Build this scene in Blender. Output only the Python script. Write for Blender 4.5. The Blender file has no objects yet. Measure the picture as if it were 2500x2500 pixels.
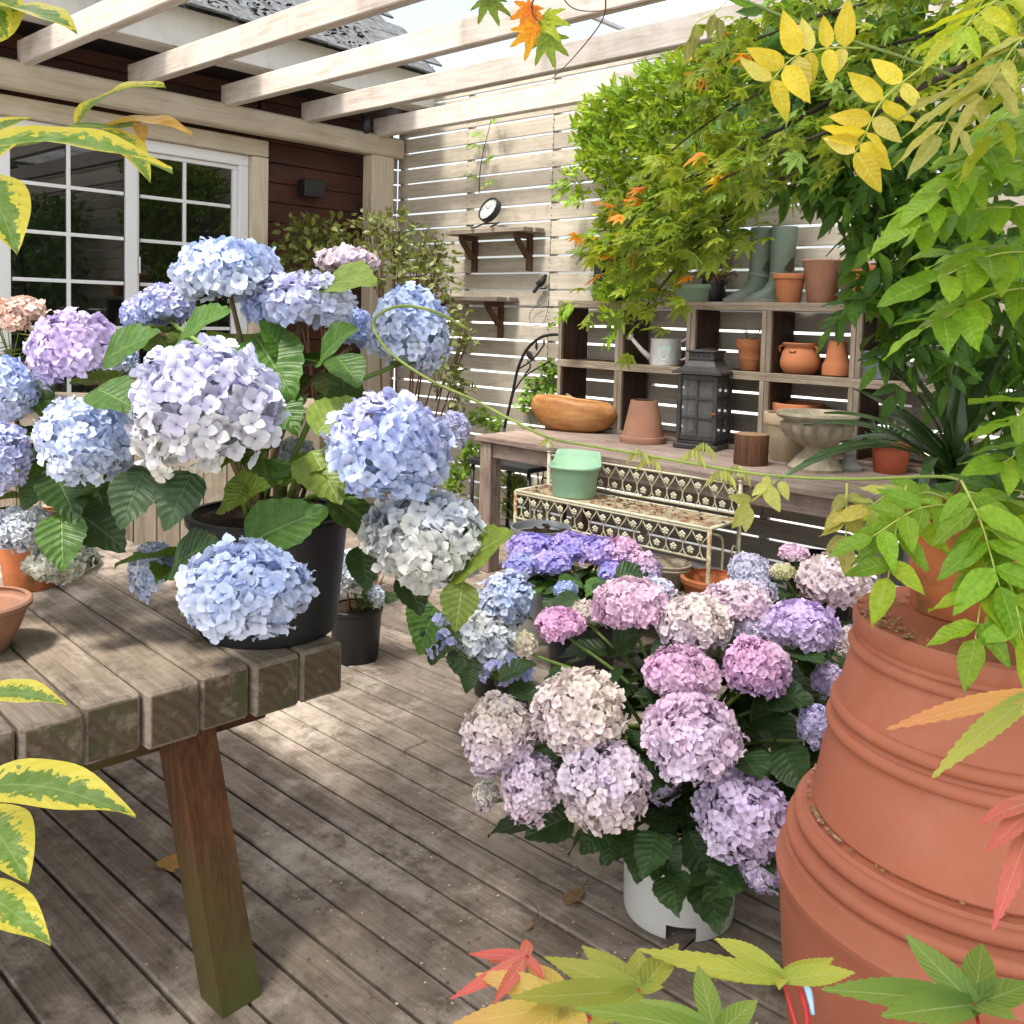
import bpy, math, random
import numpy as np
from mathutils import Vector, Matrix
rnd = random.Random(7)
npr = np.random.default_rng(7)
sc = bpy.context.scene
R = math.radians
# ------------------------------------------------------------------ camera
cd = bpy.data.cameras.new('camera')
cam = bpy.data.objects.new('camera', cd)
sc.collection.objects.link(cam)
CAM = Vector((0, 0, 1.28))
yaw, pit, rol = 0.73959565, 0.0624634, 0.02582946
fwd = Vector((-math.sin(yaw) * math.cos(pit), math.cos(yaw) * math.cos(pit), -math.sin(pit)))
rgt = Vector((math.cos(yaw), math.sin(yaw), 0))
upv = rgt.cross(fwd)
r2 = math.cos(rol) * rgt + math.sin(rol) * upv
u2 = -math.sin(rol) * rgt + math.cos(rol) * upv
cam.matrix_world = Matrix(((r2.x, u2.x, -fwd.x, 0), (r2.y, u2.y, -fwd.y, 0), (r2.z, u2.z, -fwd.z, 1.28), (0, 0, 0, 1)))
cd.sensor_fit = 'HORIZONTAL'
cd.sensor_width = 36.0
cd.lens = 36.0 * 2273.16 / 2500
cd.shift_y = -(1250 - 911.39) / 2500
cd.clip_start = 0.02
cd.clip_end = 2000
sc.camera = cam
# ------------------------------------------------------------------ sky and sun
SUN_TO = Vector((0.02, -0.62, 1.25)).normalized()
elev = math.asin(SUN_TO.z)
azim = math.atan2(SUN_TO.x, SUN_TO.y)
wd = bpy.data.worlds.new('World')
sc.world = wd
wd.use_nodes = True
wn = wd.node_tree
sky = wn.nodes.new('ShaderNodeTexSky')
sky.sky_type = 'NISHITA'
sky.sun_disc = False
sky.sun_elevation = elev
sky.sun_rotation = azim
sky.air_density = 1.0
sky.dust_density = 4.0
sky.ozone_density = 0.6
bg = wn.nodes['Background']
hs = wn.nodes.new('ShaderNodeHueSaturation')   # hazy, whitish sky
hs.inputs['Saturation'].default_value = 0.5
wn.links.new(sky.outputs[0], hs.inputs['Color'])
wn.links.new(hs.outputs[0], bg.inputs[0])
bg.inputs[1].default_value = 0.15
sd = bpy.data.lights.new('sun', 'SUN')
sd.energy = 2.4
sd.angle = R(9.0)
sd.color = (1.0, 0.95, 0.86)
sun = bpy.data.objects.new('sun', sd)
sun.rotation_euler = (-SUN_TO).to_track_quat('-Z', 'Y').to_euler()
sc.collection.objects.link(sun)
sc.view_settings.view_transform = 'Standard'
sc.view_settings.look = 'None'
sc.view_settings.exposure = 1.3
sc.view_settings.gamma = 1.0
sc.render.film_transparent = False
sc.cycles.max_bounces = 5
sc.cycles.diffuse_bounces = 3
sc.cycles.glossy_bounces = 2
sc.cycles.transmission_bounces = 4
sc.cycles.transparent_max_bounces = 12
sc.cycles.caustics_reflective = False
sc.cycles.caustics_refractive = False

# ------------------------------------------------------------------ helpers
COL = sc.collection
def link(o, parent=None):
    COL.objects.link(o)
    if parent is not None:
        o.parent = parent
    return o
def tag(o, label=None, cat=None, group=None, kind=None):
    if label: o['label'] = label
    if cat: o['category'] = cat
    if group: o['group'] = group
    if kind: o['kind'] = kind
    return o
def empty(name, loc=(0, 0, 0), rz=0.0, label=None, cat=None, group=None, kind=None):
    o = bpy.data.objects.new(name, None)
    o.empty_display_size = 0.05
    o.location = loc
    o.rotation_euler = (0, 0, rz)
    link(o)
    return tag(o, label, cat, group, kind)
def ob(name, mesh, mat=None, parent=None, loc=(0, 0, 0), rot=None, mtx=None):
    if mat is not None and not mesh.materials:
        mesh.materials.append(mat)
    o = bpy.data.objects.new(name, mesh)
    link(o, parent)
    if mtx is not None:
        o.matrix_local = mtx
    else:
        o.location = loc
        if rot is not None:
            o.rotation_euler = rot
    return o
def V3(p): return Vector(p)
def mesh_np(name, V, Q, col=None, uv=None, smooth=True):
    V = np.asarray(V, np.float32); Q = np.asarray(Q, np.int32)
    me = bpy.data.meshes.new(name)
    me.vertices.add(len(V)); me.vertices.foreach_set('co', V.ravel())
    k = Q.shape[1]
    me.loops.add(Q.size); me.loops.foreach_set('vertex_index', Q.ravel())
    me.polygons.add(len(Q)); me.polygons.foreach_set('loop_start', np.arange(0, Q.size, k, dtype=np.int32))
    me.polygons.foreach_set('use_smooth', np.full(len(Q), smooth))
    if uv is not None:
        l = me.uv_layers.new(name='UVMap')
        l.data.foreach_set('uv', np.asarray(uv, np.float32)[Q.ravel()].ravel())
    if col is not None:
        a = me.color_attributes.new('Col', 'FLOAT_COLOR', 'POINT')
        c = np.ones((len(V), 4), np.float32); c[:, :3] = col
        a.data.foreach_set('color', c.ravel())
    me.update(calc_edges=True)
    return me
class Bag:
    """collects shapes into one mesh"""
    def __init__(s): s.v = []; s.f = []; s.sm = []; s.sharp = False
    def add(s, v, f, smooth=False):
        b = len(s.v); s.v += [tuple(p) for p in v]; s.f += [tuple(i + b for i in q) for q in f]; s.sm += [smooth] * len(f); return s
    def box(s, c, size, ch=0.0, rot=None):
        v, f = box_data(size[0], size[1], size[2], ch)
        m = rot if rot is not None else Matrix.Identity(3)
        return s.add([Vector(c) + m @ Vector(p) for p in v], f)
    def tube(s, pts, rad, n=8, cap=True):
        v, f = tube_data(pts, rad, n, cap); return s.add(v, f, True)
    def lathe(s, prof, n=32, c=(0, 0, 0), wob=None):
        s.sharp = True; v, f = lathe_data(prof, n, wob); return s.add([(p[0] + c[0], p[1] + c[1], p[2] + c[2]) for p in v], f, True)
    def mesh(s, name):
        me = bpy.data.meshes.new(name); me.from_pydata(s.v, [], s.f)
        me.polygons.foreach_set('use_smooth', s.sm); me.update()
        if s.sharp: me.set_sharp_from_angle(angle=R(34))
        return me
def box_data(x, y, z, ch=0.0):
    x, y, z = x / 2, y / 2, z / 2
    if ch <= 0:
        v = [(sx * x, sy * y, sz * z) for sx in (-1, 1) for sy in (-1, 1) for sz in (-1, 1)]
        return v, [(0, 1, 3, 2), (4, 6, 7, 5), (0, 4, 5, 1), (2, 3, 7, 6), (0, 2, 6, 4), (1, 5, 7, 3)]
    ch = min(ch, x * .9, y * .9, z * .9)
    v = []; idx = {}
    for sx in (-1, 1):
        for sy in (-1, 1):
            for sz in (-1, 1):
                for a in range(3):
                    p = [sx * (x - ch), sy * (y - ch), sz * (z - ch)]
                    p[a] += (sx, sy, sz)[a] * ch
                    idx[(sx, sy, sz, a)] = len(v); v.append(tuple(p))
    f = []
    g = lambda *k: idx[k]
    for s in (-1, 1):
        f.append((g(s, -1, -1, 0), g(s, 1, -1, 0), g(s, 1, 1, 0), g(s, -1, 1, 0))[::s])
        f.append((g(-1, s, -1, 1), g(-1, s, 1, 1), g(1, s, 1, 1), g(1, s, -1, 1))[::s])
        f.append((g(-1, -1, s, 2), g(1, -1, s, 2), g(1, 1, s, 2), g(-1, 1, s, 2))[::s])
    for a in (-1, 1):
        for b in (-1, 1):
            f.append((g(-1, a, b, 1), g(1, a, b, 1), g(1, a, b, 2), g(-1, a, b, 2))[::-a * b])
            f.append((g(a, -1, b, 0), g(a, 1, b, 0), g(a, 1, b, 2), g(a, -1, b, 2))[::a * b])
            f.append((g(a, b, -1, 0), g(a, b, 1, 0), g(a, b, 1, 1), g(a, b, -1, 1))[::-a * b])
    for sx in (-1, 1):
        for sy in (-1, 1):
            for sz in (-1, 1):
                f.append((g(sx, sy, sz, 0), g(sx, sy, sz, 1), g(sx, sy, sz, 2))[::sx * sy * sz])
    return v, f
def tube_data(pts, rad, n=8, cap=True):
    pts = [Vector(p) for p in pts]
    m = len(pts)
    if not hasattr(rad, '__len__'): rad = [rad] * m
    v = []; f = []
    t0 = (pts[1] - pts[0]).normalized()
    a = t0.orthogonal().normalized()
    for i, p in enumerate(pts):
        t = (pts[min(i + 1, m - 1)] - pts[max(i - 1, 0)]).normalized()
        a = (a - t * a.dot(t))
        a = a.normalized() if a.length > 1e-6 else t.orthogonal().normalized()
        b = t.cross(a)
        for k in range(n):
            th = 2 * math.pi * k / n
            v.append(p + (a * math.cos(th) + b * math.sin(th)) * rad[i])
    for i in range(m - 1):
        for k in range(n):
            k2 = (k + 1) % n
            f.append((i * n + k, i * n + k2, (i + 1) * n + k2, (i + 1) * n + k))
    if cap:
        f.append(tuple(range(n))[::-1]); f.append(tuple((m - 1) * n + k for k in range(n)))
    return v, f
def lathe_data(prof, n=32, wob=None):
    v = []; f = []
    m = len(prof)
    for r, z in prof:
        for k in range(n):
            th = 2 * math.pi * k / n
            rr = r if wob is None else r * (1 + wob(th, z))
            v.append((rr * math.cos(th), rr * math.sin(th), z))
    for i in range(m - 1):
        for k in range(n):
            k2 = (k + 1) % n
            f.append((i * n + k, i * n + k2, (i + 1) * n + k2, (i + 1) * n + k))
    if prof[0][0] > 1e-4: f.append(tuple(range(n))[::-1])
    if prof[-1][0] > 1e-4: f.append(tuple((m - 1) * n + k for k in range(n)))
    return v, f
def smooth_pts(pts, k=6):
    """catmull-rom through points"""
    P = [Vector(p) for p in pts]
    P = [P[0] * 2 - P[1]] + P + [P[-1] * 2 - P[-2]]
    out = []
    for i in range(1, len(P) - 2):
        for j in range(k):
            t = j / k
            a, b, c, d = P[i - 1], P[i], P[i + 1], P[i + 2]
            out.append(0.5 * ((2 * b) + (c - a) * t + (2 * a - 5 * b + 4 * c - d) * t * t + (3 * b - a - 3 * c + d) * t ** 3))
    out.append(P[-2])
    return out
def tube(name, pts, rad, mat, parent=None, n=8, k=0):
    if k: 
        m0 = len(pts)
        pts = smooth_pts(pts, k)
        if hasattr(rad, '__len__'):
            rad = list(np.interp(np.linspace(0, m0 - 1, len(pts)), range(m0), rad))
    o0 = Vector(pts[0])
    b = Bag().tube([Vector(p) - o0 for p in pts], rad, n)
    return ob(name, b.mesh(name), mat, parent, o0 - (parent.location if parent is not None and parent.type == 'EMPTY' else Vector((0, 0, 0))))
_bm = {}
def board_mesh(L, w, h, ch, mat):
    k = (round(L, 3), round(w, 3), round(h, 3), round(ch, 4), mat.name)
    if k not in _bm:
        me = Bag().box((0, 0, 0), (L, w, h), ch).mesh('board'); me.materials.append(mat); _bm[k] = me
    return _bm[k]
def board(name, mat, parent, c, size, ch=0.003, axis='X', rot=None, L=None):
    """a chamfered board, its length along its own X; axis says which way that lies"""
    sx, sy, sz = size
    if axis == 'X': me = board_mesh(sx, sy, sz, ch, mat); r = (0, 0, 0)
    elif axis == 'Y': me = board_mesh(sy, sx, sz, ch, mat); r = (0, 0, R(90))
    else: me = board_mesh(sz, sy, sx, ch, mat); r = (0, R(-90), 0)
    o = ob(name, me, None, parent, c, r)
    if rot is not None: o.rotation_euler = rot
    return o
def basis(x, up):
    x = Vector(x).normalized(); z = Vector(up); z = z - x * z.dot(x)
    z = z.normalized() if z.length > 1e-5 else x.orthogonal().normalized()
    y = z.cross(x)
    return Matrix((x, y, z)).transposed()

# ------------------------------------------------------------------ materials
def mat_new(name):
    m = bpy.data.materials.new(name); m.use_nodes = True
    nt = m.node_tree; return m, nt, nt.nodes['Principled BSDF']
def nd(nt, t, **k):
    n = nt.nodes.new(t)
    for a, b in k.items(): setattr(n, a, b)
    return n
def mth(nt, op, a, b=None, c=None, clamp=False):
    n = nd(nt, 'ShaderNodeMath', operation=op, use_clamp=clamp)
    for i, x in enumerate((a, b, c)):
        if x is None: continue
        if isinstance(x, (int, float)): n.inputs[i].default_value = x
        else: nt.links.new(x, n.inputs[i])
    return n.outputs[0]
def mixc(nt, f, a, b, mode='MIX'):
    n = nd(nt, 'ShaderNodeMix', data_type='RGBA', blend_type=mode)
    for s, x in ((n.inputs[0], f), (n.inputs[6], a), (n.inputs[7], b)):
        if isinstance(x, (int, float)): s.default_value = x
        elif isinstance(x, tuple): s.default_value = x if len(x) == 4 else (*x, 1)
        else: nt.links.new(x, s)
    return n.outputs[2]
def coords(nt, scale=(1, 1, 1), jitter=10.0, kind='Object'):
    tc = nd(nt, 'ShaderNodeTexCoord'); mp = nd(nt, 'ShaderNodeMapping'); mp.inputs['Scale'].default_value = scale
    oi = nd(nt, 'ShaderNodeObjectInfo')
    va = nd(nt, 'ShaderNodeVectorMath', operation='ADD'); 
    j = mth(nt, 'MULTIPLY', oi.outputs['Random'], jitter)
    cx = nd(nt, 'ShaderNodeCombineXYZ')
    for i in range(3): nt.links.new(j, cx.inputs[i])
    nt.links.new(tc.outputs[kind], va.inputs[0]); nt.links.new(cx.outputs[0], va.inputs[1])
    nt.links.new(va.outputs[0], mp.inputs[0])
    return mp.outputs[0], oi
def noise(nt, vec, scale, detail=4, rough=0.55, dist=0.0):
    n = nd(nt, 'ShaderNodeTexNoise'); n.inputs['Scale'].default_value = scale; n.inputs['Detail'].default_value = detail
    n.inputs['Roughness'].default_value = rough; n.inputs['Distortion'].default_value = dist
    nt.links.new(vec, n.inputs['Vector']); return n.outputs['Fac']
def ramp(nt, f, stops, interp='LINEAR'):
    n = nd(nt, 'ShaderNodeValToRGB'); n.color_ramp.interpolation = interp
    e = n.color_ramp.elements
    while len(e) < len(stops): e.new(0.5)
    for i, (p, c) in enumerate(stops):
        e[i].position = p; e[i].color = (*c, 1) if not isinstance(c, float) else (c, c, c, 1)
    nt.links.new(f, n.inputs[0]); return n.outputs[0]
def bump(nt, bs, h, strength=0.3, dist=0.01):
    b = nd(nt, 'ShaderNodeBump'); b.inputs['Strength'].default_value = strength; b.inputs['Distance'].default_value = dist
    nt.links.new(h, b.inputs['Height']); nt.links.new(b.outputs[0], bs.inputs['Normal'])
def wood(name, dark, mid, light, rough=0.75, blotch=0.35, stain=(0.05, 0.045, 0.035), stain_amt=0.5, green=0.0, grain=1.0, bstr=0.35, wear=0.0, wearcol=(0.5, 0.43, 0.36), algae=0.0):
    """weathered board: grain along the board's own X, blotches, stains, per-board tone"""
    m, nt, bs = mat_new(name)
    v1, oi = coords(nt, (1.2, 16 * grain, 16 * grain)); v2, _ = coords(nt, (3.0, 70 * grain, 70 * grain)); v3, _ = coords(nt, (1, 1, 1), 10)
    g1 = noise(nt, v1, 2.2, 5, 0.6, 1.2); g2 = noise(nt, v2, 2.0, 3, 0.6, .4); b1 = noise(nt, v3, 3.2, 5, 0.62); b2 = noise(nt, v3, 9.0, 6, 0.7); b3 = noise(nt, v3, 1.3, 3, .5)
    g = mth(nt, 'MULTIPLY_ADD', g2, 0.45, mth(nt, 'MULTIPLY', g1, 0.6))
    c = ramp(nt, g, [(0.32, dark), (0.52, mid), (0.72, light)])
    tone = mth(nt, 'MULTIPLY_ADD', oi.outputs['Random'], 0.34, 0.82)
    tn = nd(nt, 'ShaderNodeCombineColor')
    for i in range(3): nt.links.new(tone, tn.inputs[i])
    c = mixc(nt, 1.0, c, tn.outputs[0], 'MULTIPLY')
    c = mixc(nt, mth(nt, 'MULTIPLY', ramp(nt, b1, [(0.50, 0.0), (0.66, 1.0)]), blotch), c, light)
    st = mth(nt, 'MULTIPLY', ramp(nt, b2, [(0.52, 0.0), (0.70, 1.0)]), stain_amt)
    c = mixc(nt, st, c, stain)
    if green: c = mixc(nt, mth(nt, 'MULTIPLY', ramp(nt, b3, [(0.48, 0.0), (0.65, 1.0)]), green), c, (0.09, 0.10, 0.03))
    if algae:
        tc_ = nd(nt, 'ShaderNodeTexCoord'); sp_ = nd(nt, 'ShaderNodeSeparateXYZ'); nt.links.new(tc_.outputs['Object'], sp_.inputs[0])
        hgt = mth(nt, 'MULTIPLY', mth(nt, 'SUBTRACT', 0.34, sp_.outputs[0], clamp=True), 4.0, clamp=True)
        c = mixc(nt, mth(nt, 'MULTIPLY', hgt, mth(nt, 'MULTIPLY', ramp(nt, b1, [(0.34, 0.0), (0.62, 1.0)]), algae)), c, (0.085, 0.088, 0.026))
    if wear:
        gp = nd(nt, 'ShaderNodeNewGeometry'); P_ = gp.outputs['Position']
        w1 = noise(nt, P_, 2.6, 6, 0.66, 0.5); w2 = noise(nt, P_, 13.0, 6, 0.72, 0.3); w3 = noise(nt, P_, 55.0, 3, 0.6)
        wp = mth(nt, 'MULTIPLY', ramp(nt, mth(nt, 'ADD', mth(nt, 'MULTIPLY', w1, .6), mth(nt, 'MULTIPLY', w2, .4)), [(0.50, 0.0), (0.64, 1.0)]), wear)
        c = mixc(nt, wp, c, wearcol)
        c = mixc(nt, mth(nt, 'MULTIPLY', ramp(nt, w2, [(0.30, 1.0), (0.47, 0.0)]), wear * .8), c, stain)
        c = mixc(nt, mth(nt, 'MULTIPLY', ramp(nt, w3, [(0.60, 0.0), (0.72, 1.0)]), wear * .5), c, stain)
    nt.links.new(c, bs.inputs['Base Color']); bs.inputs['Roughness'].default_value = rough
    bs.inputs['Specular IOR Level'].default_value = 0.25
    bump(nt, bs, mth(nt, 'ADD', g2, mth(nt, 'MULTIPLY', b2, 0.5)), bstr, 0.004)
    return m
def simple(name, col, rough=0.6, var=0.12, vs=8.0, metal=0.0, spec=0.4, bstr=0.0, bscale=40.0, col2=None, c2lo=0.5, c2hi=0.7, amt=0.8):
    m, nt, bs = mat_new(name)
    v, oi = coords(nt)
    n1 = noise(nt, v, vs, 5, 0.6)
    lo = tuple(x * (1 - var) for x in col); hi = tuple(min(1, x * (1 + var)) for x in col)
    c = ramp(nt, n1, [(0.35, lo), (0.65, hi)])
    if col2 is not None:
        n2 = noise(nt, v, vs * 1.7, 7, 0.68)
        c = mixc(nt, mth(nt, 'MULTIPLY', ramp(nt, n2, [(c2lo, 0.0), (c2hi, 1.0)]), amt), c, col2)
    nt.links.new(c, bs.inputs['Base Color']); bs.inputs['Roughness'].default_value = rough; bs.inputs['Metallic'].default_value = metal
    bs.inputs['Specular IOR Level'].default_value = spec
    if bstr: bump(nt, bs, noise(nt, v, bscale, 4, 0.6), bstr, 0.003)
    return m
def leafmat(name, col, col2, vein=None, nv=7, trans=0.35, rough=0.45, edge=None, blotch=None, bstr=0.4, obj_tint=False, spec=0.4, slope=1.1, vamt=0.7):
    """leaf: UV u runs -1..1 across, v 0..1 along; veins, optional pale margin, light through the blade"""
    m, nt, bs = mat_new(name)
    uv = nd(nt, 'ShaderNodeUVMap'); sp = nd(nt, 'ShaderNodeSeparateXYZ'); nt.links.new(uv.outputs[0], sp.inputs[0])
    u = mth(nt, 'ABSOLUTE', sp.outputs[0]); v = sp.outputs[1]
    vc, oi = coords(nt, (1, 1, 1), 30)
    at = nd(nt, 'ShaderNodeAttribute', attribute_name='Col')
    n1 = noise(nt, vc, 12, 4, 0.6)
    c = mixc(nt, ramp(nt, n1, [(0.35, 0.0), (0.68, 1.0)]), col, col2)
    tone = mth(nt, 'MULTIPLY_ADD', oi.outputs['Random'], 0.5, 0.75)
    tn = nd(nt, 'ShaderNodeCombineColor')
    for i in range(3): nt.links.new(tone, tn.inputs[i])
    c = mixc(nt, 1.0, c, tn.outputs[0], 'MULTIPLY')
    c = mixc(nt, 1.0, c, at.outputs['Color'], 'MULTIPLY')
    if obj_tint: c = mixc(nt, 1.0, c, oi.outputs['Color'], 'MULTIPLY')
    h = None
    if vein is not None:
        fr = mth(nt, 'FRACT', mth(nt, 'SUBTRACT', mth(nt, 'MULTIPLY', v, nv), mth(nt, 'MULTIPLY', u, slope)))
        tri = mth(nt, 'ABSOLUTE', mth(nt, 'SUBTRACT', fr, 0.5))
        side = mth(nt, 'MULTIPLY', mth(nt, 'SUBTRACT', tri, 0.43, clamp=True), 12.0, clamp=True)
        mid = mth(nt, 'MULTIPLY', mth(nt, 'SUBTRACT', 0.06, u, clamp=True), 30.0, clamp=True)
        vv = mth(nt, 'MAXIMUM', mth(nt, 'MULTIPLY', side, 0.55), mid)
        c = mixc(nt, mth(nt, 'MULTIPLY', vv, vamt), c, vein)
        h = mth(nt, 'SUBTRACT', mth(nt, 'MULTIPLY', mth(nt, 'SINE', mth(nt, 'MULTIPLY', fr, 6.283)), 0.35), vv)
    if edge is not None:
        n2 = noise(nt, vc, 26, 3, 0.5)
        e = mth(nt, 'ADD', u, mth(nt, 'MULTIPLY', mth(nt, 'SUBTRACT', n2, 0.5), blotch))
        c = mixc(nt, ramp(nt, e, [(0.50, 0.0), (0.56, 1.0)]), c, edge)
    nt.links.new(c, bs.inputs['Base Color']); bs.inputs['Roughness'].default_value = rough; bs.inputs['Specular IOR Level'].default_value = spec
    if h is not None and bstr: bump(nt, bs, h, bstr, 0.003)
    tr = nd(nt, 'ShaderNodeBsdfTranslucent')
    tc = mixc(nt, 1.0, c, (1.0, 0.95, 0.45), 'MULTIPLY')
    tc = mixc(nt, 0.35, tc, (0.35, 0.5, 0.05))
    nt.links.new(tc, tr.inputs[0])
    mx = nd(nt, 'ShaderNodeMixShader'); mx.inputs[0].default_value = trans
    nt.links.new(bs.outputs[0], mx.inputs[1]); nt.links.new(tr.outputs[0], mx.inputs[2])
    nt.links.new(mx.outputs[0], nt.nodes['Material Output'].inputs[0])
    return m
def petalmat(name, trans=0.25):
    m, nt, bs = mat_new(name)
    at = nd(nt, 'ShaderNodeAttribute', attribute_name='Col'); oi = nd(nt, 'ShaderNodeObjectInfo')
    c = mixc(nt, 1.0, at.outputs['Color'], oi.outputs['Color'], 'MULTIPLY')
    nt.links.new(c, bs.inputs['Base Color']); bs.inputs['Roughness'].default_value = 0.6; bs.inputs['Specular IOR Level'].default_value = 0.2
    tr = nd(nt, 'ShaderNodeBsdfTranslucent'); nt.links.new(c, tr.inputs[0])
    mx = nd(nt, 'ShaderNodeMixShader'); mx.inputs[0].default_value = trans
    nt.links.new(bs.outputs[0], mx.inputs[1]); nt.links.new(tr.outputs[0], mx.inputs[2])
    nt.links.new(mx.outputs[0], nt.nodes['Material Output'].inputs[0])
    return m

DECK = wood('deck_wood', (0.16, 0.120, 0.090), (0.25, 0.198, 0.154), (0.36, 0.30, 0.245), 0.8, 0.35, (0.070, 0.052, 0.037), 0.5, 0.10, wear=0.8, wearcol=(0.56, 0.48, 0.40))
TABLEW = wood('table_wood', (0.13, 0.098, 0.07), (0.225, 0.178, 0.135), (0.35, 0.29, 0.23), 0.8, 0.4, (0.05, 0.038, 0.025), 0.65, 0.15, wear=0.85, wearcol=(0.54, 0.46, 0.39))
LEGW = wood('table_leg_wood', (0.040, 0.014, 0.006), (0.080, 0.031, 0.012), (0.125, 0.058, 0.026), 0.7, 0.2, (0.035, 0.018, 0.010), 0.5, 0.0, wear=0.12, wearcol=(0.16, 0.11, 0.06), algae=0.95)
SLATW = wood('slat_wood', (0.34, 0.295, 0.23), (0.46, 0.41, 0.335), (0.55, 0.505, 0.43), 0.8, 0.45, (0.29, 0.24, 0.17), 0.55, 0.06, 0.8, 0.2)
RAFTW = wood('rafter_wood', (0.36, 0.29, 0.23), (0.50, 0.44, 0.38), (0.60, 0.55, 0.50), 0.75, 0.4, (0.34, 0.25, 0.19), 0.45, 0.0, 0.8, 0.2)
HEADW = wood('header_wood', (0.44, 0.37, 0.26), (0.56, 0.48, 0.36), (0.64, 0.57, 0.45), 0.75, 0.3, (0.36, 0.29, 0.2), 0.25, 0.0, 0.8, 0.15)
SIDEW = wood('siding_wood', (0.030, 0.011, 0.007), (0.062, 0.022, 0.013), (0.095, 0.036, 0.021), 0.55, 0.2, (0.02, 0.01, 0.008), 0.4, 0.0, 0.8, 0.15)
BENCHW = wood('bench_wood', (0.14, 0.095, 0.075), (0.27, 0.20, 0.165), (0.42, 0.34, 0.29), 0.8, 0.55, (0.09, 0.06, 0.045), 0.5, 0.05)
CRATEW = wood('crate_wood', (0.14, 0.105, 0.075), (0.26, 0.21, 0.155), (0.38, 0.32, 0.25), 0.8, 0.4, (0.10, 0.07, 0.05), 0.4, 0.1)
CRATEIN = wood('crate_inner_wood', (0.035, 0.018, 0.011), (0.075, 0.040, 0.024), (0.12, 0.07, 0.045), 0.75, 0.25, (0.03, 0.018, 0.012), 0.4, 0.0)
SHELFW = wood('shelf_wood', (0.12, 0.09, 0.07), (0.24, 0.20, 0.16), (0.36, 0.31, 0.26), 0.8, 0.5, (0.05, 0.045, 0.03), 0.5, 0.2)
BRACKW = wood('bracket_wood', (0.055, 0.025, 0.013), (0.11, 0.055, 0.032), (0.17, 0.09, 0.055), 0.7, 0.2, (0.04, 0.02, 0.012), 0.4, 0.0)
TERRA = simple('terracotta', (0.50, 0.19, 0.085), 0.8, 0.14, 7, spec=0.2, bstr=0.15, bscale=90, col2=(0.40, 0.22, 0.14), c2lo=.55, c2hi=.72, amt=.6)
TERRA_S = simple('terracotta_smooth', (0.355, 0.115, 0.062), 0.6, 0.08, 4, spec=0.3, bstr=0.10, bscale=160, col2=(0.41, 0.165, 0.105), c2lo=.5, c2hi=.72, amt=.6)
TERRA_OLD = simple('terracotta_aged', (0.33, 0.165, 0.105), 0.85, 0.18, 6, spec=0.2, bstr=0.2, bscale=70, col2=(0.24, 0.16, 0.115), c2lo=.48, c2hi=.66, amt=.7)
TERRA_MOSS = simple('terracotta_mossy', (0.48, 0.16, 0.065), 0.8, 0.2, 9, spec=0.2, bstr=0.2, bscale=60, col2=(0.13, 0.10, 0.03), c2lo=.52, c2hi=.68, amt=.8)
TERRA_RED = simple('terracotta_red', (0.42, 0.10, 0.05), 0.75, 0.15, 8, spec=0.2, bstr=0.15, col2=(0.28, 0.10, 0.07), amt=.5)
BLACKPL = simple('black_plastic', (0.012, 0.013, 0.015), 0.42, 0.2, 6, spec=0.5, col2=(0.04, 0.037, 0.033), c2lo=.55, c2hi=.75, amt=.4)
WHITEPL = simple('offwhite_plastic', (0.66, 0.655, 0.60), 0.5, 0.03, 5, spec=0.4, col2=(0.55, 0.52, 0.45), c2lo=.55, c2hi=.8, amt=.35)
GREENPL = simple('pale_green_plastic', (0.30, 0.50, 0.32), 0.4, 0.05, 5, spec=0.4, col2=(0.26, 0.42, 0.27), amt=.4)
OLIVEPL = simple('grey_green_plastic', (0.27, 0.36, 0.25), 0.5, 0.1, 6, spec=0.3, col2=(0.18, 0.2, 0.13), amt=.5)
FRAMEW = simple('white_frame', (0.80, 0.81, 0.82), 0.35, 0.02, 3, spec=0.4)
IRONBK = simple('black_iron', (0.018, 0.019, 0.021), 0.5, 0.25, 20, spec=0.5)
LANTERN = simple('lantern_metal', (0.035, 0.032, 0.032), 0.5, 0.25, 14, spec=0.5, col2=(0.10, 0.085, 0.08), c2lo=.5, c2hi=.7, amt=.6)
LAMPBK = simple('lamp_black', (0.015, 0.016, 0.018), 0.4, 0.1, 8)
CREAMIRON = simple('cream_iron', (0.60, 0.56, 0.40), 0.6, 0.12, 25, spec=0.35, col2=(0.26, 0.10, 0.04), c2lo=.60, c2hi=.70, amt=.9)
RUSTIRON = simple('rusty_cream_iron', (0.52, 0.46, 0.31), 0.7, 0.15, 20, spec=0.3, col2=(0.27, 0.10, 0.035), c2lo=.44, c2hi=.60, amt=.95)
ZINC = simple('zinc', (0.46, 0.48, 0.49), 0.45, 0.12, 10, metal=0.7, col2=(0.32, 0.34, 0.34), amt=.5)
STONE = simple('cast_stone', (0.36, 0.31, 0.225), 0.85, 0.2, 14, spec=0.2, bstr=0.4, bscale=60, col2=(0.20, 0.165, 0.11), c2lo=.5, c2hi=.68, amt=.7)
STONE_G = simple('grey_stone', (0.30, 0.295, 0.27), 0.85, 0.2, 14, spec=0.2, bstr=0.4, bscale=60, col2=(0.16, 0.16, 0.14), amt=.6)
SLATE = simple('slate', (0.11, 0.125, 0.15), 0.7, 0.25, 9, spec=0.3, col2=(0.19, 0.21, 0.24), amt=.5)
BEIGE = simple('beige_ceramic', (0.56, 0.44, 0.29), 0.6, 0.06, 5, spec=0.3, col2=(0.45, 0.34, 0.21), amt=.4)
WHITEMET = simple('white_enamel', (0.72, 0.72, 0.69), 0.4, 0.04, 6, spec=0.4, col2=(0.55, 0.54, 0.48), c2lo=.55, c2hi=.75, amt=.4)
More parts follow.
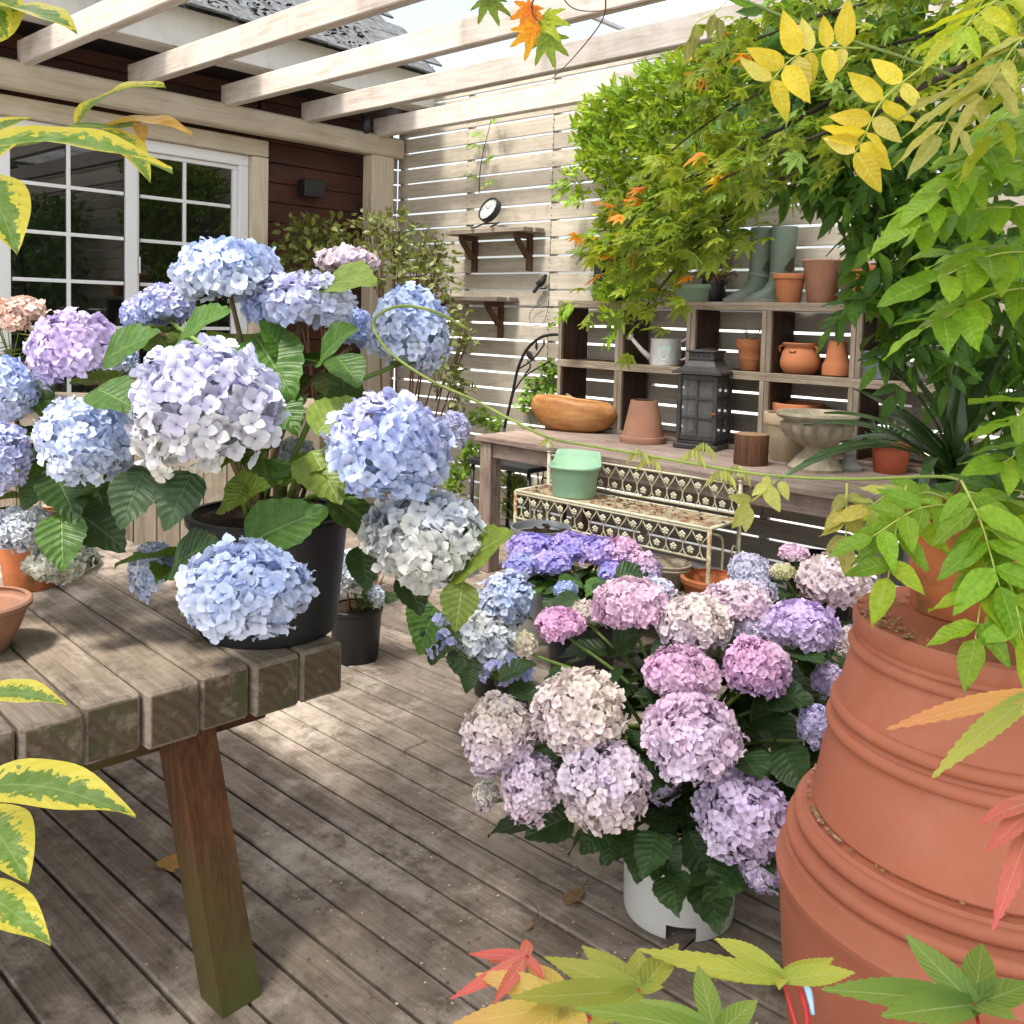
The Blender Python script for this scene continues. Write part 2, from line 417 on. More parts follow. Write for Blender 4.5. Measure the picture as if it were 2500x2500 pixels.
MINT = simple('mint_print', (0.50, 0.66, 0.60), 0.5, 0.08, 12)
BOOTG = simple('boot_rubber', (0.12, 0.165, 0.125), 0.45, 0.1, 6, spec=0.4, col2=(0.22, 0.22, 0.165), c2lo=.50, c2hi=.70, amt=.7)
BOOTS = simple('boot_sole_rubber', (0.20, 0.205, 0.175), 0.7, 0.15, 9)
SOIL = simple('soil', (0.030, 0.019, 0.012), 0.95, 0.5, 40, spec=0.1, bstr=0.8, bscale=60, col2=(0.09, 0.055, 0.035), c2lo=.55, c2hi=.65)
ROOFT = simple('roof_felt', (0.12, 0.125, 0.13), 0.9, 0.35, 18, spec=0.2, bstr=0.6, bscale=50, col2=(0.25, 0.26, 0.26), amt=.6)
FASCIA = simple('fascia_paint', (0.66, 0.63, 0.57), 0.7, 0.06, 5, col2=(0.50, 0.46, 0.39), c2lo=.52, c2hi=.7, amt=.5)
DARKSOF = simple('dark_soffit', (0.016, 0.009, 0.007), 0.7, 0.2, 6)
DARKROOM = simple('dark_room', (0.012, 0.012, 0.010), 0.9, 0.1, 3)
CONCRETE = simple('pale_concrete', (0.60, 0.58, 0.54), 0.9, 0.08, 2, spec=0.2, col2=(0.50, 0.48, 0.44), amt=.4)
EARTH = simple('earth', (0.055, 0.042, 0.03), 0.95, 0.3, 6, spec=0.1, bstr=0.5)
BARK = simple('bark', (0.055, 0.042, 0.034), 0.9, 0.35, 20, spec=0.15, bstr=0.5, bscale=40, col2=(0.11, 0.10, 0.08), amt=.5)
TWIG = simple('brown_twig', (0.12, 0.06, 0.035), 0.7, 0.25, 25)
STEMG = simple('green_stem', (0.14, 0.21, 0.04), 0.5, 0.2, 12, spec=0.4)
STEMB = simple('brown_green_stem', (0.14, 0.095, 0.035), 0.6, 0.3, 18)
VINEM = simple('vine_stem', (0.19, 0.25, 0.045), 0.5, 0.3, 9, spec=0.4, col2=(0.30, 0.36, 0.07))
STEMY = simple('yellow_green_stem', (0.36, 0.42, 0.08), 0.5, 0.12, 14, spec=0.4)
STEMR = simple('red_petiole', (0.50, 0.03, 0.03), 0.45, 0.15, 14)
BOWLW = wood('bowl_wood', (0.22, 0.085, 0.025), (0.36, 0.165, 0.055), (0.52, 0.29, 0.12), 0.45, 0.4, (0.16, 0.06, 0.02), 0.4, 0.0, 0.35, 0.1)
LOGW = wood('log_bark_wood', (0.06, 0.025, 0.012), (0.12, 0.055, 0.028), (0.19, 0.10, 0.055), 0.75, 0.2, (0.04, 0.02, 0.012), 0.4, 0.0)
LOGEND = simple('log_end_wood', (0.34, 0.20, 0.11), 0.8, 0.2, 14)
PETAL = petalmat('petal', 0.22)
CORE = simple('flower_core', (0.20, 0.24, 0.14), 0.8, 0.2, 20)
HYD = leafmat('hydrangea_leaf', (0.040, 0.105, 0.016), (0.085, 0.185, 0.028), (0.20, 0.33, 0.08), 8, 0.30, 0.42, bstr=0.6, slope=1.6)
HYDY = leafmat('hydrangea_leaf_yellowish', (0.14, 0.22, 0.030), (0.24, 0.32, 0.045), (0.36, 0.42, 0.12), 8, 0.35, 0.42, bstr=0.6, slope=1.6)
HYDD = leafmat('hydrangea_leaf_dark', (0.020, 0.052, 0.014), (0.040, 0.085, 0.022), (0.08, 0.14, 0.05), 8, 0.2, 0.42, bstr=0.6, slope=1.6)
WISL = leafmat('wisteria_leaf_bright', (0.19, 0.36, 0.016), (0.33, 0.50, 0.030), (0.40, 0.55, 0.10), 9, 0.45, 0.4, bstr=0.35, obj_tint=True)
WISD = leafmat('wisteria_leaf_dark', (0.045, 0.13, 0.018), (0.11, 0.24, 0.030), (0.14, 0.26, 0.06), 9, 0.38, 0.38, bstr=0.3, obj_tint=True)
WISY = leafmat('wisteria_leaf_yellow', (0.78, 0.60, 0.03), (0.84, 0.70, 0.10), (0.82, 0.72, 0.25), 9, 0.42, 0.5, bstr=0.3, obj_tint=True)
OLIVE = leafmat('olive_young_leaf', (0.36, 0.37, 0.055), (0.50, 0.48, 0.13), (0.52, 0.52, 0.22), 9, 0.4, 0.5, bstr=0.3, obj_tint=True)
MAPG = leafmat('maple_leaf', (0.17, 0.26, 0.026), (0.33, 0.40, 0.050), (0.30, 0.38, 0.10), 6, 0.42, 0.5, bstr=0.3, obj_tint=True)
MAPF = leafmat('maple_leaf_near', (1, 1, 1), (0.88, 0.92, 0.85), (0.80, 0.85, 0.5), 9, 0.30, 0.5, vamt=0.22, bstr=0.3, obj_tint=True, slope=2.2)
VARI = leafmat('variegated_leaf', (0.12, 0.25, 0.03), (0.26, 0.38, 0.13), (0.40, 0.48, 0.16), 8, 0.30, 0.38, edge=(0.72, 0.62, 0.09), blotch=1.5, bstr=0.3, vamt=0.35, slope=2.0)
VARIO = leafmat('orange_young_leaf', (0.62, 0.30, 0.05), (0.72, 0.45, 0.14), (0.75, 0.5, 0.2), 7, 0.35, 0.45, bstr=0.2)
STRAP = leafmat('strap_leaf', (0.020, 0.058, 0.014), (0.060, 0.115, 0.030), (0.10, 0.17, 0.06), 1, 0.15, 0.3, bstr=0, spec=0.6)
SHRUB = leafmat('shrub_leaf', (0.09, 0.13, 0.03), (0.36, 0.37, 0.14), None, 6, 0.3, 0.45)
SHRUBD = leafmat('shrub_leaf_dark', (0.06, 0.10, 0.022), (0.32, 0.34, 0.09), None, 6, 0.3, 0.45)
CLOVER = leafmat('light_green_leaf', (0.16, 0.32, 0.03), (0.28, 0.44, 0.06), None, 6, 0.4, 0.5)
TREEL = leafmat('tree_leaf', (0.05, 0.12, 0.02), (0.11, 0.20, 0.035), None, 6, 0.35, 0.5)
SUCC = leafmat('succulent_leaf', (0.06, 0.13, 0.06), (0.10, 0.2, 0.09), None, 6, 0.1, 0.5)
DRYL = leafmat('dry_leaf', (0.22, 0.12, 0.05), (0.34, 0.22, 0.11), None, 6, 0.2, 0.8)
def glassmat():
    m, nt, bs = mat_new('dark_window_glass')
    bs.inputs['Base Color'].default_value = (0.006, 0.007, 0.006, 1); bs.inputs['Roughness'].default_value = 0.015; bs.inputs['IOR'].default_value = 1.52
    bs.inputs['Specular IOR Level'].default_value = 0.75
    return m
GLASS = glassmat()
def lanternglass():
    m, nt, bs = mat_new('lantern_glass')
    bs.inputs['Base Color'].default_value = (0.5, 0.5, 0.5, 1); bs.inputs['Roughness'].default_value = 0.25
    tr = nd(nt, 'ShaderNodeBsdfTransparent'); tr.inputs[0].default_value = (0.8, 0.8, 0.8, 1); mx = nd(nt, 'ShaderNodeMixShader'); mx.inputs[0].default_value = 0.13
    nt.links.new(tr.outputs[0], mx.inputs[1]); nt.links.new(bs.outputs[0], mx.inputs[2]); nt.links.new(mx.outputs[0], nt.nodes['Material Output'].inputs[0])
    return m
LGLASS = lanternglass()
def polycarb():
    m, nt, bs = mat_new('polycarbonate')
    v, oi = coords(nt)
    tr = nd(nt, 'ShaderNodeBsdfTransparent'); tr.inputs[0].default_value = (0.95, 0.96, 0.97, 1)
    tl = nd(nt, 'ShaderNodeBsdfTranslucent'); tl.inputs[0].default_value = (0.85, 0.86, 0.88, 1)
    mx = nd(nt, 'ShaderNodeMixShader'); nt.links.new(ramp(nt, noise(nt, v, 3, 4), [(0.3, 0.18), (0.7, 0.34)]), mx.inputs[0])
    nt.links.new(tr.outputs[0], mx.inputs[1]); nt.links.new(tl.outputs[0], mx.inputs[2]); nt.links.new(mx.outputs[0], nt.nodes['Material Output'].inputs[0])
    return m
POLY = polycarb()

# ================================================================== setting
gp = Bag().add([(-700, -700, -0.13), (700, -700, -0.13), (700, 700, -0.13), (-700, 700, -0.13)], [(0, 1, 2, 3)])
tag(ob('ground', gp.mesh('ground'), CONCRETE), kind='structure')
deck = empty('deck', (0, 0, 0), kind='structure')
for i, x in enumerate((-4.6, -3.9, -3.2, -2.5, -1.8, -1.1, -0.4, 0.3, 1.0)):
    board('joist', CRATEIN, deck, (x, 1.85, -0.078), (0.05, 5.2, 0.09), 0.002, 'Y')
PIT = 0.0951
for k in range(-9, 37):
    y = 0.908 + (k + 0.5) * PIT
    dz = rnd.uniform(-0.0012, 0.0012); gw = rnd.uniform(0.0865, 0.0895)
    cut = {-2: None, 4: -2.35, 7: -0.95, 1: -0.42, 11: -3.1, 15: -1.62, 18: -2.7, 22: -3.6, 9: -2.0}.get(k)
    x0, x1 = -4.88, 1.35
    segs = [(x0, x1)] if cut is None else [(x0, cut - 0.002), (cut + 0.002, x1)]
    for a, b in segs:
        board('plank', DECK, deck, ((a + b) / 2, y, -0.013 + dz), (b - a, round(gw, 3), 0.026), 0.004)

# ------------------------------------------------------------------ house
WX = -4.95
house = empty('house', (WX, 2.5, 0), label='brown board-clad house wall with white sliding door and low eave', cat='house')
H0 = house.location
def hloc(p): return Vector(p) - H0
b = Bag()
b.box((-5.10, -0.2, 1.235), (0.16, 2.9, 2.73)); b.box((-5.10, 2.21, 2.44), (0.16, 1.92, 0.30)); b.box((-5.10, 3.69, 1.235), (0.16, 1.04, 2.73))
b.box((-5.10, 1.43, 2.77), (0.158, 5.56, 0.358))
me = b.mesh('wall'); me.transform(Matrix.Translation(-H0)); ob('wall', me, DARKSOF, house)
for i in range(22):
    z = 0.02 + 0.1205 * i
    board('siding_board', SIDEW, house, hloc((-5.006, 3.69, z + 0.045)), (0.02, 1.04, 0.117), 0.004, 'Y')
for z in (2.345, 2.465, 2.585):
    board('siding_board', SIDEW, house, hloc((-5.006, 1.2, z)), (0.02, 3.9, 0.117), 0.004, 'Y')
# pale timber casing round the door
casing = board('door_casing', HEADW, house, hloc((-4.955, 1.9, 2.233)), (0.09, 2.54, 0.096), 0.004, 'Y')
board('door_casing', HEADW, house, hloc((-4.955, 3.117, 1.09)), (0.09, 0.106, 2.18), 0.004, 'Z')
board('door_casing', HEADW, house, hloc((-4.955, 0.58, 1.09)), (0.09, 0.106, 2.18), 0.004, 'Z')
# sliding door
fr = Bag()
for (y0, y1, z0, z1, x, d) in ((0.64, 3.06, 2.120, 2.183, -4.985, .07), (0.64, 3.06, 0.02, 0.09, -4.985, .07), (3.000, 3.06, 0.09, 2.12, -4.985, .07), (0.64, 0.70, 0.09, 2.12, -4.985, .07)):
    fr.box((x, (y0 + y1) / 2, (z0 + z1) / 2), (d, y1 - y0, z1 - z0), 0.004)
me = fr.mesh('sliding_door'); me.transform(Matrix.Translation(-H0)); door = ob('sliding_door', me, FRAMEW, house)
def sash(y0, y1, x, cols, rows, gz0, gz1, w0, w1):
    s = Bag()
    s.box((x, (y0 + y1) / 2, gz1 + 0.012), (0.034, y1 - y0, 0.024), 0.003); s.box((x, (y0 + y1) / 2, gz0 - 0.05), (0.034, y1 - y0, 0.10), 0.003)
    s.box((x, y0 + w0 / 2, (gz0 + gz1) / 2), (0.034, w0, gz1 - gz0 - .002), 0.003); s.box((x, y1 - w1 / 2, (gz0 + gz1) / 2), (0.034, w1, gz1 - gz0 - .002), 0.003)
    me = s.mesh('sash'); me.transform(Matrix.Translation(-H0)); ob('sash', me, FRAMEW, door)
    ys = [y0 + w0] + cols + [y1 - w1]; zs = [gz0] + rows + [gz1]
    for c in cols: board('muntin', FRAMEW, door, hloc((x + .004, c, (gz0 + gz1) / 2)), (0.014, 0.019, gz1 - gz0), 0.002, 'Z')
    for r in rows:
        for j in range(len(ys) - 1):
            board('muntin', FRAMEW, door, hloc((x + .004, (ys[j] + ys[j + 1]) / 2, r)), (0.0135, ys[j + 1] - ys[j] - 0.019, 0.019), 0.002, 'Y')
    for j in range(len(ys) - 1):
        for i in range(len(zs) - 1):
            pane = ob('pane', board_mesh(ys[j + 1] - ys[j] - .0005, zs[i + 1] - zs[i] - .0005, 0.006, 0, GLASS), None, door, hloc((x - 0.006, (ys[j] + ys[j + 1]) / 2, (zs[i] + zs[i + 1]) / 2)))
            pane.rotation_euler = (0, R(90), R(90)) if False else (R(90), 0, R(90))
rows = [0.436, 0.676, 0.916, 1.156, 1.396, 1.636, 1.876]
sash(1.680, 2.378, -4.962, [2.016], rows, 0.20, 2.094, 0.054, 0.065)
sash(2.380, 2.999, -4.990, [2.669], rows, 0.20, 2.094, 0.020, 0.031)
sash(0.70, 1.679, -4.992, [1.19], rows, 0.20, 2.094, 0.054, 0.02)
ob('door_handle', Bag().box((0, 0, 0), (0.03, 0.012, 0.09), 0.003).mesh('door_handle'), FRAMEW, door, hloc((-4.965, 2.392, 1.50)))
# eave
b = Bag().box((-4.56, 1.25, 2.715), (0.03, 5.9, 0.23), 0.004)
me = b.mesh('fascia'); me.transform(Matrix.Translation(-H0)); ob('fascia', me, FASCIA, house)
b = Bag().box((-4.645, 1.25, 2.606), (0.136, 5.86, 0.02))
me = b.mesh('soffit_trim'); me.transform(Matrix.Translation(-H0)); ob('soffit_trim', me, FASCIA, house)
b = Bag().box((-4.87, 1.25, 2.612), (0.31, 5.86, 0.02))
me = b.mesh('soffit'); me.transform(Matrix.Translation(-H0)); ob('soffit', me, DARKSOF, house)
b = Bag().add([(-4.50, -1.7, 2.785), (-4.50, 4.22, 2.785), (-7.6, 4.22, 5.30), (-7.6, -1.7, 5.30)], [(0, 1, 2, 3)])
me = b.mesh('roof'); me.transform(Matrix.Translation(-H0)); roof = ob('roof', me, ROOFT, house)
sl = math.atan2(5.30 - 2.785, 3.1)
for c in range(6):
    for j in range(17):
        y = -0.6 + j * 0.285 + (c % 2) * 0.14
        d = 0.08 + c * 0.16
        o = board('shingle', ROOFT, roof, hloc((-4.50 - d * math.cos(sl) + .05, y, 2.785 + d * math.sin(sl) + 0.012 + rnd.uniform(0, .006))), (0.20, 0.278, 0.014), 0.002)
        o.rotation_euler = (rnd.uniform(-.02, .02), sl + rnd.uniform(-0.05, 0.03), rnd.uniform(-.03, .03))
lit = Bag()
for i in range(240):
    y = rnd.choice([rnd.gauss(2.3, .25), rnd.gauss(3.3, .3), rnd.uniform(.8, 4.2)]); d = rnd.uniform(0.0, 0.35)
    s = rnd.uniform(.012, .035); m = Matrix.Rotation(rnd.uniform(0, 6), 3, 'Z') @ Matrix.Rotation(rnd.uniform(-.9, .9), 3, 'X')
    p = Vector((-4.46 - d * math.cos(sl), y, 2.815 + d * math.sin(sl) + rnd.uniform(0, .025)))
    lit.add([p + m @ Vector(q) for q in ((-s, 0, 0), (0, -s * .4, s * .1), (s, 0, 0), (0, s * .4, s * .12))], [(0, 1, 2, 3)])
me = lit.mesh('roof_litter'); me.transform(Matrix.Translation(-H0)); tag(ob('roof_litter', me, EARTH, roof), kind='stuff')

# ------------------------------------------------------------------ pergola
perg = empty('pergola', (-4.85, 4.0, 0), label='pale timber pergola with rafters running from the house to the garden', cat='pergola')
P0 = perg.location
board('header_beam', HEADW, perg, Vector((-4.85, 1.65, 2.364)) - P0, (0.10, 5.0, 0.132), 0.012, 'Y')
board('post', HEADW, perg, Vector((-4.856, 3.968, 1.148)) - P0, (0.10, 0.185, 2.296), 0.006, 'Z')
for y in (0.112, 0.653, 1.194, 1.734, 2.275, 2.814, 3.352, 3.911):
    board('rafter', RAFTW, perg, Vector((-1.85, y + 0.0275, 2.474)) - P0, (6.0, 0.055, 0.118), 0.005)
board('outer_beam', RAFTW, perg, Vector((1.0, 2.0, 2.36)) - P0, (0.09, 4.2, 0.11), 0.006, 'Y')
for y in (0.1, 3.9):
    board('post', RAFTW, perg, Vector((1.0, y, 1.15)) - P0, (0.09, 0.09, 2.30), 0.006, 'Z')
# clear canopy laid above the rafters
can = empty('canopy_roof', (-3.0, 2.2, 2.6), label='clear polycarbonate canopy panels with grey bars above the rafters', cat='canopy')
for i in range(1, 4):
    for j in range(3):
        x0 = -4.22 + i * 1.32; y0 = 0.42 + j * 1.28
        ob('panel', board_mesh(1.30, 1.26, 0.006, 0, POLY), None, can, Vector((x0 + .66, y0 + .64, 2.74 + (x0 + 4.2) * 0.02)) - can.location)
BARG = simple('grey_bar', (0.42, 0.44, 0.48), 0.5, 0.08, 8)
for i in range(1, 5): board('bar', BARG, can, Vector((-4.22 + i * 1.32, 2.34, 2.732 + i * .026)) - can.location, (0.025, 3.86, 0.022), 0.002, 'Y')
for j in range(4): board('bar', BARG, can, Vector((-.92, 0.42 + j * 1.28, 2.735)) - can.location, (3.96, 0.02, 0.02), 0.002, rot=(0, -0.02, 0))

# ------------------------------------------------------------------ slat fence
FY = 4.16
fence = empty('slat_fence', (-3.5, FY, 0), label='tall pale fence of horizontal slats with narrow bright gaps', cat='fence')
F0 = fence.location
for k in range(-12, 15):
    zc = 1.230 + 0.1007 * k + 0.0504
    jt = -3.52 if k % 3 else -2.12
    cuts = [-4.885, jt, -0.02 if k % 2 else -0.72, 1.45]
    for a, c in zip(cuts[:-1], cuts[1:]):
        h = 0.0875 if k < 0 else 0.0885
        o = board('slat', SLATW, fence, Vector(((a + c) / 2, FY + 0.010, zc + rnd.uniform(-.0012, .0012))) - F0, (c - a - 0.003, 0.018, h), 0.002)
    if zc < 2.29: board('return_slat', SLATW, fence, Vector((-4.894, FY - 0.047, zc)) - F0, (0.018, 0.088, 0.0885), 0.002, 'Y')
for x in (-4.86, -4.22, -3.52, -2.82, -2.12, -1.42, -0.72, -0.02, 0.68, 1.38):
    board('batten', SLATW, fence, Vector((x, FY + 0.036, 1.27)) - F0, (0.045, 0.030, 2.76), 0.002, 'Z')
nails = Bag()
for x in (-4.22, -3.52, -2.82, -2.12, -1.42):
    for k in range(-12, 15):
        for dz in (-.022, .022):
            nails.box((x + rnd.uniform(-.004, .004), FY + 0.0005, 1.2804 + .1007 * k + dz), (0.006, 0.002, 0.006))
me = nails.mesh('nail_heads'); me.transform(Matrix.Translation(-F0)); tag(ob('nail_heads', me, IRONBK, fence), kind='stuff')

# ------------------------------------------------------------------ wall lamp, spotlight
lp = empty('wall_lamp', (-4.99, 3.50, 2.04), label='black box wall lamp on the brown boards', cat='lamp')
ob('housing', Bag().box((0.05, 0, 0), (0.075, 0.15, 0.105), 0.003).mesh('housing'), LAMPBK, lp)
ob('back_plate', Bag().box((0.006, 0, 0), (0.012, 0.10, 0.07), 0.002).mesh('back_plate'), LAMPBK, lp)
sp = empty('spotlight', (-4.74, 3.774, 2.568), label='small black spotlight clamped under the pergola header', cat='spotlight')
ob('clamp', Bag().box((-.03, 0, 0.0), (0.08, 0.08, 0.055), 0.004).box((-.0, -.03, -.03), (.03, .03, .11), .003).mesh('clamp'), IRONBK, sp)
ob('lamp_head', Bag().tube([(0.01, -.02, -.06), (0.03, -.03, -.12), (0.035, -.03, -.17)], [.024, .027, .018], 12).mesh('lamp_head'), IRONBK, sp)

# ------------------------------------------------------------------ wall shelves
def wall_shelf(x0, x1, yf, z, brs, label):
    e = empty('wall_shelf', ((x0 + x1) / 2, FY, z), label=label, cat='shelf', group='wall shelves on the slat fence')
    E0 = e.location; d = FY - yf
    board('shelf_board', SHELFW, e, Vector(((x0 + x1) / 2, FY - d * .27 - .002, z)) - E0, (x1 - x0, d * .48, 0.028), 0.003)
    board('shelf_board', SHELFW, e, Vector(((x0 + x1) / 2 - .006, FY - d * .77, z)) - E0, (x1 - x0 - .02, d * .47, 0.028), 0.003)
    for bx in brs:
        br = board('bracket', BRACKW, e, Vector((bx, FY - .0175, z - .125)) - E0, (0.032, 0.030, 0.215), 0.003, 'Z')
        a = board('bracket_arm', BRACKW, e, Vector((bx, FY - .033 - (d - .06) / 2, z - .031)) - E0, (0.03, d - .06, 0.03), 0.003, 'Y')
        c = board('bracket_brace', BRACKW, e, Vector((bx, FY - .085, z - .098)) - E0, (0.03, 0.15, 0.028), 0.003, 'Y')
        c.rotation_euler = (R(-47), 0, 0); c.rotation_mode = 'XYZ'
        me2 = Bag().box((0, 0, 0), (0.03, 0.15, 0.028), 0.003).mesh('brace'); me2.materials.append(BRACKW); c.data = me2
    return e
wall_shelf(-4.23, -3.56, 3.985, 1.775, (-4.12, -3.665), 'upper weathered wall shelf with the round clock on it')
wall_shelf(-4.60, -3.75, 3.977, 1.372, (-4.40, -3.885), 'lower weathered wall shelf below the one with the clock')
# clock on scrolled stand
ck = empty('clock', (-3.90, 4.04, 1.79), label='round white-faced clock in a black case leaning on scrolled iron feet', cat='clock')
nf = Vector((-.12, -1.0, .50)).normalized(); mr = (basis(Vector((0, 0, 1)).cross(nf), nf)).to_4x4()
cc = Vector((0.0, 0.0, 0.112))
case = Bag().lathe([(0.070, -0.022), (0.078, -0.018), (0.080, 0.012), (0.076, 0.020), (0.069, 0.019), (0.068, 0.010)], 36).mesh('case')
c1 = ob('case', case, IRONBK, ck, mtx=Matrix.Translation(cc) @ mr)
face = ob('face', Bag().lathe([(0.0005, 0.0115), (0.0685, 0.0115)], 36).mesh('face'), WHITEMET, c1)
for i in range(12):
    th = i * math.pi / 6
    o = ob('hour_mark', board_mesh(0.008, 0.0018 if i % 3 else .003, 0.001, 0, IRONBK), None, c1, (0.055 * math.cos(th), 0.055 * math.sin(th), 0.0125), (0, 0, th))
for L, th, w in ((0.034, 1.1, .0028), (0.050, 2.6, .002)):
    ob('hand', board_mesh(L, w, 0.001, 0, IRONBK), None, c1, (L / 2 * math.cos(th), L / 2 * math.sin(th), 0.0140), (0, 0, th))
b = Bag()
for s in (-1, 1):
    b.tube(smooth_pts([(s * .05, .03, .04), (s * .065, 0, .03), (s * .07, -.04, .012), (s * .08, -.07, .004), (s * .095, -.06, .016), (s * .088, -.045, .022)], 4), .005, 6)
b.tube([(-.062, 0, .032), (.062, 0, .032)], .005, 6)
ob('stand', b.mesh('stand'), IRONBK, ck)
# metal bird ornament and wire
bd = empty('bird_ornament', (-3.545, FY - .004, 1.47), label='dark metal bird ornament perched on a fence gap', cat='ornament')
ob('body', Bag().lathe([(0.001, -.045), (.014, -.03), (.022, -.005), (.018, .02), (.012, .032), (.010, .045), (.001, .052)], 12).mesh('body'), IRONBK, bd, (0, -.03, .01), (0, R(35), 0))
ob('tail', Bag().box((-.045, -.03, -.035), (.06, .012, .02), .003, Matrix.Rotation(R(-45), 3, 'Y')).mesh('tail'), IRONBK, bd)
ob('wing', Bag().box((-.006, -.052, .005), (.05, .006, .022), .003, Matrix.Rotation(R(-35), 3, 'Y')).mesh('wing'), IRONBK, bd)
tube('perch', [bd.location + Vector((0, 0, -.03)), bd.location + Vector((0, -.05, -.032))], .004, IRONBK, bd, 6)
wr = empty('dangling_wire', (-3.60, FY - .01, 1.38), label='thin curled wire hanging on the fence beside the bird ornament', cat='wire')
tube('wire', [(-3.546, 4.14, 1.354), (-3.627, 4.14, 1.317), (-3.633, 4.12, 1.261), (-3.59, 4.12, 1.226), (-3.544, 4.14, 1.235), (-3.515, 4.14, 1.295), (-3.503, 4.14, 1.378)], .0018, IRONBK, wr, 5, 5)
# black gabled birdhouse
bh = empty('birdhouse', (-2.945, 3.99, 1.352), label='black gabled birdhouse standing behind the leaves on the crates', cat='birdhouse')
bw, bhh = 0.15, 0.22
b = Bag(); y0, y1 = -.06, .06
pr = [(-bw / 2, 0), (bw / 2, 0), (bw / 2, bhh), (0, bhh + .10), (-bw / 2, bhh)]
b.add([(x, y0, z) for x, z in pr] + [(x, y1, z) for x, z in pr], [(0, 1, 2, 3, 4), (9, 8, 7, 6, 5)] + [(i, i + 5, (i + 1) % 5 + 5, (i + 1) % 5) for i in range(5)])
ob('box', b.mesh('box'), IRONBK, bh)
for s in (-1, 1):
    board('roof_board', IRONBK, bh, (s * .062, 0, bhh + .062), (.165, .16, .012), .002, rot=(0, s * R(52), 0))
ob('entrance_hole', Bag().lathe([(.0005, 0), (.02, 0)], 20).mesh('hole'), DARKROOM, bh, (0, -.0615, .17), (R(90), 0, 0))

# ------------------------------------------------------------------ work bench
WB = 0.68
bench = empty('work_bench', (-3.235, 3.285, 0), R(-2.6), 'long weathered plank work bench against the slat fence', 'table')
BL = 2.08
for i in range(6):
    board('top_plank', BENCHW, bench, (BL / 2 + rnd.uniform(-.008, .008), 0.068 + i * 0.137, WB - 0.014), (BL, 0.134, 0.028), 0.003)
board('apron', BENCHW, bench, (BL / 2, 0.045, WB - 0.066), (BL - 0.19, 0.025, 0.075), 0.002)
board('apron', BENCHW, bench, (BL / 2, 0.77, WB - 0.066), (BL - 0.19, 0.025, 0.075), 0.002)
board('apron', BENCHW, bench, (0.055, 0.41, WB - 0.066), (0.025, 0.66, 0.075), 0.002, 'Y')
board('apron', BENCHW, bench, (BL - .055, 0.41, WB - 0.066), (0.025, 0.66, 0.075), 0.002, 'Y')
for x in (0.06, BL - 0.06):
    for y in (0.055, 0.76):
        board('leg', BENCHW, bench, (x, y, (WB - 0.029) / 2), (0.078, 0.078, WB - 0.029), 0.004, 'Z')

# ------------------------------------------------------------------ cubby shelf of crates
SY0, SY1 = 3.90, 4.135
cub = empty('crate_shelf', (-2.2, SY1, WB), label='grid of weathered wooden crates stacked as open shelving on the bench', cat='shelving')
C0 = cub.location
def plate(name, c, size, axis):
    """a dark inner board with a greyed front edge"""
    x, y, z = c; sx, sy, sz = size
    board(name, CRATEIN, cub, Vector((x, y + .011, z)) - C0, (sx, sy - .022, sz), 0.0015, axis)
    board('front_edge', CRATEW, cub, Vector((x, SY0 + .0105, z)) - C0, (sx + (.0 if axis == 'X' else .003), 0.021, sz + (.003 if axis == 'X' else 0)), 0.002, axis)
ym = (SY0 + SY1) / 2; dy = SY1 - SY0
XS = [-3.215, -2.822, -2.400, -2.004, -1.590, -1.180]
ZT, ZM = 1.366, 1.030
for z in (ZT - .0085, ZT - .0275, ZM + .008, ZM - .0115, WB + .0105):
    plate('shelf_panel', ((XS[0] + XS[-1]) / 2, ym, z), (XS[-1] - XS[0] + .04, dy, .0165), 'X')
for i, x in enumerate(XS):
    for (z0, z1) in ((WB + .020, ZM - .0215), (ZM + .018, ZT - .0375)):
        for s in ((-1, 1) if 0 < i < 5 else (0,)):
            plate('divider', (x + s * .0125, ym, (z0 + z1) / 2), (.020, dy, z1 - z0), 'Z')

# ------------------------------------------------------------------ pots and things on the shelves and bench
def pot(name, label, loc, prof, mat, soil=None, group=None, cat='pot', n=40, rot=None, extra=None):
    """prof: outer profile (r, z) upward to the lip; the wall gets a thickness and an inside"""
    e = empty(name, loc, 0, label, cat, group)
    t = 0.006 + 0.04 * prof[-1][0]
    ins = [(max(r - t, .002), max(z, t)) for r, z in prof[::-1]]
    zs = prof[-1][1] * (soil if soil else 0.02)
    ins = [(r, z) for r, z in ins if z >= zs + t] + [(max(np.interp(max(zs, t), [z for r, z in prof], [r for r, z in prof]) - t, .002), max(zs, t)), (0.0008, max(zs, t))]
    bd = ob('body', Bag().lathe([(0.0008, 0)] + list(prof) + ins, n).mesh('body'), mat, e)
    if rot is not None: bd.rotation_euler = rot
    if soil:
        rs = np.interp(zs, [z for r, z in prof], [r for r, z in prof]) - t * .9
        s = ob('soil', Bag().lathe([(0.0008, .006), (rs * .5, .005), (rs, 0.001)], 24, wob=lambda th, z: 0).mesh('soil'), SOIL, e, (0, 0, zs + t * .5 + .004))
    return e
def flower_pot(r0, r1, h, lip=.22):
    hl = h * (1 - lip); rl = r0 + (r1 * .93 - r0) * .9
    return [(r0 * .96, 0), (r0, .004), (rl, hl), (r1 * .985, hl + .003), (r1, hl + .010), (r1, h - .006), (r1 * .985, h)]
def upturned(prof):
    h = prof[-1][1]; return [(r, h - z) for r, z in prof[::-1]]
BZ = WB + .0005; TZ = ZT + .001; MZ = ZM + .0175; LZ = WB + .0195
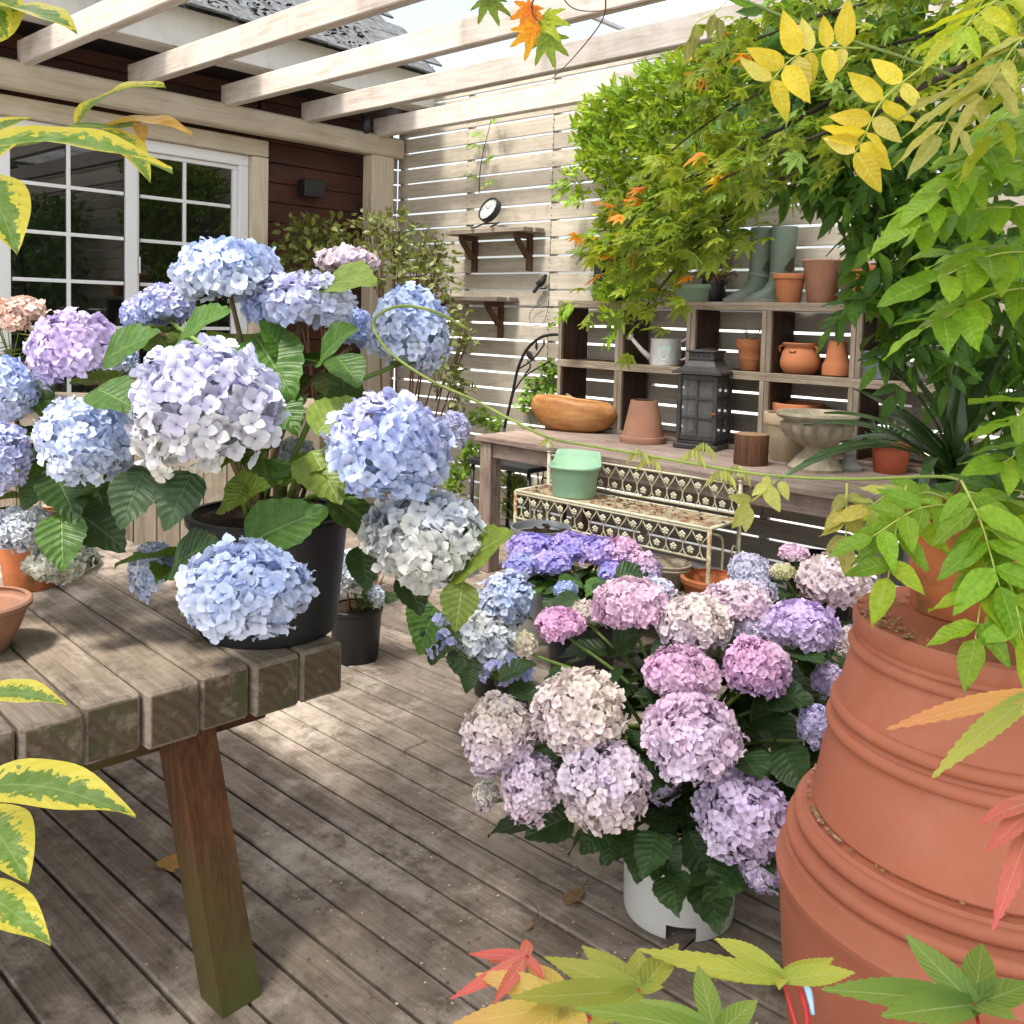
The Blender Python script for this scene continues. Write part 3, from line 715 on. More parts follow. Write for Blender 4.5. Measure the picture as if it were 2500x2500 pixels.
# bench top
bowl = empty('wooden_bowl', (-3.042, 3.812, 0.68), R(20), 'carved orange-brown wooden trough bowl on the bench', 'bowl')
prof = [(0.02, 0), (.55, .004), (.80, .03), (.96, .075), (1.0, .11), (.95, .145), (.83, .166), (.74, .168), (.70, .160), (.80, .11), (.6, .05), (.02, .03)]
v, f = lathe_data(prof, 44)
v2 = []
for x, y, z in v:
    sx = 0.232 * (1.06 if x > 0 else .95); k = 1 + .10 * x
    v2.append((x * sx + .02 * (z / .17) * (-1 if x < 0 else -.2), y * .098 * k, z * (1.0 - .06 * x + (.05 if z > .14 and x < 0 else 0)) ))
ob('body', Bag().add(v2, f, True).mesh('body'), BOWLW, bowl)
pot('terracotta_pot', 'large aged terracotta pot turned upside down between wooden bowl and lantern', (-2.557, 3.759, 0.68), upturned(flower_pot(.066, .112, .205, .16)), TERRA_OLD)
def lantern():
    e = empty('lantern', (-2.271, 3.838, 0.68), R(9), 'tall black metal lantern with small glass panes on the bench', 'lantern')
    w = .088; hb = .305
    ob('base', Bag().box((0, 0, .012), (.215, .215, .024), .004).box((0, 0, .032), (.185, .185, .016), .003).mesh('base'), LANTERN, e)
    for sx in (-1, 1):
        for sy in (-1, 1):
            board('corner_post', LANTERN, e, (sx * w, sy * w, .04 + hb / 2), (.02, .02, hb), .002, 'Z')
    for s in (-1, 1):
        for ax in (0, 1):
            for z in (.055, .04 + hb - .012):
                p = [0, 0, z]; p[1 - ax] = s * w; sz = [.155, .014, .026] if ax == 0 else [.014, .155, .026]
                board('rail', LANTERN, e, p, sz, .002, 'X' if ax == 0 else 'Y')
            for t in (-.0,):
                p = [0, 0, .04 + hb / 2]; p[1 - ax] = s * w; p[ax] = t
                board('muntin', LANTERN, e, p, (.010, .012, hb - .06) if ax == 0 else (.012, .010, hb - .06), .001, 'Z')
            for z in (.147, .237):
                for t in (-1, 1):
                    p = [0, 0, z]; p[1 - ax] = s * w; p[ax] = t * .0415
                    board('muntin', LANTERN, e, p, (.072, .0115, .010) if ax == 0 else (.0115, .072, .010), .001, 'X' if ax == 0 else 'Y')
            for z, hz in ((.1, .084), (.192, .08), (.283, .08)):
                for t in (-1, 1):
                    p = [0, 0, z]; p[1 - ax] = s * (w - .001); p[ax] = t * .041
                    ob('pane', board_mesh(.072, .002, hz, 0, LGLASS), None, e, p, (0, 0, 0 if ax == 0 else R(90)))
    prof = [(.118, .350), (.118, .362), (.108, .366), (.078, .385), (.066, .408), (.066, .414)]
    b = Bag(); 
    v = []; f = []
    for r, z in prof: v += [(-r, -r, z), (r, -r, z), (r, r, z), (-r, r, z)]
    for i in range(len(prof) - 1):
        for k in range(4): f.append((i * 4 + k, i * 4 + (k + 1) % 4, (i + 1) * 4 + (k + 1) % 4, (i + 1) * 4 + k))
    f += [(3, 2, 1, 0), (len(v) - 4, len(v) - 3, len(v) - 2, len(v) - 1)]
    rf = ob('roof', b.add(v, f).mesh('roof'), LANTERN, e)
    ob('chimney', Bag().box((0, 0, .432), (.125, .125, .036), .003).box((0, 0, .455), (.142, .142, .009), .002).mesh('chimney'), LANTERN, rf)
    for s in (-1, 1):
        for k in range(4):
            ob('vent_hole', board_mesh(.009, .001, .009, 0, DARKROOM), None, rf, ((-1.5 + k) * .026, s * .0632, .432), (0, R(45), 0))
    rh = tube('ring_handle', [e.location + Vector((math.cos(t) * .045, math.sin(t) * .045, .463 + .003 * math.cos(t))) for t in np.linspace(0, 6.283, 25)], .003, LANTERN, e, 6)
    rh.location = Vector((.045, 0, .466))
    ob('latch', Bag().tube([(w + .005, -w - .012, .17), (w - .012, -w - .014, .17)], .006, 8).mesh('latch'), TERRA_RED, e)
lantern()
lg = empty('log_stump', (-1.872, 3.553, 0.68), label='short barked log stump standing on the bench front edge', cat='log')
me = Bag().lathe([(.001, 0), (.070, 0), (.0715, .01), (.070, .07), (.0705, .124), (.068, .128)], 40, wob=lambda th, z: .02 * math.sin(3 * th) + .012 * math.sin(11 * th + 20 * z)).mesh('bark')
me.transform(Matrix.Rotation(R(90), 4, 'Y')); o = ob('bark', me, LOGW, lg); o.rotation_euler = (0, R(-90), 0)
ob('cut_end', Bag().lathe([(.0008, 0), (.03, .0006), (.067, .0003)], 40, wob=lambda th, z: .02 * math.sin(3 * th)).mesh('cut_end'), LOGEND, lg, (0, 0, .1285))
pot('beige_pot', 'beige ceramic flower pot behind the log stump', (-1.828, 3.804, 0.681), flower_pot(.075, .108, .205, .24), BEIGE)
urn = empty('stone_urn', (-1.628, 3.643, 0.68), label='cast stone garden urn with lobed bowl on a fluted foot', cat='urn')
ob('foot', Bag().lathe([(.001, 0), (.108, 0), (.110, .012), (.10, .022), (.078, .05), (.052, .078), (.047, .09), (.054, .098)], 64, wob=lambda th, z: .018 * math.cos(24 * th) if .015 < z < .085 else 0).mesh('foot'), STONE, urn)
ob('bowl', Bag().lathe([(.05, .096), (.085, .11), (.118, .135), (.136, .165), (.138, .190), (.130, .2), (.138, .206), (.158, .214), (.165, .226), (.16, .236), (.14, .236), (.12, .215), (.10, .17), (.001, .14)], 96,
   wob=lambda th, z: (.13 * abs(math.cos(7 * th)) - .07) if .11 < z < .195 else 0).mesh('bowl'), STONE, urn)
ped = empty('stone_candlestick', (-1.531, 3.748, 0.68), label='small grey turned stone pedestal beside the stone urn', cat='pedestal')
ob('base', Bag().lathe([(.001, 0), (.055, 0), (.056, .012), (.045, .02), (.024, .04), (.018, .055)], 32).mesh('base'), STONE_G, ped)
ob('stem', Bag().lathe([(.018, .055), (.024, .066), (.016, .076), (.013, .10), (.022, .118), (.046, .128), (.048, .136), (.04, .138), (.001, .13)], 32).mesh('stem'), STONE_G, ped)
rp = pot('terracotta_pot', 'red terracotta pot holding a grey-green succulent on the bench end', (-1.393, 3.824, 0.68), flower_pot(.062, .082, .135), TERRA_RED, 0.9)
bell = empty('white_bell', (-1.842, 4.565, 0.68), label='slim white bell-topped cloche behind the stone urn', cat='cloche')
ob('dome', Bag().lathe([(.052, 0), (.054, .006), (.050, .10), (.048, .17), (.036, .205), (.014, .225), (.008, .232), (.012, .242), (.006, .252), (.0008, .254)], 28).mesh('dome'), WHITEMET, bell)
wc = empty('white_crate', (-1.676, 4.884, 0.7), R(-12), 'small white slatted box behind the strap-leaved plant', 'box')
for k in range(6):
    board('slat', WHITEMET, wc, (0, -.055, .02 + k * .036), (.17, .012, .026), .002); board('slat', WHITEMET, wc, (0, .055, .02 + k * .036), (.17, .012, .026), .002)
for s in (-1, 1): board('end_panel', WHITEMET, wc, (s * .078, 0, .115), (.012, .096, .23), .002)
# middle row of crates
can_ = empty('watering_can', (-2.601, 4.0, 1.044)[:2] + (MZ,), label='white watering can with a mint crest on its diamond-embossed side', cat='watering can')
m, nt, bs = mat_new('embossed_enamel')
tc = nd(nt, 'ShaderNodeTexCoord'); sx_ = nd(nt, 'ShaderNodeSeparateXYZ'); nt.links.new(tc.outputs['Object'], sx_.inputs[0])
ang = mth(nt, 'ARCTAN2', sx_.outputs[1], sx_.outputs[0])
wv = [mth(nt, 'ABSOLUTE', mth(nt, 'SINE', mth(nt, 'ADD', mth(nt, 'MULTIPLY', ang, 9.0), mth(nt, 'MULTIPLY', sx_.outputs[2], s * 130.0)))) for s in (1, -1)]
bs.inputs['Base Color'].default_value = (.72, .72, .69, 1); bs.inputs['Roughness'].default_value = .4
bump(nt, bs, mth(nt, 'MINIMUM', wv[0], wv[1]), .22, .003)
ob('body', Bag().lathe([(.001, 0), (.078, 0), (.08, .004), (.076, .13), (.078, .134), (.073, .134), (.073, .03), (.001, .025)], 48).mesh('body'), m, can_)
sh = [(-.034, .095), (-.018, .102), (0, .106), (.018, .102), (.034, .095), (.030, .06), (.022, .04), (0, .026), (-.022, .04), (-.030, .06)]
b = Bag(); d = .0795
b.add([(.0015 + math.sin(x / d) * d * 1.0 * math.cos(.0), -math.cos(x / d) * (d + .0012), z) for x, z in sh], [tuple(range(10))[::-1]])
o = ob('crest', b.mesh('crest'), MINT, can_); o.rotation_euler = (0, 0, R(26))
for zz, ww in ((.084, .022), (.07, .034), (.056, .02)):
    o = ob('crest_lettering', board_mesh(ww, .0006, .004, 0, WHITEMET), None, can_, (math.sin(R(-24)) * -.0, 0, zz)); o.location = Vector((math.sin(R(26)) * (d + .003), -math.cos(R(26)) * (d + .003), zz)); o.rotation_euler = (0, 0, R(26))
sp_ = Vector((-.075, -.02, .03)); st = Vector((-.175, -.05, .128))
ob('spout', Bag().tube([sp_, sp_.lerp(st, .5) + Vector((0, 0, -.006)), st], [.017, .012, .009], 12).mesh('spout'), WHITEMET, can_)
dr = (st - sp_).normalized()
ob('rose', Bag().tube([st - dr * .004, st + dr * .012, st + dr * .016], [.009, .021, .021], 14).mesh('rose'), WHITEMET, can_)
ob('handle', Bag().tube(smooth_pts([(.074, .02, .12), (.12, .03, .14), (.13, .035, .09), (.10, .03, .04), (.077, .02, .03)], 5), .006, 8).mesh('handle'), WHITEMET, can_)
def at_shelf(p, z): return (p[0], p[1], z)
gp_ = 'terracotta pots on the crates'
e = pot('terracotta_pot', 'ridged terracotta pot with a wispy seedling behind the lantern', at_shelf((-2.144, 4.03, 1.055), MZ), [(.045, 0), (.047, .004), (.054, .05), (.056, .052), (.056, .06), (.060, .09), (.068, .105), (.070, .112), (.072, .145), (.068, .148)], TERRA, .85)
for k in range(7):
    a = rnd.uniform(0, 6.28); q = e.location + Vector((math.cos(a) * .02, math.sin(a) * .02, .135)); t_ = q + Vector((math.cos(a) * .05, math.sin(a) * .04, rnd.uniform(.05, .10)))
    tube('shoot', [q, q.lerp(t_, .5) + Vector((0, 0, .03)), t_], [.0018, .0014, .0006], STEMG, e, 5, 3)
e = pot('terracotta_pot', 'squat round-bellied orange terracotta pot with small lug handles', at_shelf((-1.886, 4.01, 1.044), MZ), [(.066, 0), (.072, .004), (.088, .03), (.090, .055), (.083, .09), (.072, .112), (.070, .120), (.080, .130), (.082, .138), (.076, .141)], TERRA)
for s in (-1, 1): 
    ob('lug', Bag().tube(smooth_pts([(s * .075, -.02, .125), (s * .092, -.025, .118), (s * .088, -.022, .095)], 3), .005, 6).mesh('lug'), TERRA, e)
ob('lug', Bag().tube([(-.014, -.082, .103), (.014, -.082, .103)], .006, 8).mesh('lug'), TERRA, e)
pot('terracotta_pot', 'slim orange terracotta pot turned upside down beside the round-bellied pot', at_shelf((-1.715, 4.01, 1.044), MZ), upturned([(.036, 0), (.038, .004), (.050, .085), (.058, .10), (.062, .112), (.062, .15), (.058, .155)]), TERRA)
sb = empty('slate_planter', at_shelf((-1.537, 3.99, 1.047), MZ), R(4), 'square slate-grey planter in the crate', 'planter')
ob('body', Bag().box((0, 0, .06), (.122, .122, .12), .003).mesh('body'), SLATE, sb); ob('soil', Bag().box((0, 0, .1205), (.10, .10, .004)).mesh('soil'), SOIL, sb)
e = empty('stone_vase', at_shelf((-1.305, 4.0, 1.054), MZ), label='grey stone vase with a looped handle among dark strap leaves', cat='vase')
ob('body', Bag().lathe([(.001, 0), (.04, 0), (.05, .02), (.062, .06), (.055, .10), (.045, .125), (.062, .145), (.075, .152), (.07, .156), (.05, .14), (.001, .13)], 32).mesh('body'), STONE_G, e)
ob('handle', Bag().tube(smooth_pts([(-.05, -.02, .13), (-.085, -.03, .12), (-.085, -.03, .07), (-.06, -.02, .05)], 4), .009, 8).mesh('handle'), STONE_G, e)
# bottom row
sstk = at_shelf((-1.897, 4.03, 0.786), LZ); z = 0
for k, (r, h, lab) in enumerate(((.105, .075, 'terracotta bowl at the foot of the crate stack of bowls'), (.112, .07, 'middle terracotta bowl in the crate stack of bowls'), (.118, .066, 'wide terracotta bowl on top of the crate stack of bowls'))):
    pot('terracotta_bowl', lab, (sstk[0], sstk[1], LZ + z), [(r * .86, 0), (r * .88, .003), (r * .93, h * .45), (r * .99, h * .5), (r, h - .004), (r * .98, h)], TERRA_OLD if k < 2 else TERRA, group='bowls stacked in the crate', cat='bowl'); z += h + .0008
dw = empty('driftwood_stick', at_shelf((-3.241, 3.99, 0.788), LZ), label='short round stick standing in the first crate', cat='stick')
ob('stick', Bag().tube([(0, 0, 0), (.002, 0, .12), (.004, 0, .20)], [.022, .021, .02], 12).mesh('stick'), LOGW, dw)
ob('branch_stub', Bag().tube(smooth_pts([(.0, -.02, .155), (.05, -.03, .15), (.10, -.03, .12), (.125, -.03, .09)], 4), [.008] * 13, 8).mesh('branch_stub'), LOGEND, dw)
# top of the crates
e = empty('green_planter', at_shelf((-2.466, 4.02, 1.382), TZ), label='oval grey-green plastic planter on top of the crates', cat='planter')
v, f = lathe_data([(.001, 0), (.085, 0), (.088, .004), (.095, .06), (.10, .062), (.103, .085), (.098, .088), (.09, .06), (.001, .06)], 40)
ob('body', Bag().add([(x * 1.15, y * .85, z) for x, y, z in v], f, True).mesh('body'), OLIVEPL, e)
PLANTER_TOP = e
def boot(loc, rz, label):
    e = empty('boot', loc, rz, label, 'boot', 'pair of rubber boots')
    rings = []
    for z, cy, rx, ry in ((.352, .018, .048, .058), (.345, .018, .049, .060), (.30, .015, .050, .060), (.22, .012, .046, .056), (.15, .008, .040, .050), (.105, .004, .036, .050), (.075, -.010, .038, .066), (.055, -.030, .040, .088), (.035, -.042, .043, .104), (.014, -.045, .044, .110), (.0115, -.045, .043, .108)):
        rings.append([(rx * math.cos(t), cy + ry * math.sin(t), z - (.012 * max(0, -math.sin(t)) if .03 < z < .09 else 0)) for t in np.linspace(0, 2 * math.pi, 25)[:-1]])
    v = [p for r in rings for p in r]; n = 24
    f = [(i * n + (k + 1) % n, i * n + k, (i + 1) * n + k, (i + 1) * n + (k + 1) % n) for i in range(len(rings) - 1) for k in range(n)]
    f.append(tuple((len(rings) - 1) * n + k for k in range(n)))
    inn = [(.9 * x, .018 + (y - .018) * .9, .352) for x, y, z in rings[0]]; inn2 = [(.85 * x, .018 + (y - .018) * .85, .15) for x, y, z in rings[0]]
    b0 = len(v); v += inn + inn2
    f += [(k, (k + 1) % n, b0 + (k + 1) % n, b0 + k) for k in range(n)] + [(b0 + k, b0 + (k + 1) % n, b0 + n + (k + 1) % n, b0 + n + k) for k in range(n)] + [tuple(b0 + n + k for k in range(n))]
    ob('upper', Bag().add(v, f, True).mesh('upper'), BOOTG, e)
    sv = [(.0475 * math.cos(t) * (1 - .18 * max(0, -math.sin(t)) * 0 ), -.045 + .114 * math.sin(t)) for t in np.linspace(0, 2 * math.pi, 25)[:-1]]
    v = [(x, y, 0) for x, y in sv] + [(x, y, .018) for x, y in sv]
    ob('sole', Bag().add(v, [tuple(range(24))[::-1], tuple(range(24, 48))] + [(k, (k + 1) % 24, 24 + (k + 1) % 24, 24 + k) for k in range(24)]).mesh('sole'), BOOTS, e)
    ob('ankle_trim', Bag().lathe([(.0405, -.006), (.043, 0), (.0405, .006)], 24).mesh('trim'), BOOTS, e, (0, .006, .128), (R(-12), 0, 0)).scale = (.98, 1.22, 1)
boot(at_shelf((-2.125, 4.03, 1.389), TZ), R(-52), 'grey-green rubber boot beside the dried plant on the crates')
boot(at_shelf((-2.012, 4.02, 1.386), TZ), R(-50), 'grey-green rubber boot beside the small terracotta pot on the crates')
pot('terracotta_pot', 'small clean terracotta pot beside the rubber boots', at_shelf((-1.944, 3.985, 1.38), TZ), flower_pot(.052, .073, .132, .2), TERRA)
pot('brown_pot', 'tall dull brown flared pot on top of the crates', at_shelf((-1.807, 4.03, 1.382), TZ), [(.062, 0), (.064, .004), (.082, .15), (.088, .168), (.092, .19), (.088, .194)], TERRA_OLD, .8)
pot('terracotta_pot', 'broad terracotta pot half hidden by drooping leaves on the crates', at_shelf((-1.616, 4.0, 1.379), TZ), flower_pot(.066, .086, .17), TERRA_MOSS)
pot('terracotta_pot', 'small terracotta pot behind the broad one on the crates', at_shelf((-1.478, 4.05, 1.382), TZ), flower_pot(.048, .064, .155), TERRA_OLD)
pot('terracotta_pot', 'orange terracotta pot at the leafy end of the crates', at_shelf((-1.252, 4.0, 1.374), TZ), flower_pot(.06, .08, .14), TERRA)

# ------------------------------------------------------------------ iron arch with bird and leaves
ar = empty('iron_chair', (-3.703, 4.02, 0.626)[:2] + (0.0,), label='black iron garden chair with a bird and leaves in its arched back', cat='chair')
def ap(px): return [Vector(p) for p in px]
arch = ap([(-3.746, 4.05, 0.605), (-3.687, 4.05, 0.815), (-3.65, 4.05, 0.962), (-3.587, 4.05, 1.078), (-3.486, 4.05, 1.153), (-3.38, 4.05, 1.176), (-3.322, 4.06, 1.166), (-3.269, 4.07, 1.115), (-3.235, 4.08, 1.013), (-3.201, 4.08, 0.658)])
tube('arch', arch, .009, IRONBK, ar, 8, 6)
for pts in ([(-3.687, 4.05, 0.815), (-3.613, 4.05, 0.909), (-3.504, 4.05, 0.976), (-3.399, 4.05, 1.028)], [(-3.65, 4.05, 0.962), (-3.538, 4.05, 1.026), (-3.448, 4.05, 1.12)], [(-3.598, 4.05, 0.93), (-3.552, 4.05, 0.985), (-3.575, 4.05, 1.019)]):
    tube('scroll', pts, .005, IRONBK, ar, 6, 5)
for p, s in (((-3.509, 4.05, 1.103), 1), ((-3.454, 4.05, 1.124), .8)):
    me = Bag().add([(0, 0, -.02), (.012, 0, -.004), (.008, 0, .016), (0, 0, .03), (-.008, 0, .016), (-.012, 0, -.004)], [(0, 1, 2, 3, 4, 5), (5, 4, 3, 2, 1, 0)]).mesh('leaf'); me.transform(Matrix.Scale(s * 1.2, 4))
    ob('leaf', Bag().lathe([(.001, -.024), (.012, -.006), (.010, .012), (.001, .03)], 8).mesh('leaf'), IRONBK, ar, Vector(p) - ar.location).scale = (s, .3, s)
o = ob('bird', Bag().lathe([(.001, -.05), (.012, -.03), (.022, -.005), (.02, .015), (.012, .03), (.001, .04)], 10).mesh('bird'), IRONBK, ar, Vector((-3.557, 4.05, 1.049)) - ar.location, (0, R(-50), 0)); o.scale = (1, .35, 1)
zs_ = 0.45
c0 = (arch[0] + arch[-1]) / 2
seat = Bag().box((c0.x - ar.location.x, 3.88 - ar.location.y, zs_), (.46, .36, .03), .004)
ob('seat', seat.mesh('seat'), IRONBK, ar)
for dx in (-.21, .21):
    for y in (3.73, 4.04):
        tube('leg', [Vector((c0.x + dx, y, zs_)), Vector((c0.x + dx * 1.05, y, 0.0))], .011, IRONBK, ar, 8)
for a_ in (arch[0], arch[-1]): tube('back_upright', [a_, Vector((a_.x, 4.04, zs_))], .009, IRONBK, ar, 8)

# ------------------------------------------------------------------ iron plant stand
SX0, SX1, SYF, SYB, SZ = -2.70, -1.735, 3.005, 3.225, .512
std = empty('iron_plant_stand', ((SX0 + SX1) / 2, SYF, 0), label='cream and rusty wrought-iron two-tier plant stand with flower lattice', cat='plant stand')
S0 = std.location
def sl_(p): return Vector(p) - S0
def mesh_shelf(name, x0, x1, y0, y1, z, mat):
    b = Bag()
    for (a, c) in (((x0, y0, z), (x1, y0, z)), ((x1, y0, z), (x1, y1, z)), ((x1, y1, z), (x0, y1, z)), ((x0, y1, z), (x0, y0, z))): b.tube([sl_(a), sl_(c)], .007, 6)
    s = ob(name, b.mesh(name), CREAMIRON, std)
    b = Bag(); n = int((x1 - x0) / .0125); k = int((y1 - y0) / .0125)
    for i in range(1, n): b.box(sl_((x0 + (x1 - x0) * i / n, (y0 + y1) / 2, z + .001)), (.0045, y1 - y0, .003))
    for i in range(1, k): b.box(sl_(((x0 + x1) / 2, y0 + (y1 - y0) * i / k, z + .0025)), (x1 - x0, .0045, .003))
    tag(ob('wire_mesh', b.mesh('wire_mesh'), mat, s), kind='stuff')
    ob('tray', Bag().box(sl_(((x0 + x1) / 2, (y0 + y1) / 2, z - .004)), (x1 - x0 - .01, y1 - y0 - .01, .002)).mesh('tray'), mat, s)
mesh_shelf('upper_shelf', SX0, SX1, SYF, SYB, SZ, RUSTIRON)
mesh_shelf('lower_shelf', SX0 + .02, SX1 + .05, SYF - .04, SYB, .262, RUSTIRON)
blossom = Bag()
for k in range(5):
    a = k * 2 * math.pi / 5 + .3
    v, f = lathe_data([(.001, 0), (.007, .001), (.0075, .003), (.001, .006)], 8); blossom.add([(x + math.cos(a) * .0085, y + math.sin(a) * .0085, z) for x, y, z in v], f, True)
v, f = lathe_data([(.001, .002), (.005, .004), (.001, .009)], 8); blossom.add(v, f, True)
BLOS = blossom.mesh('blossom'); BLOS.materials.append(CREAMIRON)
def lattice(y, z0, z1, n, name):
    w = (SX1 - SX0) / n; b = Bag()
    for z in (z0, z1): b.tube([sl_((SX0, y, z)), sl_((SX1, y, z))], .0055, 6)
    o = ob(name, b.mesh(name), CREAMIRON, std)
    for i in range(n + 1):
        for s in (-1, 1):
            x = SX0 + i * w
            pts = []
            for t in np.linspace(0, 1, 13):
                xx = x + s * (w * .5) * (.5 - .5 * math.cos(2 * math.pi * t * .75)) 
                xx = min(max(xx, SX0), SX1)
                pts.append(sl_((xx, y + s * .002, z1 - t * (z1 - z0))))
            ob('scroll_wire', Bag().tube(pts, .0028, 5, False).mesh('scroll_wire'), CREAMIRON, o)
    h = z1 - z0
    for i in range(n):
        for (dx, zz) in ((.5, z1 - h * .26), (0, z1 - h * .74)):
            xx = SX0 + (i + dx) * w
            if xx > SX0 + .01: ob('blossom', BLOS, None, o, sl_((xx, y - .006, zz)), (R(90), 0, 0))
lattice(SYF - .001, SZ - .118, SZ - .010, 13, 'front_lattice')
lattice(SYB + .004, SZ + .022, SZ + .138, 13, 'back_rail')
for x in (SX0, SX1):
    tube('front_leg', [(x, SYF, SZ), (x, SYF, .14), (x, SYF - .01, .0)], .0085, RUSTIRON, std, 8)
    tube('back_post', [(x, SYB, 0), (x, SYB, SZ + .15)], .0085, CREAMIRON, std, 8)
    ob('finial', Bag().lathe([(.009, 0), (.013, .004), (.006, .010), (.017, .022), (.018, .030), (.012, .042), (.005, .047), (.009, .055), (.001, .062)], 16).mesh('finial'), CREAMIRON, std, sl_((x, SYB, SZ + .15)))
    tube('side_scroll', [(x, SYB - .01, .40), (x, SYB - .04, .42), (x, SYB - .05, .39), (x, SYB - .02, .37)], .004, CREAMIRON, std, 6, 4)
    tube('side_bow', [(x, SYF + .02, SZ - .02), (x, SYF + .09, SZ - .05), (x, SYF + .10, .38), (x, SYF + .09, .27)], .005, CREAMIRON, std, 6, 5)
    tube('foot_curl', [(x + .01, SYF - .04, .262), (x + .02, SYF - .05, .29), (x + .05, SYF - .045, .305), (x + .07, SYF - .03, .28), (x + .065, SYF - .03, .255)], .006, RUSTIRON, std, 6, 4)
# things on the stand
gpz = Vector((-2.445, 3.094, 0.518)); gpz.z = .5175
e = empty('green_planter', gpz, R(20), 'pale green plastic hanging planter with a raised back on the iron stand', 'planter')
v = []; f = []; n = 40
prof = [(.82, 0), (.84, .004), (.90, .085), (.935, .09), (.94, .118), (1.03, .122), (1.04, .134), (.96, .135), (.86, .06), (.02, .055)]
for r, z in prof:
    for k in range(n):
        th = 2 * math.pi * k / n; cx_, sy_ = math.cos(th), math.sin(th)
        fl = .62 if sy_ > 0 else .85
        lift = .0
        if z > .1 and sy_ > .25: lift = .055 * min(1, (sy_ - .25) / .25)
        v.append((r * .108 * math.copysign(abs(cx_) ** .8, cx_), r * .108 * fl * math.copysign(abs(sy_) ** .75, sy_), z + lift * (1 if r > .9 else 0)))
for i in range(len(prof) - 1):
    for k in range(n): f.append((i * n + k, i * n + (k + 1) % n, (i + 1) * n + (k + 1) % n, (i + 1) * n + k))
f.append(tuple(range(n))[::-1]); f.append(tuple((len(prof) - 1) * n + k for k in range(n)))
ob('body', Bag().add(v, f, True).mesh('body'), GREENPL, e)
ob('soil', Bag().lathe([(.001, .004), (.084, .0)], 24).mesh('soil'), SOIL, e, (0, 0, .075)).scale = (1, .6, 1)
lt = Bag()
for i in range(150):
    x = rnd.choice([rnd.uniform(SX0 + .02, SX0 + .18), rnd.gauss(-2.22, .08), rnd.gauss(-2.05, .12)]); y = rnd.uniform(SYF + .02, SYB - .02); s = rnd.uniform(.004, .012); a = rnd.uniform(0, 6)
    if abs(x - gpz.x) < .13 : continue
    lt.add([sl_((x + s * math.cos(a + q), y + s * .6 * math.sin(a + q), SZ + .007 + .006 * rnd.random())) for q in (0, 1.57, 3.14, 4.71)], [(0, 1, 2, 3)])
tag(ob('leaf_litter', lt.mesh('leaf_litter'), SOIL, std), kind='stuff')
e = empty('zinc_tub', (-2.368, 2.79, 0.152)[:2] + (0.0005,), label='galvanised zinc tub with soil behind the purple hydrangea', cat='tub')
zt = (-2.386, 2.798, 0.444)[2]
b = Bag().lathe([(.001, 0), (.10, 0), (.102, .01), (.118, zt - .03), (.121, zt - .025), (.121, zt), (.116, zt), (.112, zt - .03), (.001, zt - .035)], 40)
ob('body', b.mesh('body'), ZINC, e); ob('soil', Bag().lathe([(.001, .01), (.05, .012), (.108, 0)], 24).mesh('soil'), SOIL, e, (0, 0, zt - .032))
for k in range(14):
    a = rnd.uniform(0, 6.28); r = rnd.uniform(.02, .09); s = .018
    ob('dead_leaf', board_mesh(.036, .018, .0015, 0, SOIL), None, e, (r * math.cos(a), r * math.sin(a), zt - .02 + .01 * rnd.random()), (rnd.uniform(-.6, .6), rnd.uniform(-.6, .6), rnd.uniform(0, 6)))
bx_ = Vector((-1.89, 2.969, 0.317)); bx_.z = .268
for k, (r, lab) in enumerate(((.078, 'lowest of the stacked grey bowls under the iron stand'), (.082, 'second stacked grey bowl under the iron stand'), (.086, 'third stacked grey bowl under the iron stand'), (.084, 'topmost of the stacked grey bowls under the iron stand'))):
    pot('stoneware_bowl', lab, bx_ + Vector((.003 * k, .004 * (k % 2), .0135 * k)), [(r * .7, 0), (r * .74, .003), (r * .93, .04), (r, .052), (r * .985, .055)], STONE, group='stacked grey bowls', cat='bowl')
pz = Vector((-1.716, 2.992, 0.325)); pz.z = .2685
pot('terracotta_bowl', 'wide shallow terracotta bowl on the lower tier of the iron stand', pz, [(.085, 0), (.088, .003), (.104, .05), (.110, .053), (.112, .07), (.108, .073)], TERRA_MOSS, cat='bowl')
for x, y, r, h, lab in ((-2.33, 3.12, .055, .10, 'little brown terracotta pot under the iron stand beside the zinc tub'), (-2.20, 3.11, .05, .085, 'little brown terracotta pot under the iron stand beside the grey bowls')):
    pot('terracotta_pot', lab, (x, y, .2685), flower_pot(r * .7, r, h), TERRA_OLD)
pot('black_pot', 'dark square-lipped plastic pot under the bench behind the pink hydrangeas', (-1.525, 3.5, 0.41)[:2] + (0.0005,), flower_pot(.10, .14, .36), BLACKPL, .9)

# ------------------------------------------------------------------ front table of thick beams
TZF = 0.60
tab = empty('beam_table', (-1.508, 1.165, 0), R(-3.5), 'heavy weathered garden table of thick beams with splayed legs', 'table')
for i in range(12):
    L = 1.75; dx = (-.004, .0, -.012, -.002, -.016, .002, -.008, -.003, 0.0, -.01, .0, -.006)[i]
    board('beam', TABLEW, tab, (dx - L / 2, -0.0515 - i * 0.103, TZF - 0.0525 + rnd.uniform(-.0015, .0015)), (L, 0.0985, 0.105), 0.006)
ENDG = bpy.data.materials.new('end_grain'); ENDG.use_nodes = True
_nt = ENDG.node_tree; _b = _nt.nodes['Principled BSDF']
_v, _oi = coords(_nt, (1, 1, 1), 0.35)
_wv = nd(_nt, 'ShaderNodeTexWave', wave_type='RINGS', rings_direction='X'); _wv.inputs['Scale'].default_value = 16; _wv.inputs['Distortion'].default_value = 5; _wv.inputs['Detail'].default_value = 3; _wv.inputs['Detail Scale'].default_value = 1.5
_nt.links.new(_v, _wv.inputs['Vector'])
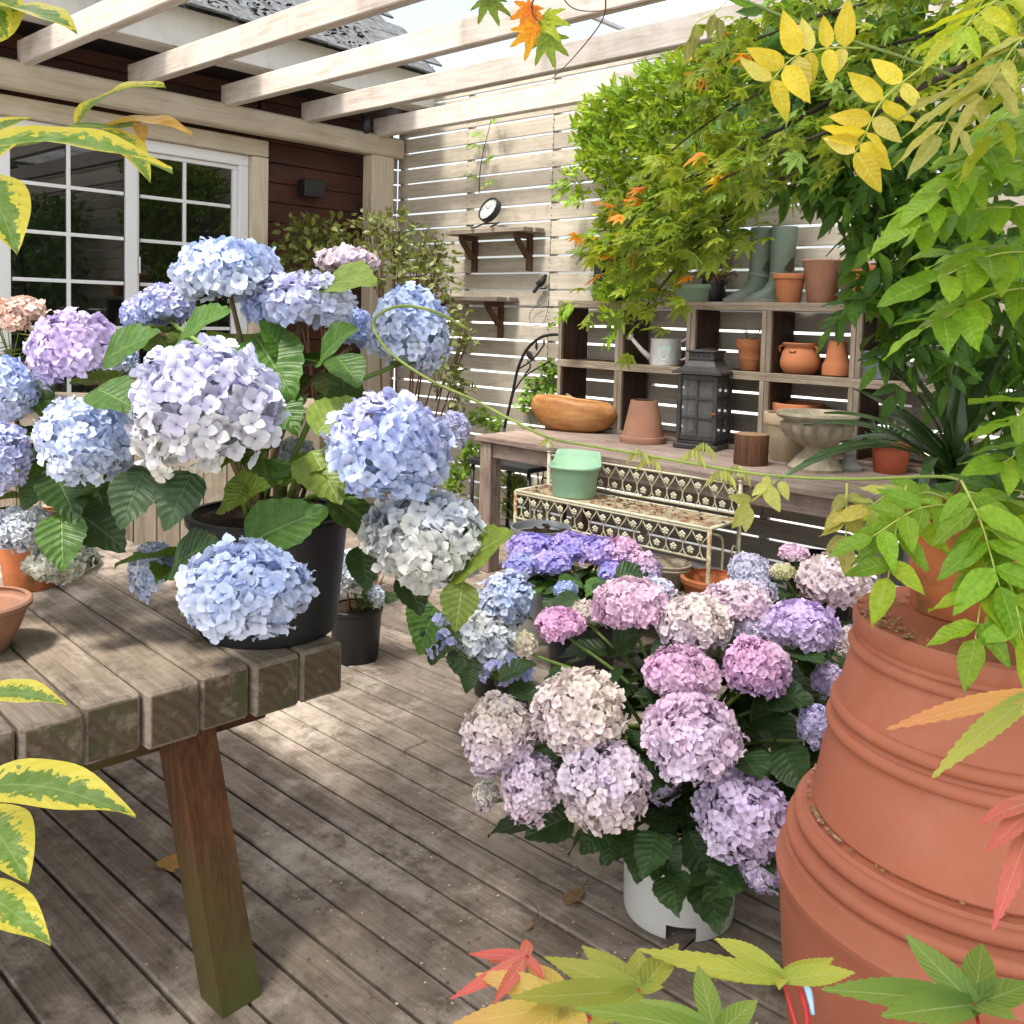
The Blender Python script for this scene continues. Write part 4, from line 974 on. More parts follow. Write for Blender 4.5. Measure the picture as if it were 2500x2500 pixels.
_c = ramp(_nt, _wv.outputs['Fac'], [(0.1, (0.090, 0.064, 0.042)), (0.9, (0.115, 0.086, 0.058))])
_c = mixc(_nt, ramp(_nt, noise(_nt, _v, 11, 6, .7), [(.45, 0.0), (.62, 1.0)]), _c, (0.075, 0.078, 0.035))
_c = mixc(_nt, mth(_nt, 'MULTIPLY', ramp(_nt, noise(_nt, _v, 24, 6, .7), [(.52, 0.0), (.66, 1.0)]), .8), _c, (0.24, 0.195, 0.15))
_nt.links.new(_c, _b.inputs['Base Color']); _b.inputs['Roughness'].default_value = .85; _b.inputs['Specular IOR Level'].default_value = .2
bump(_nt, _b, mth(_nt, 'ADD', mth(_nt, 'MULTIPLY', _wv.outputs['Fac'], .3), noise(_nt, _v, 30, 5, .7)), .6, .003)
for i in range(12):
    dx = (-.004, .0, -.012, -.002, -.016, .002, -.008, -.003, 0.0, -.01, .0, -.006)[i]
    board('end_grain', ENDG, tab, (dx + .0008, -0.0515 - i * 0.103, TZF - 0.0525), (0.0022, 0.083, 0.089), 0.0008)
def sheared_leg(foot, top, z1):
    Rm = Matrix.Rotation(R(-90), 4, 'Y')
    v = [(x, y, 0) for x, y in foot] + [(x, y, z1) for x, y in top]
    b = Bag().add(v, [(3, 2, 1, 0), (4, 5, 6, 7), (0, 1, 5, 4), (1, 2, 6, 5), (2, 3, 7, 6), (3, 0, 4, 7)])
    me = b.mesh('leg'); me.transform(Rm.inverted()); return me
Mi = Matrix.Rotation(R(3.5), 3, 'Z')
def tl(x, y): q = Mi @ (Vector((x, y, 0)) - Vector((-1.508, 1.165, 0))); return (q.x, q.y)
ft = [tl(-1.519, .852), tl(-1.441, .852), tl(-1.444, .933), tl(-1.522, .933)]
tp = [(x - .107, y - .042) for x, y in ft]
for mx_, my_ in ((0, 0), (0, 1), (1, 0), (1, 1)):
    F = [((-1.75 - x) if mx_ else x, (-1.236 - y) if my_ else y) for x, y in ft]; T_ = [((-1.75 - x) if mx_ else x, (-1.236 - y) if my_ else y) for x, y in tp]
    if mx_ != my_: F, T_ = F[::-1], T_[::-1]
    if my_ == 0 and mx_ == 0: pass
    o = ob('leg', sheared_leg(F, T_, TZF - .106), LEGW, tab); o.rotation_euler = (0, R(-90), 0)
for x in (-.14, -1.61):
    board('cross_beam', LEGW, tab, (x, -.618, TZF - .106 - .028), (.07, 1.0, .055), .004, 'Y')
# terracotta bowl at the table's near side
bw_ = Vector((-1.952, 0.613, 0.6))
pot('terracotta_bowl', 'smooth pinkish terracotta bowl on the table top', bw_, [(.055, 0), (.058, .004), (.082, .05), (.094, .085), (.101, .089), (.103, .098), (.099, .102)], TERRA_OLD, cat='bowl', n=48)

# ------------------------------------------------------------------ stacked big terracotta pots
SA = (-0.401, 1.549)
def rib(r, z, h=.010, out=.007):
    return [(r + out * math.cos(t) - .0006 * math.sin(t), z + h * math.sin(t)) for t in np.linspace(-math.pi / 2, math.pi / 2, 11)]
gs = 'big terracotta pots nested upside down'
prof = [(.262, 0), (.268, .10), (.285, .25), (.293, .36), (.2955, .385), (.30, .395), (.30, .405), (.294, .412), (.288, .44)] + rib(.277, .458, .011, .010) + rib(.263, .488, .012, .012) + [(.258, .505), (.24, .507), (.23, .50)]
e = empty('big_terracotta_pot', (SA[0], SA[1], 0), label='lowest and widest of the big terracotta pots stacked upside down', cat='pot', group=gs)
ob('body', Bag().lathe([(.001, 0)] + prof + [(.001, .49)], 96).mesh('body'), TERRA_S, e)
prof2 = [(.244, .0), (.247, .005), (.234, .09)] + rib(.2225, .139, .011, .010) + rib(.2165, .168, .011, .010) + [(.213, .19), (.203, .235)] + rib(.1935, .266, .010, .010) + [(.1915, .283), (.198, .296), (.198, .312), (.193, .318), (.15, .318), (.001, .316)]
e = empty('big_terracotta_pot', (SA[0], SA[1], .5075), label='ribbed upper pot of the big upside-down terracotta stack', cat='pot', group=gs)
ob('body', Bag().lathe([(.001, 0)] + prof2, 96).mesh('body'), TERRA_S, e)
db = Bag()
CRUMB = simple('dry_crumbs', (.30, .19, .10), .9, .5, 90)
for i in range(210):
    a = rnd.choice([rnd.uniform(2.6, 5.6), rnd.gauss(3.3, .25), rnd.gauss(4.0, .15)]); r = rnd.choice([.196 - abs(rnd.gauss(0, .035)), .196 - abs(rnd.gauss(0, .02)), .2545])
    z = .8265 if r < .2 else .510
    s = rnd.uniform(.0015, .0065); p = Vector((SA[0] + r * math.cos(a), SA[1] + r * math.sin(a), z + .002)); q = rnd.uniform(0, 6)
    db.add([p + Vector((s * math.cos(q + k) * (1 if k % 2 else .5), s * math.sin(q + k), rnd.uniform(0, .003))) for k in (0, 1.57, 3.14, 4.71)], [(0, 1, 2, 3)])
tag(ob('plant_debris', db.mesh('plant_debris'), CRUMB), 'tiny dried leaf crumbs scattered on the big terracotta pots', 'debris', kind='stuff')
SMALLPOT = Vector((-0.449, 1.582, 0.826))
pot('terracotta_pot', 'mossy orange terracotta pot standing on the big upside-down pots', SMALLPOT, [(.078, 0), (.079, .004), (.087, .135), (.089, .14), (.091, .165), (.088, .168)], TERRA_MOSS, .88)
cordp = [(-0.509, 1.156, 0.4), (-0.483, 1.114, 0.415), (-0.469, 1.098, 0.409), (-0.458, 1.08, 0.398)]
tube('red_cord', cordp, .0035, STEMR, None, 6, 4); tag(bpy.data.objects['red_cord'], 'thin red cord hanging beside the big terracotta pots', 'cord')
cordp = [(-0.498, 1.153, 0.405), (-0.476, 1.12, 0.418), (-0.463, 1.104, 0.405)]
BLUEP = simple('pale_blue_plastic', (.40, .62, .78), .4, .05)
tube('blue_tie', cordp, [.004, .005, .003], BLUEP, None, 6, 4); tag(bpy.data.objects['blue_tie'], 'pale blue plastic tie beside the red cord', 'tie')

# ------------------------------------------------------------------ leaf and petal templates (quads, UV u across, v along)
def grid_leaf(nu, nv, wf, zf, yf=None, serr=0.0):
    V = []; U = []; Q = []
    for i in range(nu + 1):
        t = i / nu; hw = wf(t)
        for j in range(nv + 1):
            s = -1 + 2 * j / nv
            e = serr * (1 if i % 2 else -1) if abs(s) > .99 and 0 < i < nu else 0
            V.append((t + e * .5, s * (hw + e * .3) + (yf(t) if yf else 0), zf(t, s))); U.append((s, t))
    for i in range(nu):
        for j in range(nv):
            a = i * (nv + 1) + j; Q.append((a, a + nv + 1, a + nv + 2, a + 1))
    return np.array(V, np.float32), np.array(Q, np.int32), np.array(U, np.float32)
def bez(ks, vs): return lambda t: float(np.interp(t, ks, vs))
ovate = lambda t: .40 * (math.sin(math.pi * min(1, t ** .72)) ** .85) * (1 - .12 * t) + .004
lance = lambda t: .17 * (math.sin(math.pi * t ** .80) ** .9) + .003
lance2 = lambda t: .20 * (math.sin(math.pi * t ** .70) ** .9) + .003
def T_leaf(kind, seed):
    r = random.Random(seed); dr = r.uniform(.05, .30); fo = r.uniform(.08, .22); tw = r.uniform(-.25, .25); ph = r.uniform(0, 6)
    if kind == 'hyd': return grid_leaf(14, 6, ovate, lambda t, s: fo * abs(s) * ovate(t) * 1.2 - dr * t * t + .018 * math.sin(t * 18 + ph) * abs(s) + tw * s * t * .2, None, .028)
    if kind == 'leaflet': return grid_leaf(8, 4, lance2, lambda t, s: fo * 1.4 * abs(s) * lance2(t) - dr * t * t + .022 * math.sin(t * 15 + ph) * abs(s) + tw * s * t * .25, lambda t: .04 * tw * math.sin(math.pi * t))
    if kind == 'small': return grid_leaf(3, 2, lambda t: .21 * math.sin(math.pi * t ** .8) + .004, lambda t, s: fo * abs(s) * .2 - dr * t * t)
    if kind == 'fine': return grid_leaf(3, 2, lambda t: .15 * math.sin(math.pi * t ** .8) + .004, lambda t, s: fo * abs(s) * .25 - dr * t * t)
    if kind == 'round': return grid_leaf(3, 2, lambda t: .42 * math.sin(math.pi * min(1, t ** .9)) ** .7 + .01, lambda t, s: fo * abs(s) * .3 - dr * t * t)
    if kind == 'vari': return grid_leaf(14, 6, lambda t: .155 * (math.sin(math.pi * t ** .85) ** .85) * (1.1 - .25 * t) + .003, lambda t, s: fo * 1.1 * abs(s) * .16 + .42 * (t - t * t) * (1 if dr > .1 else .6) - dr * .4 * t * t + .012 * math.sin(t * 13 + ph) * s)
def maple_template(seed, sharp=1.0):
    """seven pointed lobes from one centre; the main lobe along +X"""
    r = random.Random(seed); V = []; Q = []; U = []
    for a, L, w in ((0, 1, .15), (38, .92, .145), (-38, .92, .145), (78, .68, .12), (-78, .68, .12), (122, .36, .09), (-122, .36, .09)):
        a = R(a + r.uniform(-5, 5)); L *= r.uniform(.92, 1.06); dr = r.uniform(.06, .32)
        v, q, u = grid_leaf(6, 2, lambda t: w * (math.sin(math.pi * (0.22 + .78 * t)) ** .9) + .002, lambda t, s: .05 * abs(s) - dr * t * t * L, None, .035)
        x = v[:, 0] * L; y = v[:, 1]
        vv = np.stack([x * math.cos(a) - y * math.sin(a), x * math.sin(a) + y * math.cos(a), v[:, 2] + r.uniform(0, .004)], 1)
        Q.append(q + sum(len(k) for k in V)); V.append(vv); U.append(u)
    return np.concatenate(V).astype(np.float32), np.concatenate(Q), np.concatenate(U)
TPL = {k: [T_leaf(k, 11 * i + 3) for i in range(4)] for k in ('hyd', 'leaflet', 'small', 'fine', 'round', 'vari')}
TPL['maple'] = [maple_template(i) for i in range(5)]
_tm = {}
def tmesh(kind, i, mat):
    k = (kind, i, mat.name)
    if k not in _tm:
        V, Q, U = TPL[kind][i]; me = mesh_np('leaf', V, Q, np.ones((len(V), 3)), U); me.materials.append(mat); _tm[k] = me
    return _tm[k]
class Many:
    """many copies of templates as one mesh"""
    def __init__(s): s.V = []; s.Q = []; s.U = []; s.C = []; s.n = 0
    def add(s, tpl, M3, t, col=(1, 1, 1)):
        V, Q, U = tpl; W = V @ np.asarray(M3, np.float32).T + np.asarray(t, np.float32)
        s.V.append(W); s.Q.append(Q + s.n); s.U.append(U); s.n += len(V)
        c = np.asarray(col, np.float32); s.C.append(np.broadcast_to(c, (len(V), 3)) if c.ndim == 1 else c)
    def mesh(s, name): return mesh_np(name, np.concatenate(s.V), np.concatenate(s.Q), np.concatenate(s.C), np.concatenate(s.U))
def leaf_mtx(p0, p1, up, wscale=1.0):
    p0 = Vector(p0); d = Vector(p1) - p0; L = d.length; B = basis(d, up)
    return Matrix.Translation(p0) @ B.to_4x4() @ Matrix.Diagonal((L, L * wscale, L, 1))
def leaf(name, kind, mat, parent, p0, p1, up=(0, 0, 1), wscale=1.0, tint=None, var=None):
    o = ob(name, tmesh(kind, rnd.randrange(len(TPL[kind])) if var is None else var, mat), None, parent, mtx=Matrix.Translation(-parent.location) @ leaf_mtx(p0, p1, up, wscale))
    if tint is not None: o.color = (*tint, 1)
    return o
def rdir(zlo=-1, zhi=1):
    z = rnd.uniform(zlo, zhi); a = rnd.uniform(0, 2 * math.pi); q = math.sqrt(max(0, 1 - z * z)); return Vector((q * math.cos(a), q * math.sin(a), z))
# floret: four petals with a tinted eye
def floret_tpl(seed):
    r = random.Random(seed); V = []; Q = []; U = []; C = []
    for k in range(4):
        a = math.pi / 2 * k + r.uniform(-.14, .14); cup = r.uniform(.05, .55); curl = r.uniform(-.1, .55); W = r.uniform(.42, .54); tw = r.uniform(-.45, .45); Lp = r.uniform(.92, 1.08)
        wf = bez([0, .25, .5, .75, .9, 1], [.10, .70, 1.0, .78, .45, .03])
        v, q, u = grid_leaf(4, 2, lambda t: W * wf(t), lambda t, s: cup * t + .10 * abs(s) * math.sin(math.pi * t) - curl * t ** 3 + tw * s * t * .5)
        x = .07 + v[:, 0] * .93 * Lp; y = v[:, 1]
        Q.append(q + sum(len(z) for z in V)); V.append(np.stack([x * math.cos(a) - y * math.sin(a), x * math.sin(a) + y * math.cos(a), v[:, 2] + .008 * (k % 2)], 1)); U.append(u)
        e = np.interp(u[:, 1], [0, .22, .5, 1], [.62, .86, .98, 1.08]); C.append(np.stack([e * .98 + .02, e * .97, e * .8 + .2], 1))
    return np.concatenate(V).astype(np.float32), np.concatenate(Q), np.concatenate(U), np.concatenate(C).astype(np.float32)
FLT = [floret_tpl(100 + i) for i in range(7)]
FLM = []
for V, Q, U, C in FLT:
    me = mesh_np('floret', V, Q, C, U); me.materials.append(PETAL); FLM.append(me)
COREM = Bag().lathe([(.001, -1), (.5, -.85), (.85, -.5), (1, 0), (.85, .5), (.5, .85), (.001, 1)], 20).mesh('core'); COREM.materials.append(CORE)
def mixt(a, b, t): return tuple(x + (y - x) * t for x, y in zip(a, b))
def flower_head(plant, hd, cols, axis, fl=.165, budget=None, cover=-.55, dens=1.0, lacy=False):
    """a mophead: florets over an ellipsoid; cols = (top, low, alternate)"""
    x, y, z, rx, rz = hd; rx *= .90; rz *= .90; c = Vector((x, y, z)); ctop, clow, calt = cols
    axis = Vector(axis).normalized(); B = axis.to_track_quat('Z', 'Y').to_matrix()
    cm = COREM.copy(); cm.transform(Matrix.Diagonal((rx * .66, rx * .66, rz * .62, 1)))
    cm.materials.clear(); cm.materials.append(PETAL)
    ca = cm.color_attributes.new('Col', 'FLOAT_COLOR', 'POINT'); ca.data.foreach_set('color', np.ones(len(cm.vertices) * 4, np.float32))
    h = ob('flower_head', cm, None, plant, c - plant.location); h.color = (*mixt(mixt(ctop, clow, .6), (.30, .36, .22), .45), 1)
    N = int(dens * 6.4 / (fl * fl) * (1 - cover) / 2 * .95); fr = fl * rx * 1.22
    mm = Many(); tocam = (CAM - c).normalized(); ga = math.pi * (3 - math.sqrt(5)); off = rnd.uniform(0, 6)
    pal = rnd.uniform(.3, .8); pd = rdir()
    N1 = N; N2 = int(N * .55)
    for i in range(N1 + N2):
        inner = i >= N1; ii = i if not inner else i - N1; NN = N2 if inner else N1
        zz = 1 - (1 - cover) * (ii + .5) / NN; q = math.sqrt(max(0, 1 - zz * zz)); a = ga * i + off
        d0 = B @ Vector((q * math.cos(a), q * math.sin(a), zz)); d0 = (d0 + rdir() * .07).normalized()
        n0 = Vector((d0.x / rx, d0.y / rx, d0.z / rz)).normalized()
        lump = .06 * math.sin(4 * d0.x + off) * math.cos(3.5 * d0.z + 2 * off) + .045 * math.sin(7 * d0.y + 2 * off) - (.15 if inner else 0)
        p = Vector((d0.x * rx, d0.y * rx, d0.z * rz)) * (1 + lump + rnd.uniform(-.09, .05))
        n = (n0 + rdir() * .72).normalized()
        t = min(1, max(0, .5 - .62 * d0.z + rnd.gauss(0, .16)))
        col = mixt(ctop, clow, t)
        k = max(0, min(1, .5 + .55 * d0.dot(pd) + rnd.gauss(0, .22)))
        col = mixt(col, calt, k * .75); s = rnd.uniform(.90, 1.06); col = tuple(min(.93, v * s) for v in col)
        sz = fr * rnd.uniform(.80, 1.12)
        Bn = basis(n.orthogonal(), n) @ Matrix.Rotation(rnd.uniform(0, 6.28), 3, 'Z')
        fi = rnd.randrange(len(FLT))
        if budget is not None and budget[0] > 0 and not inner and n0.dot(tocam) > .18:
            budget[0] -= 1
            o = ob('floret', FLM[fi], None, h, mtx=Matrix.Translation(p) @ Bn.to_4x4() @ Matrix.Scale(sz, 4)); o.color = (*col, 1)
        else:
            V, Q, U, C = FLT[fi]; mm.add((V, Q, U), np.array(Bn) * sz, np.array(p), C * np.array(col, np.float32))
    if mm.n:
        me = mm.mesh('florets'); me.materials.append(PETAL)
        tag(ob('florets', me, None, h), kind='stuff')
    return h
BLUE = (.47, .60, .88); LAV = (.63, .63, .89); WBLUE = (.72, .78, .89); CREAM = (.73, .74, .63); PALE = (.66, .74, .85); LILAC = (.72, .60, .86); GREY = (.64, .70, .71)
PINK = (.86, .60, .75); PPINK = (.86, .74, .78); CPINK = (.87, .79, .67); PURP = (.68, .53, .84); HOT = (.87, .53, .77); YG = (.72, .74, .32); VIO = (.40, .36, .84); LLAV = (.78, .70, .84); PEACH = (.86, .60, .50); MAUVE = (.70, .56, .62)
def hydrangea(name, label, base, rimz, heads, mats, pr=.10, nl=3, fl=.165, ll=.12, group=None, cat='hydrangea', ax=.6, stem_r=.006, bud=300, dens=1.0, spread=1.0, smat=None):
    """heads: (head, colours[, floret ratio]) largest first; stems from the soil, leaves in pairs below each head"""
    e = empty(name, base, 0, label, cat, group); b0 = Vector((base[0], base[1], rimz)); budget = [bud]
    for hi, hh in enumerate(heads):
        hd, cols = hh[0], hh[1]; c = Vector(hd[:3]); out = (c - b0); out2 = Vector((out.x, out.y, 0))
        axis = (out.normalized() * ax + Vector((0, 0, 1)) * (1 - ax * .5)).normalized()
        flower_head(e, hd, cols, axis, hh[2] if len(hh) > 2 else fl, budget, dens=dens)
        s0 = b0 + Vector((rnd.uniform(-1, 1), rnd.uniform(-1, 1), 0)) * pr * .35 - Vector((0, 0, .02))
        s1 = c - axis * hd[4] * .5; mid = s0.lerp(s1, .5) + Vector((0, 0, .25 * out2.length)) - out2 * .12
        pts = smooth_pts([s0, mid, s1], 5)
        o = tube('stem', pts, list(np.linspace(stem_r * 1.1, stem_r * .7, len(pts))), smat if smat and hi % 2 else STEMG, e, 7)
        for q in range(nl):
            k = rnd.uniform(.45, .98); p = pts[int(k * (len(pts) - 1))]
            a = rnd.uniform(0, 6.28); dd = Vector((math.cos(a), math.sin(a), rnd.uniform(-.55, .25))).normalized()
            if dd.dot(out2) < 0 and rnd.random() < .6: dd = Vector((-dd.x, -dd.y, dd.z))
            L = ll * rnd.uniform(.7, 1.2)
            leaf('leaf', 'hyd', rnd.choice(mats), e, p + dd * .015, p + dd * L, Vector((0, 0, 1)) + rdir() * .5, rnd.uniform(.85, 1.1))
    return e

# ------------------------------------------------------------------ big blue hydrangea in the black pot on the table
PA = Vector((-1.693, 1.103, 0.6))
pot('black_pot', 'tall black plastic pot of the big blue hydrangea on the table', PA, [(.138, 0), (.142, .004), (.146, .03), (.163, .225), (.170, .230), (.173, .245), (.170, .25)], BLACKPL, .9, n=56)
HA = [(-1.569, 0.885, 1.086, 0.1415, 0.1377), (-1.825, 1.081, 1.351, 0.1173, 0.0818), (-1.377, 1.162, 1.012, 0.1227, 0.1148), (-1.392, 0.859, 0.797, 0.1126, 0.0788), (-1.338, 1.224, 0.836, 0.1288, 0.0902), (-1.739, 1.208, 1.29, 0.1223, 0.068), (-1.603, 1.408, 1.225, 0.0933, 0.124), (-1.898, 0.783, 1.182, 0.0916, 0.0818), (-2.112, 1.084, 1.277, 0.0684, 0.0566), (-1.756, 1.378, 1.231, 0.0406, 0.06), (-1.824, 0.908, 0.731, 0.0492, 0.0611), (-1.986, 1.522, 1.41, 0.0808, 0.0356), (-1.466, 1.421, 1.024, 0.0379, 0.0451), (-2.068, 0.95, 1.146, 0.0462, 0.0508), (-1.804, 1.241, 0.936, 0.052, 0.0473), (-2.186, 1.055, 1.256, 0.0445, 0.0495)]
CA = [(LAV, CREAM, WBLUE), (BLUE, WBLUE, PALE), (LAV, PALE, BLUE), (BLUE, PALE, WBLUE), (PALE, GREY, CREAM), (LAV, BLUE, WBLUE), (BLUE, PALE, WBLUE), (LILAC, LILAC, LAV), (LAV, BLUE, LAV), (BLUE, BLUE, LAV), (PALE, GREY, BLUE), (PPINK, LILAC, CPINK), (LAV, PALE, LAV), (BLUE, PALE, WBLUE), (CREAM, GREY, PALE), (LAV, BLUE, LAV)]
HM = [HYD, HYD, HYDY]
hya = hydrangea('blue_hydrangea', 'big blue and lavender mophead hydrangea in a black pot', PA, PA.z + .235, list(zip(HA, CA)), HM, .12, 3, .16, .15, stem_r=.007, smat=STEMB)
for (p0, p1), m, w_ in zip([((-1.465, 0.906, 0.854), (-1.413, 1.041, 0.923)), ((-1.536, 1.113, 1.18), (-1.434, 1.104, 1.256)), ((-1.735, 0.921, 1.214), (-1.631, 0.954, 1.289)), ((-1.796, 0.793, 1.172), (-1.686, 0.845, 1.239)), ((-1.722, 0.749, 1.124), (-1.609, 0.769, 1.105)), ((-1.484, 1.067, 1.04), (-1.484, 1.155, 1.116)), ((-1.529, 1.09, 1.001), (-1.409, 1.071, 0.923)), ((-1.581, 0.865, 0.977), (-1.56, 0.795, 0.884)), ((-1.677, 0.817, 0.97), (-1.656, 0.761, 0.873)), ((-1.598, 0.834, 0.799), (-1.492, 0.856, 0.872)), ((-1.56, 0.963, 0.946), (-1.527, 0.909, 0.911)), ((-1.281, 1.231, 0.778), (-1.158, 1.269, 0.882)), ((-1.214, 1.21, 0.781), (-1.192, 1.169, 0.702)), ((-1.369, 1.203, 0.769), (-1.311, 1.196, 0.698)), ((-1.485, 1.182, 0.804), (-1.436, 1.166, 0.725)), ((-1.697, 1.237, 1.341), (-1.536, 1.249, 1.349)), ((-1.759, 1.103, 1.221), (-1.619, 1.112, 1.108)), ((-1.6, 1.235, 1.068), (-1.578, 1.195, 1.159)), ((-1.704, 1.149, 1.179), (-1.713, 1.093, 1.257)), ((-1.61, 0.94, 0.901), (-1.503, 0.962, 0.962)), ((-1.52, 1.02, 0.873), (-1.453, 1.056, 0.895)), ((-1.586, 1.19, 1.184), (-1.489, 1.179, 1.139)), ((-1.682, 1.095, 1.104), (-1.592, 1.104, 1.035))],
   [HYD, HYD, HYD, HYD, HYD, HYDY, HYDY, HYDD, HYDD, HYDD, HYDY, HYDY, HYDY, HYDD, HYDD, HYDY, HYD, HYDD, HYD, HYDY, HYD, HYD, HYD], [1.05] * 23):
    leaf('leaf', 'hyd', m, hya, p0, p1, (CAM - Vector(p0)).normalized() * .75 + Vector((0, 0, .8)) + rdir() * .15, w_)
for k in range(9):
    a = rnd.uniform(0, 6.28); q = PA + Vector((math.cos(a) * .08, math.sin(a) * .08, .225)); t_ = q + Vector((math.cos(a) * .07, math.sin(a) * .07, rnd.uniform(.06, .18)))
    tube('old_stem', [q, q.lerp(t_, .5) + Vector((0, 0, .02)), t_], [.004, .0035, .002], STEMB, hya, 6, 3)

# blue hydrangea in terracotta on the table
PB = Vector((-2.324, 0.851, 0.6))
pot('terracotta_pot', 'mossy terracotta pot of the pale blue hydrangea on the table', PB, [(.052, 0), (.054, .004), (.072, .14), (.078, .143), (.08, .175), (.077, .178)], TERRA_MOSS, .9)
HB = [(-1.79, 0.759, 1.019, 0.0901, 0.0877), (-1.989, 0.679, 1.099, 0.0692, 0.0716), (-1.931, 0.654, 0.977, 0.057, 0.0792), (-2.048, 0.737, 0.808, 0.0643, 0.0472), (-2.013, 0.803, 0.731, 0.0767, 0.0366), (-2.116, 0.625, 1.025, 0.0919, 0.0878)]
CB = [(BLUE, PALE, WBLUE), (BLUE, PALE, WBLUE), (BLUE, PALE, LAV), (CREAM, GREY, PALE), (CREAM, CREAM, (.5, .52, .36)), (BLUE, PALE, WBLUE)]
hyb = hydrangea('blue_hydrangea', 'pale blue hydrangea in a terracotta pot with greenish lower heads', PB, PB.z + .17, list(zip(HB, CB)), [HYD, HYDD], .06, 4, .165, .13, smat=STEMB)
for (p0, p1), m in zip([((-1.905, 0.743, 0.947), (-1.793, 0.744, 0.875)), ((-1.804, 0.837, 0.967), (-1.731, 0.828, 0.873)), ((-1.837, 0.732, 0.878), (-1.769, 0.704, 0.784)), ((-1.867, 0.783, 0.857), (-1.745, 0.81, 0.818)), ((-1.922, 0.726, 0.939), (-1.89, 0.684, 0.884)), ((-1.894, 0.819, 0.924), (-1.823, 0.821, 0.818)), ((-2.011, 0.729, 1.129), (-1.924, 0.735, 1.061)), ((-1.856, 0.771, 0.91), (-1.782, 0.787, 0.935))], [HYDD, HYDD, HYD, HYDD, HYDD, HYDD, HYD, HYD]):
    leaf('leaf', 'hyd', m, hyb, p0, p1, (CAM - Vector(p0)).normalized() * .8 + Vector((0, 0, .6)) + rdir() * .2)

# small black pot on the deck behind the table
PC = Vector((-2.682, 2.12, 0.0))
pot('black_pot', 'small black plastic pot on the deck behind the table', PC, [(.082, 0), (.084, .004), (.094, .175), (.099, .178), (.10, .192), (.097, .195)], BLACKPL, .92, n=48)
hyc = hydrangea('blue_hydrangea', 'sparse pale hydrangea with reddish stems in the small black pot', PC, PC.z + .185, [(hd, (PALE, CREAM, GREY)) for hd in [(-2.605, 2.021, 0.351, 0.0697, 0.0871), (-2.568, 2.114, 0.252, 0.0368, 0.0442)]], [HYDD, HYD], .06, 4, .2, .12, smat=STEMR)
for k in range(6):
    a = rnd.uniform(0, 6.28); q = PC + Vector((math.cos(a) * .04, math.sin(a) * .04, .18)); t_ = q + Vector((math.cos(a) * .06, math.sin(a) * .06, rnd.uniform(.08, .16)))
    tube('old_stem', [q, t_], [.004, .0025], TWIG, hyc, 6)
# blue and cream hydrangea on the deck
PD = Vector((-2.097, 2.268, 0.0))
pot('black_pot', 'low dark pot almost hidden by blue and cream hydrangea heads', PD, flower_pot(.08, .10, .17), BLACKPL, .92)
hyd_ = hydrangea('blue_hydrangea', 'hydrangea with one blue and one cream head on the deck beside the pink ones', PD, .165, list(zip([(-1.863, 1.949, 0.317, 0.1065, 0.0847), (-1.853, 2.035, 0.423, 0.0862, 0.0887), (-2.025, 2.004, 0.307, 0.051, 0.0574)], [(CREAM, GREY, PALE), (BLUE, PALE, WBLUE), (CREAM, GREY, CREAM)])), [HYDD, HYD], .07, 5, .19, .11, bud=200)
for (p0, p1), m in zip([((-1.941, 1.819, 0.432), (-1.931, 1.75, 0.307)), ((-1.914, 1.842, 0.409), (-1.904, 1.773, 0.279)), ((-1.783, 1.816, 0.295), (-1.753, 1.772, 0.246)), ((-1.558, 1.649, 0.702), (-1.608, 1.601, 0.67)), ((-1.882, 1.864, 0.315), (-1.781, 1.815, 0.26)), ((-1.997, 1.837, 0.44), (-1.99, 1.769, 0.359))], [HYD, HYDD, HYDD, HYD, HYDD, HYD]):
    leaf('leaf', 'hyd', m, hyd_, p0, p1, (CAM - Vector(p0)).normalized() + Vector((0, 0, .4)) + rdir() * .2)
# blue lacecap beside it: loose florets on thin stalks
lc = empty('lacecap_hydrangea', PD + Vector((.12, -.06, -.0002)), label='small blue lacecap hydrangea with loose florets in front of the cream head', cat='hydrangea')
pot('black_pot', 'small dark pot under the blue lacecap hydrangea', lc.location, flower_pot(.05, .06, .10), BLACKPL, .9)
for (p, n_, rr) in zip([Vector(q) for q in [(-1.606, 1.779, 0.352), (-1.635, 1.751, 0.332), (-1.556, 1.783, 0.345), (-1.818, 1.728, 0.435), (-1.776, 1.697, 0.413), (-1.763, 1.707, 0.391), (-1.826, 1.714, 0.356)]], (12, 8, 8, 4, 4, 4, 3), (.05, .035, .035, .02, .02, .02, .02)):
    for k in range(n_):
        q = p + rdir(-.4, 1) * rr * rnd.uniform(.3, 1); n = ((q - p).normalized() + (CAM - q).normalized() * .5 + rdir() * .3).normalized()
        o = ob('floret', FLM[rnd.randrange(7)], None, lc, mtx=Matrix.Translation(q - lc.location) @ (basis(n.orthogonal(), n)).to_4x4() @ Matrix.Scale(rnd.uniform(.013, .019), 4)); o.color = (*mixt((.42, .50, .86), (.60, .62, .88), rnd.random()), 1)
    tube('stem', [lc.location + Vector((0, 0, .08)), (lc.location + p) / 2 + Vector((0, 0, .03)), p], [.004, .003, .002], STEMG, lc, 6, 4)
for (p0, p1) in [((-1.593, 1.722, 0.341), (-1.518, 1.769, 0.403)), ((-1.573, 1.739, 0.32), (-1.476, 1.773, 0.318)), ((-1.613, 1.768, 0.289), (-1.599, 1.708, 0.235))]: leaf('leaf', 'hyd', HYDD, lc, p0, p1, (0, -.3, 1))

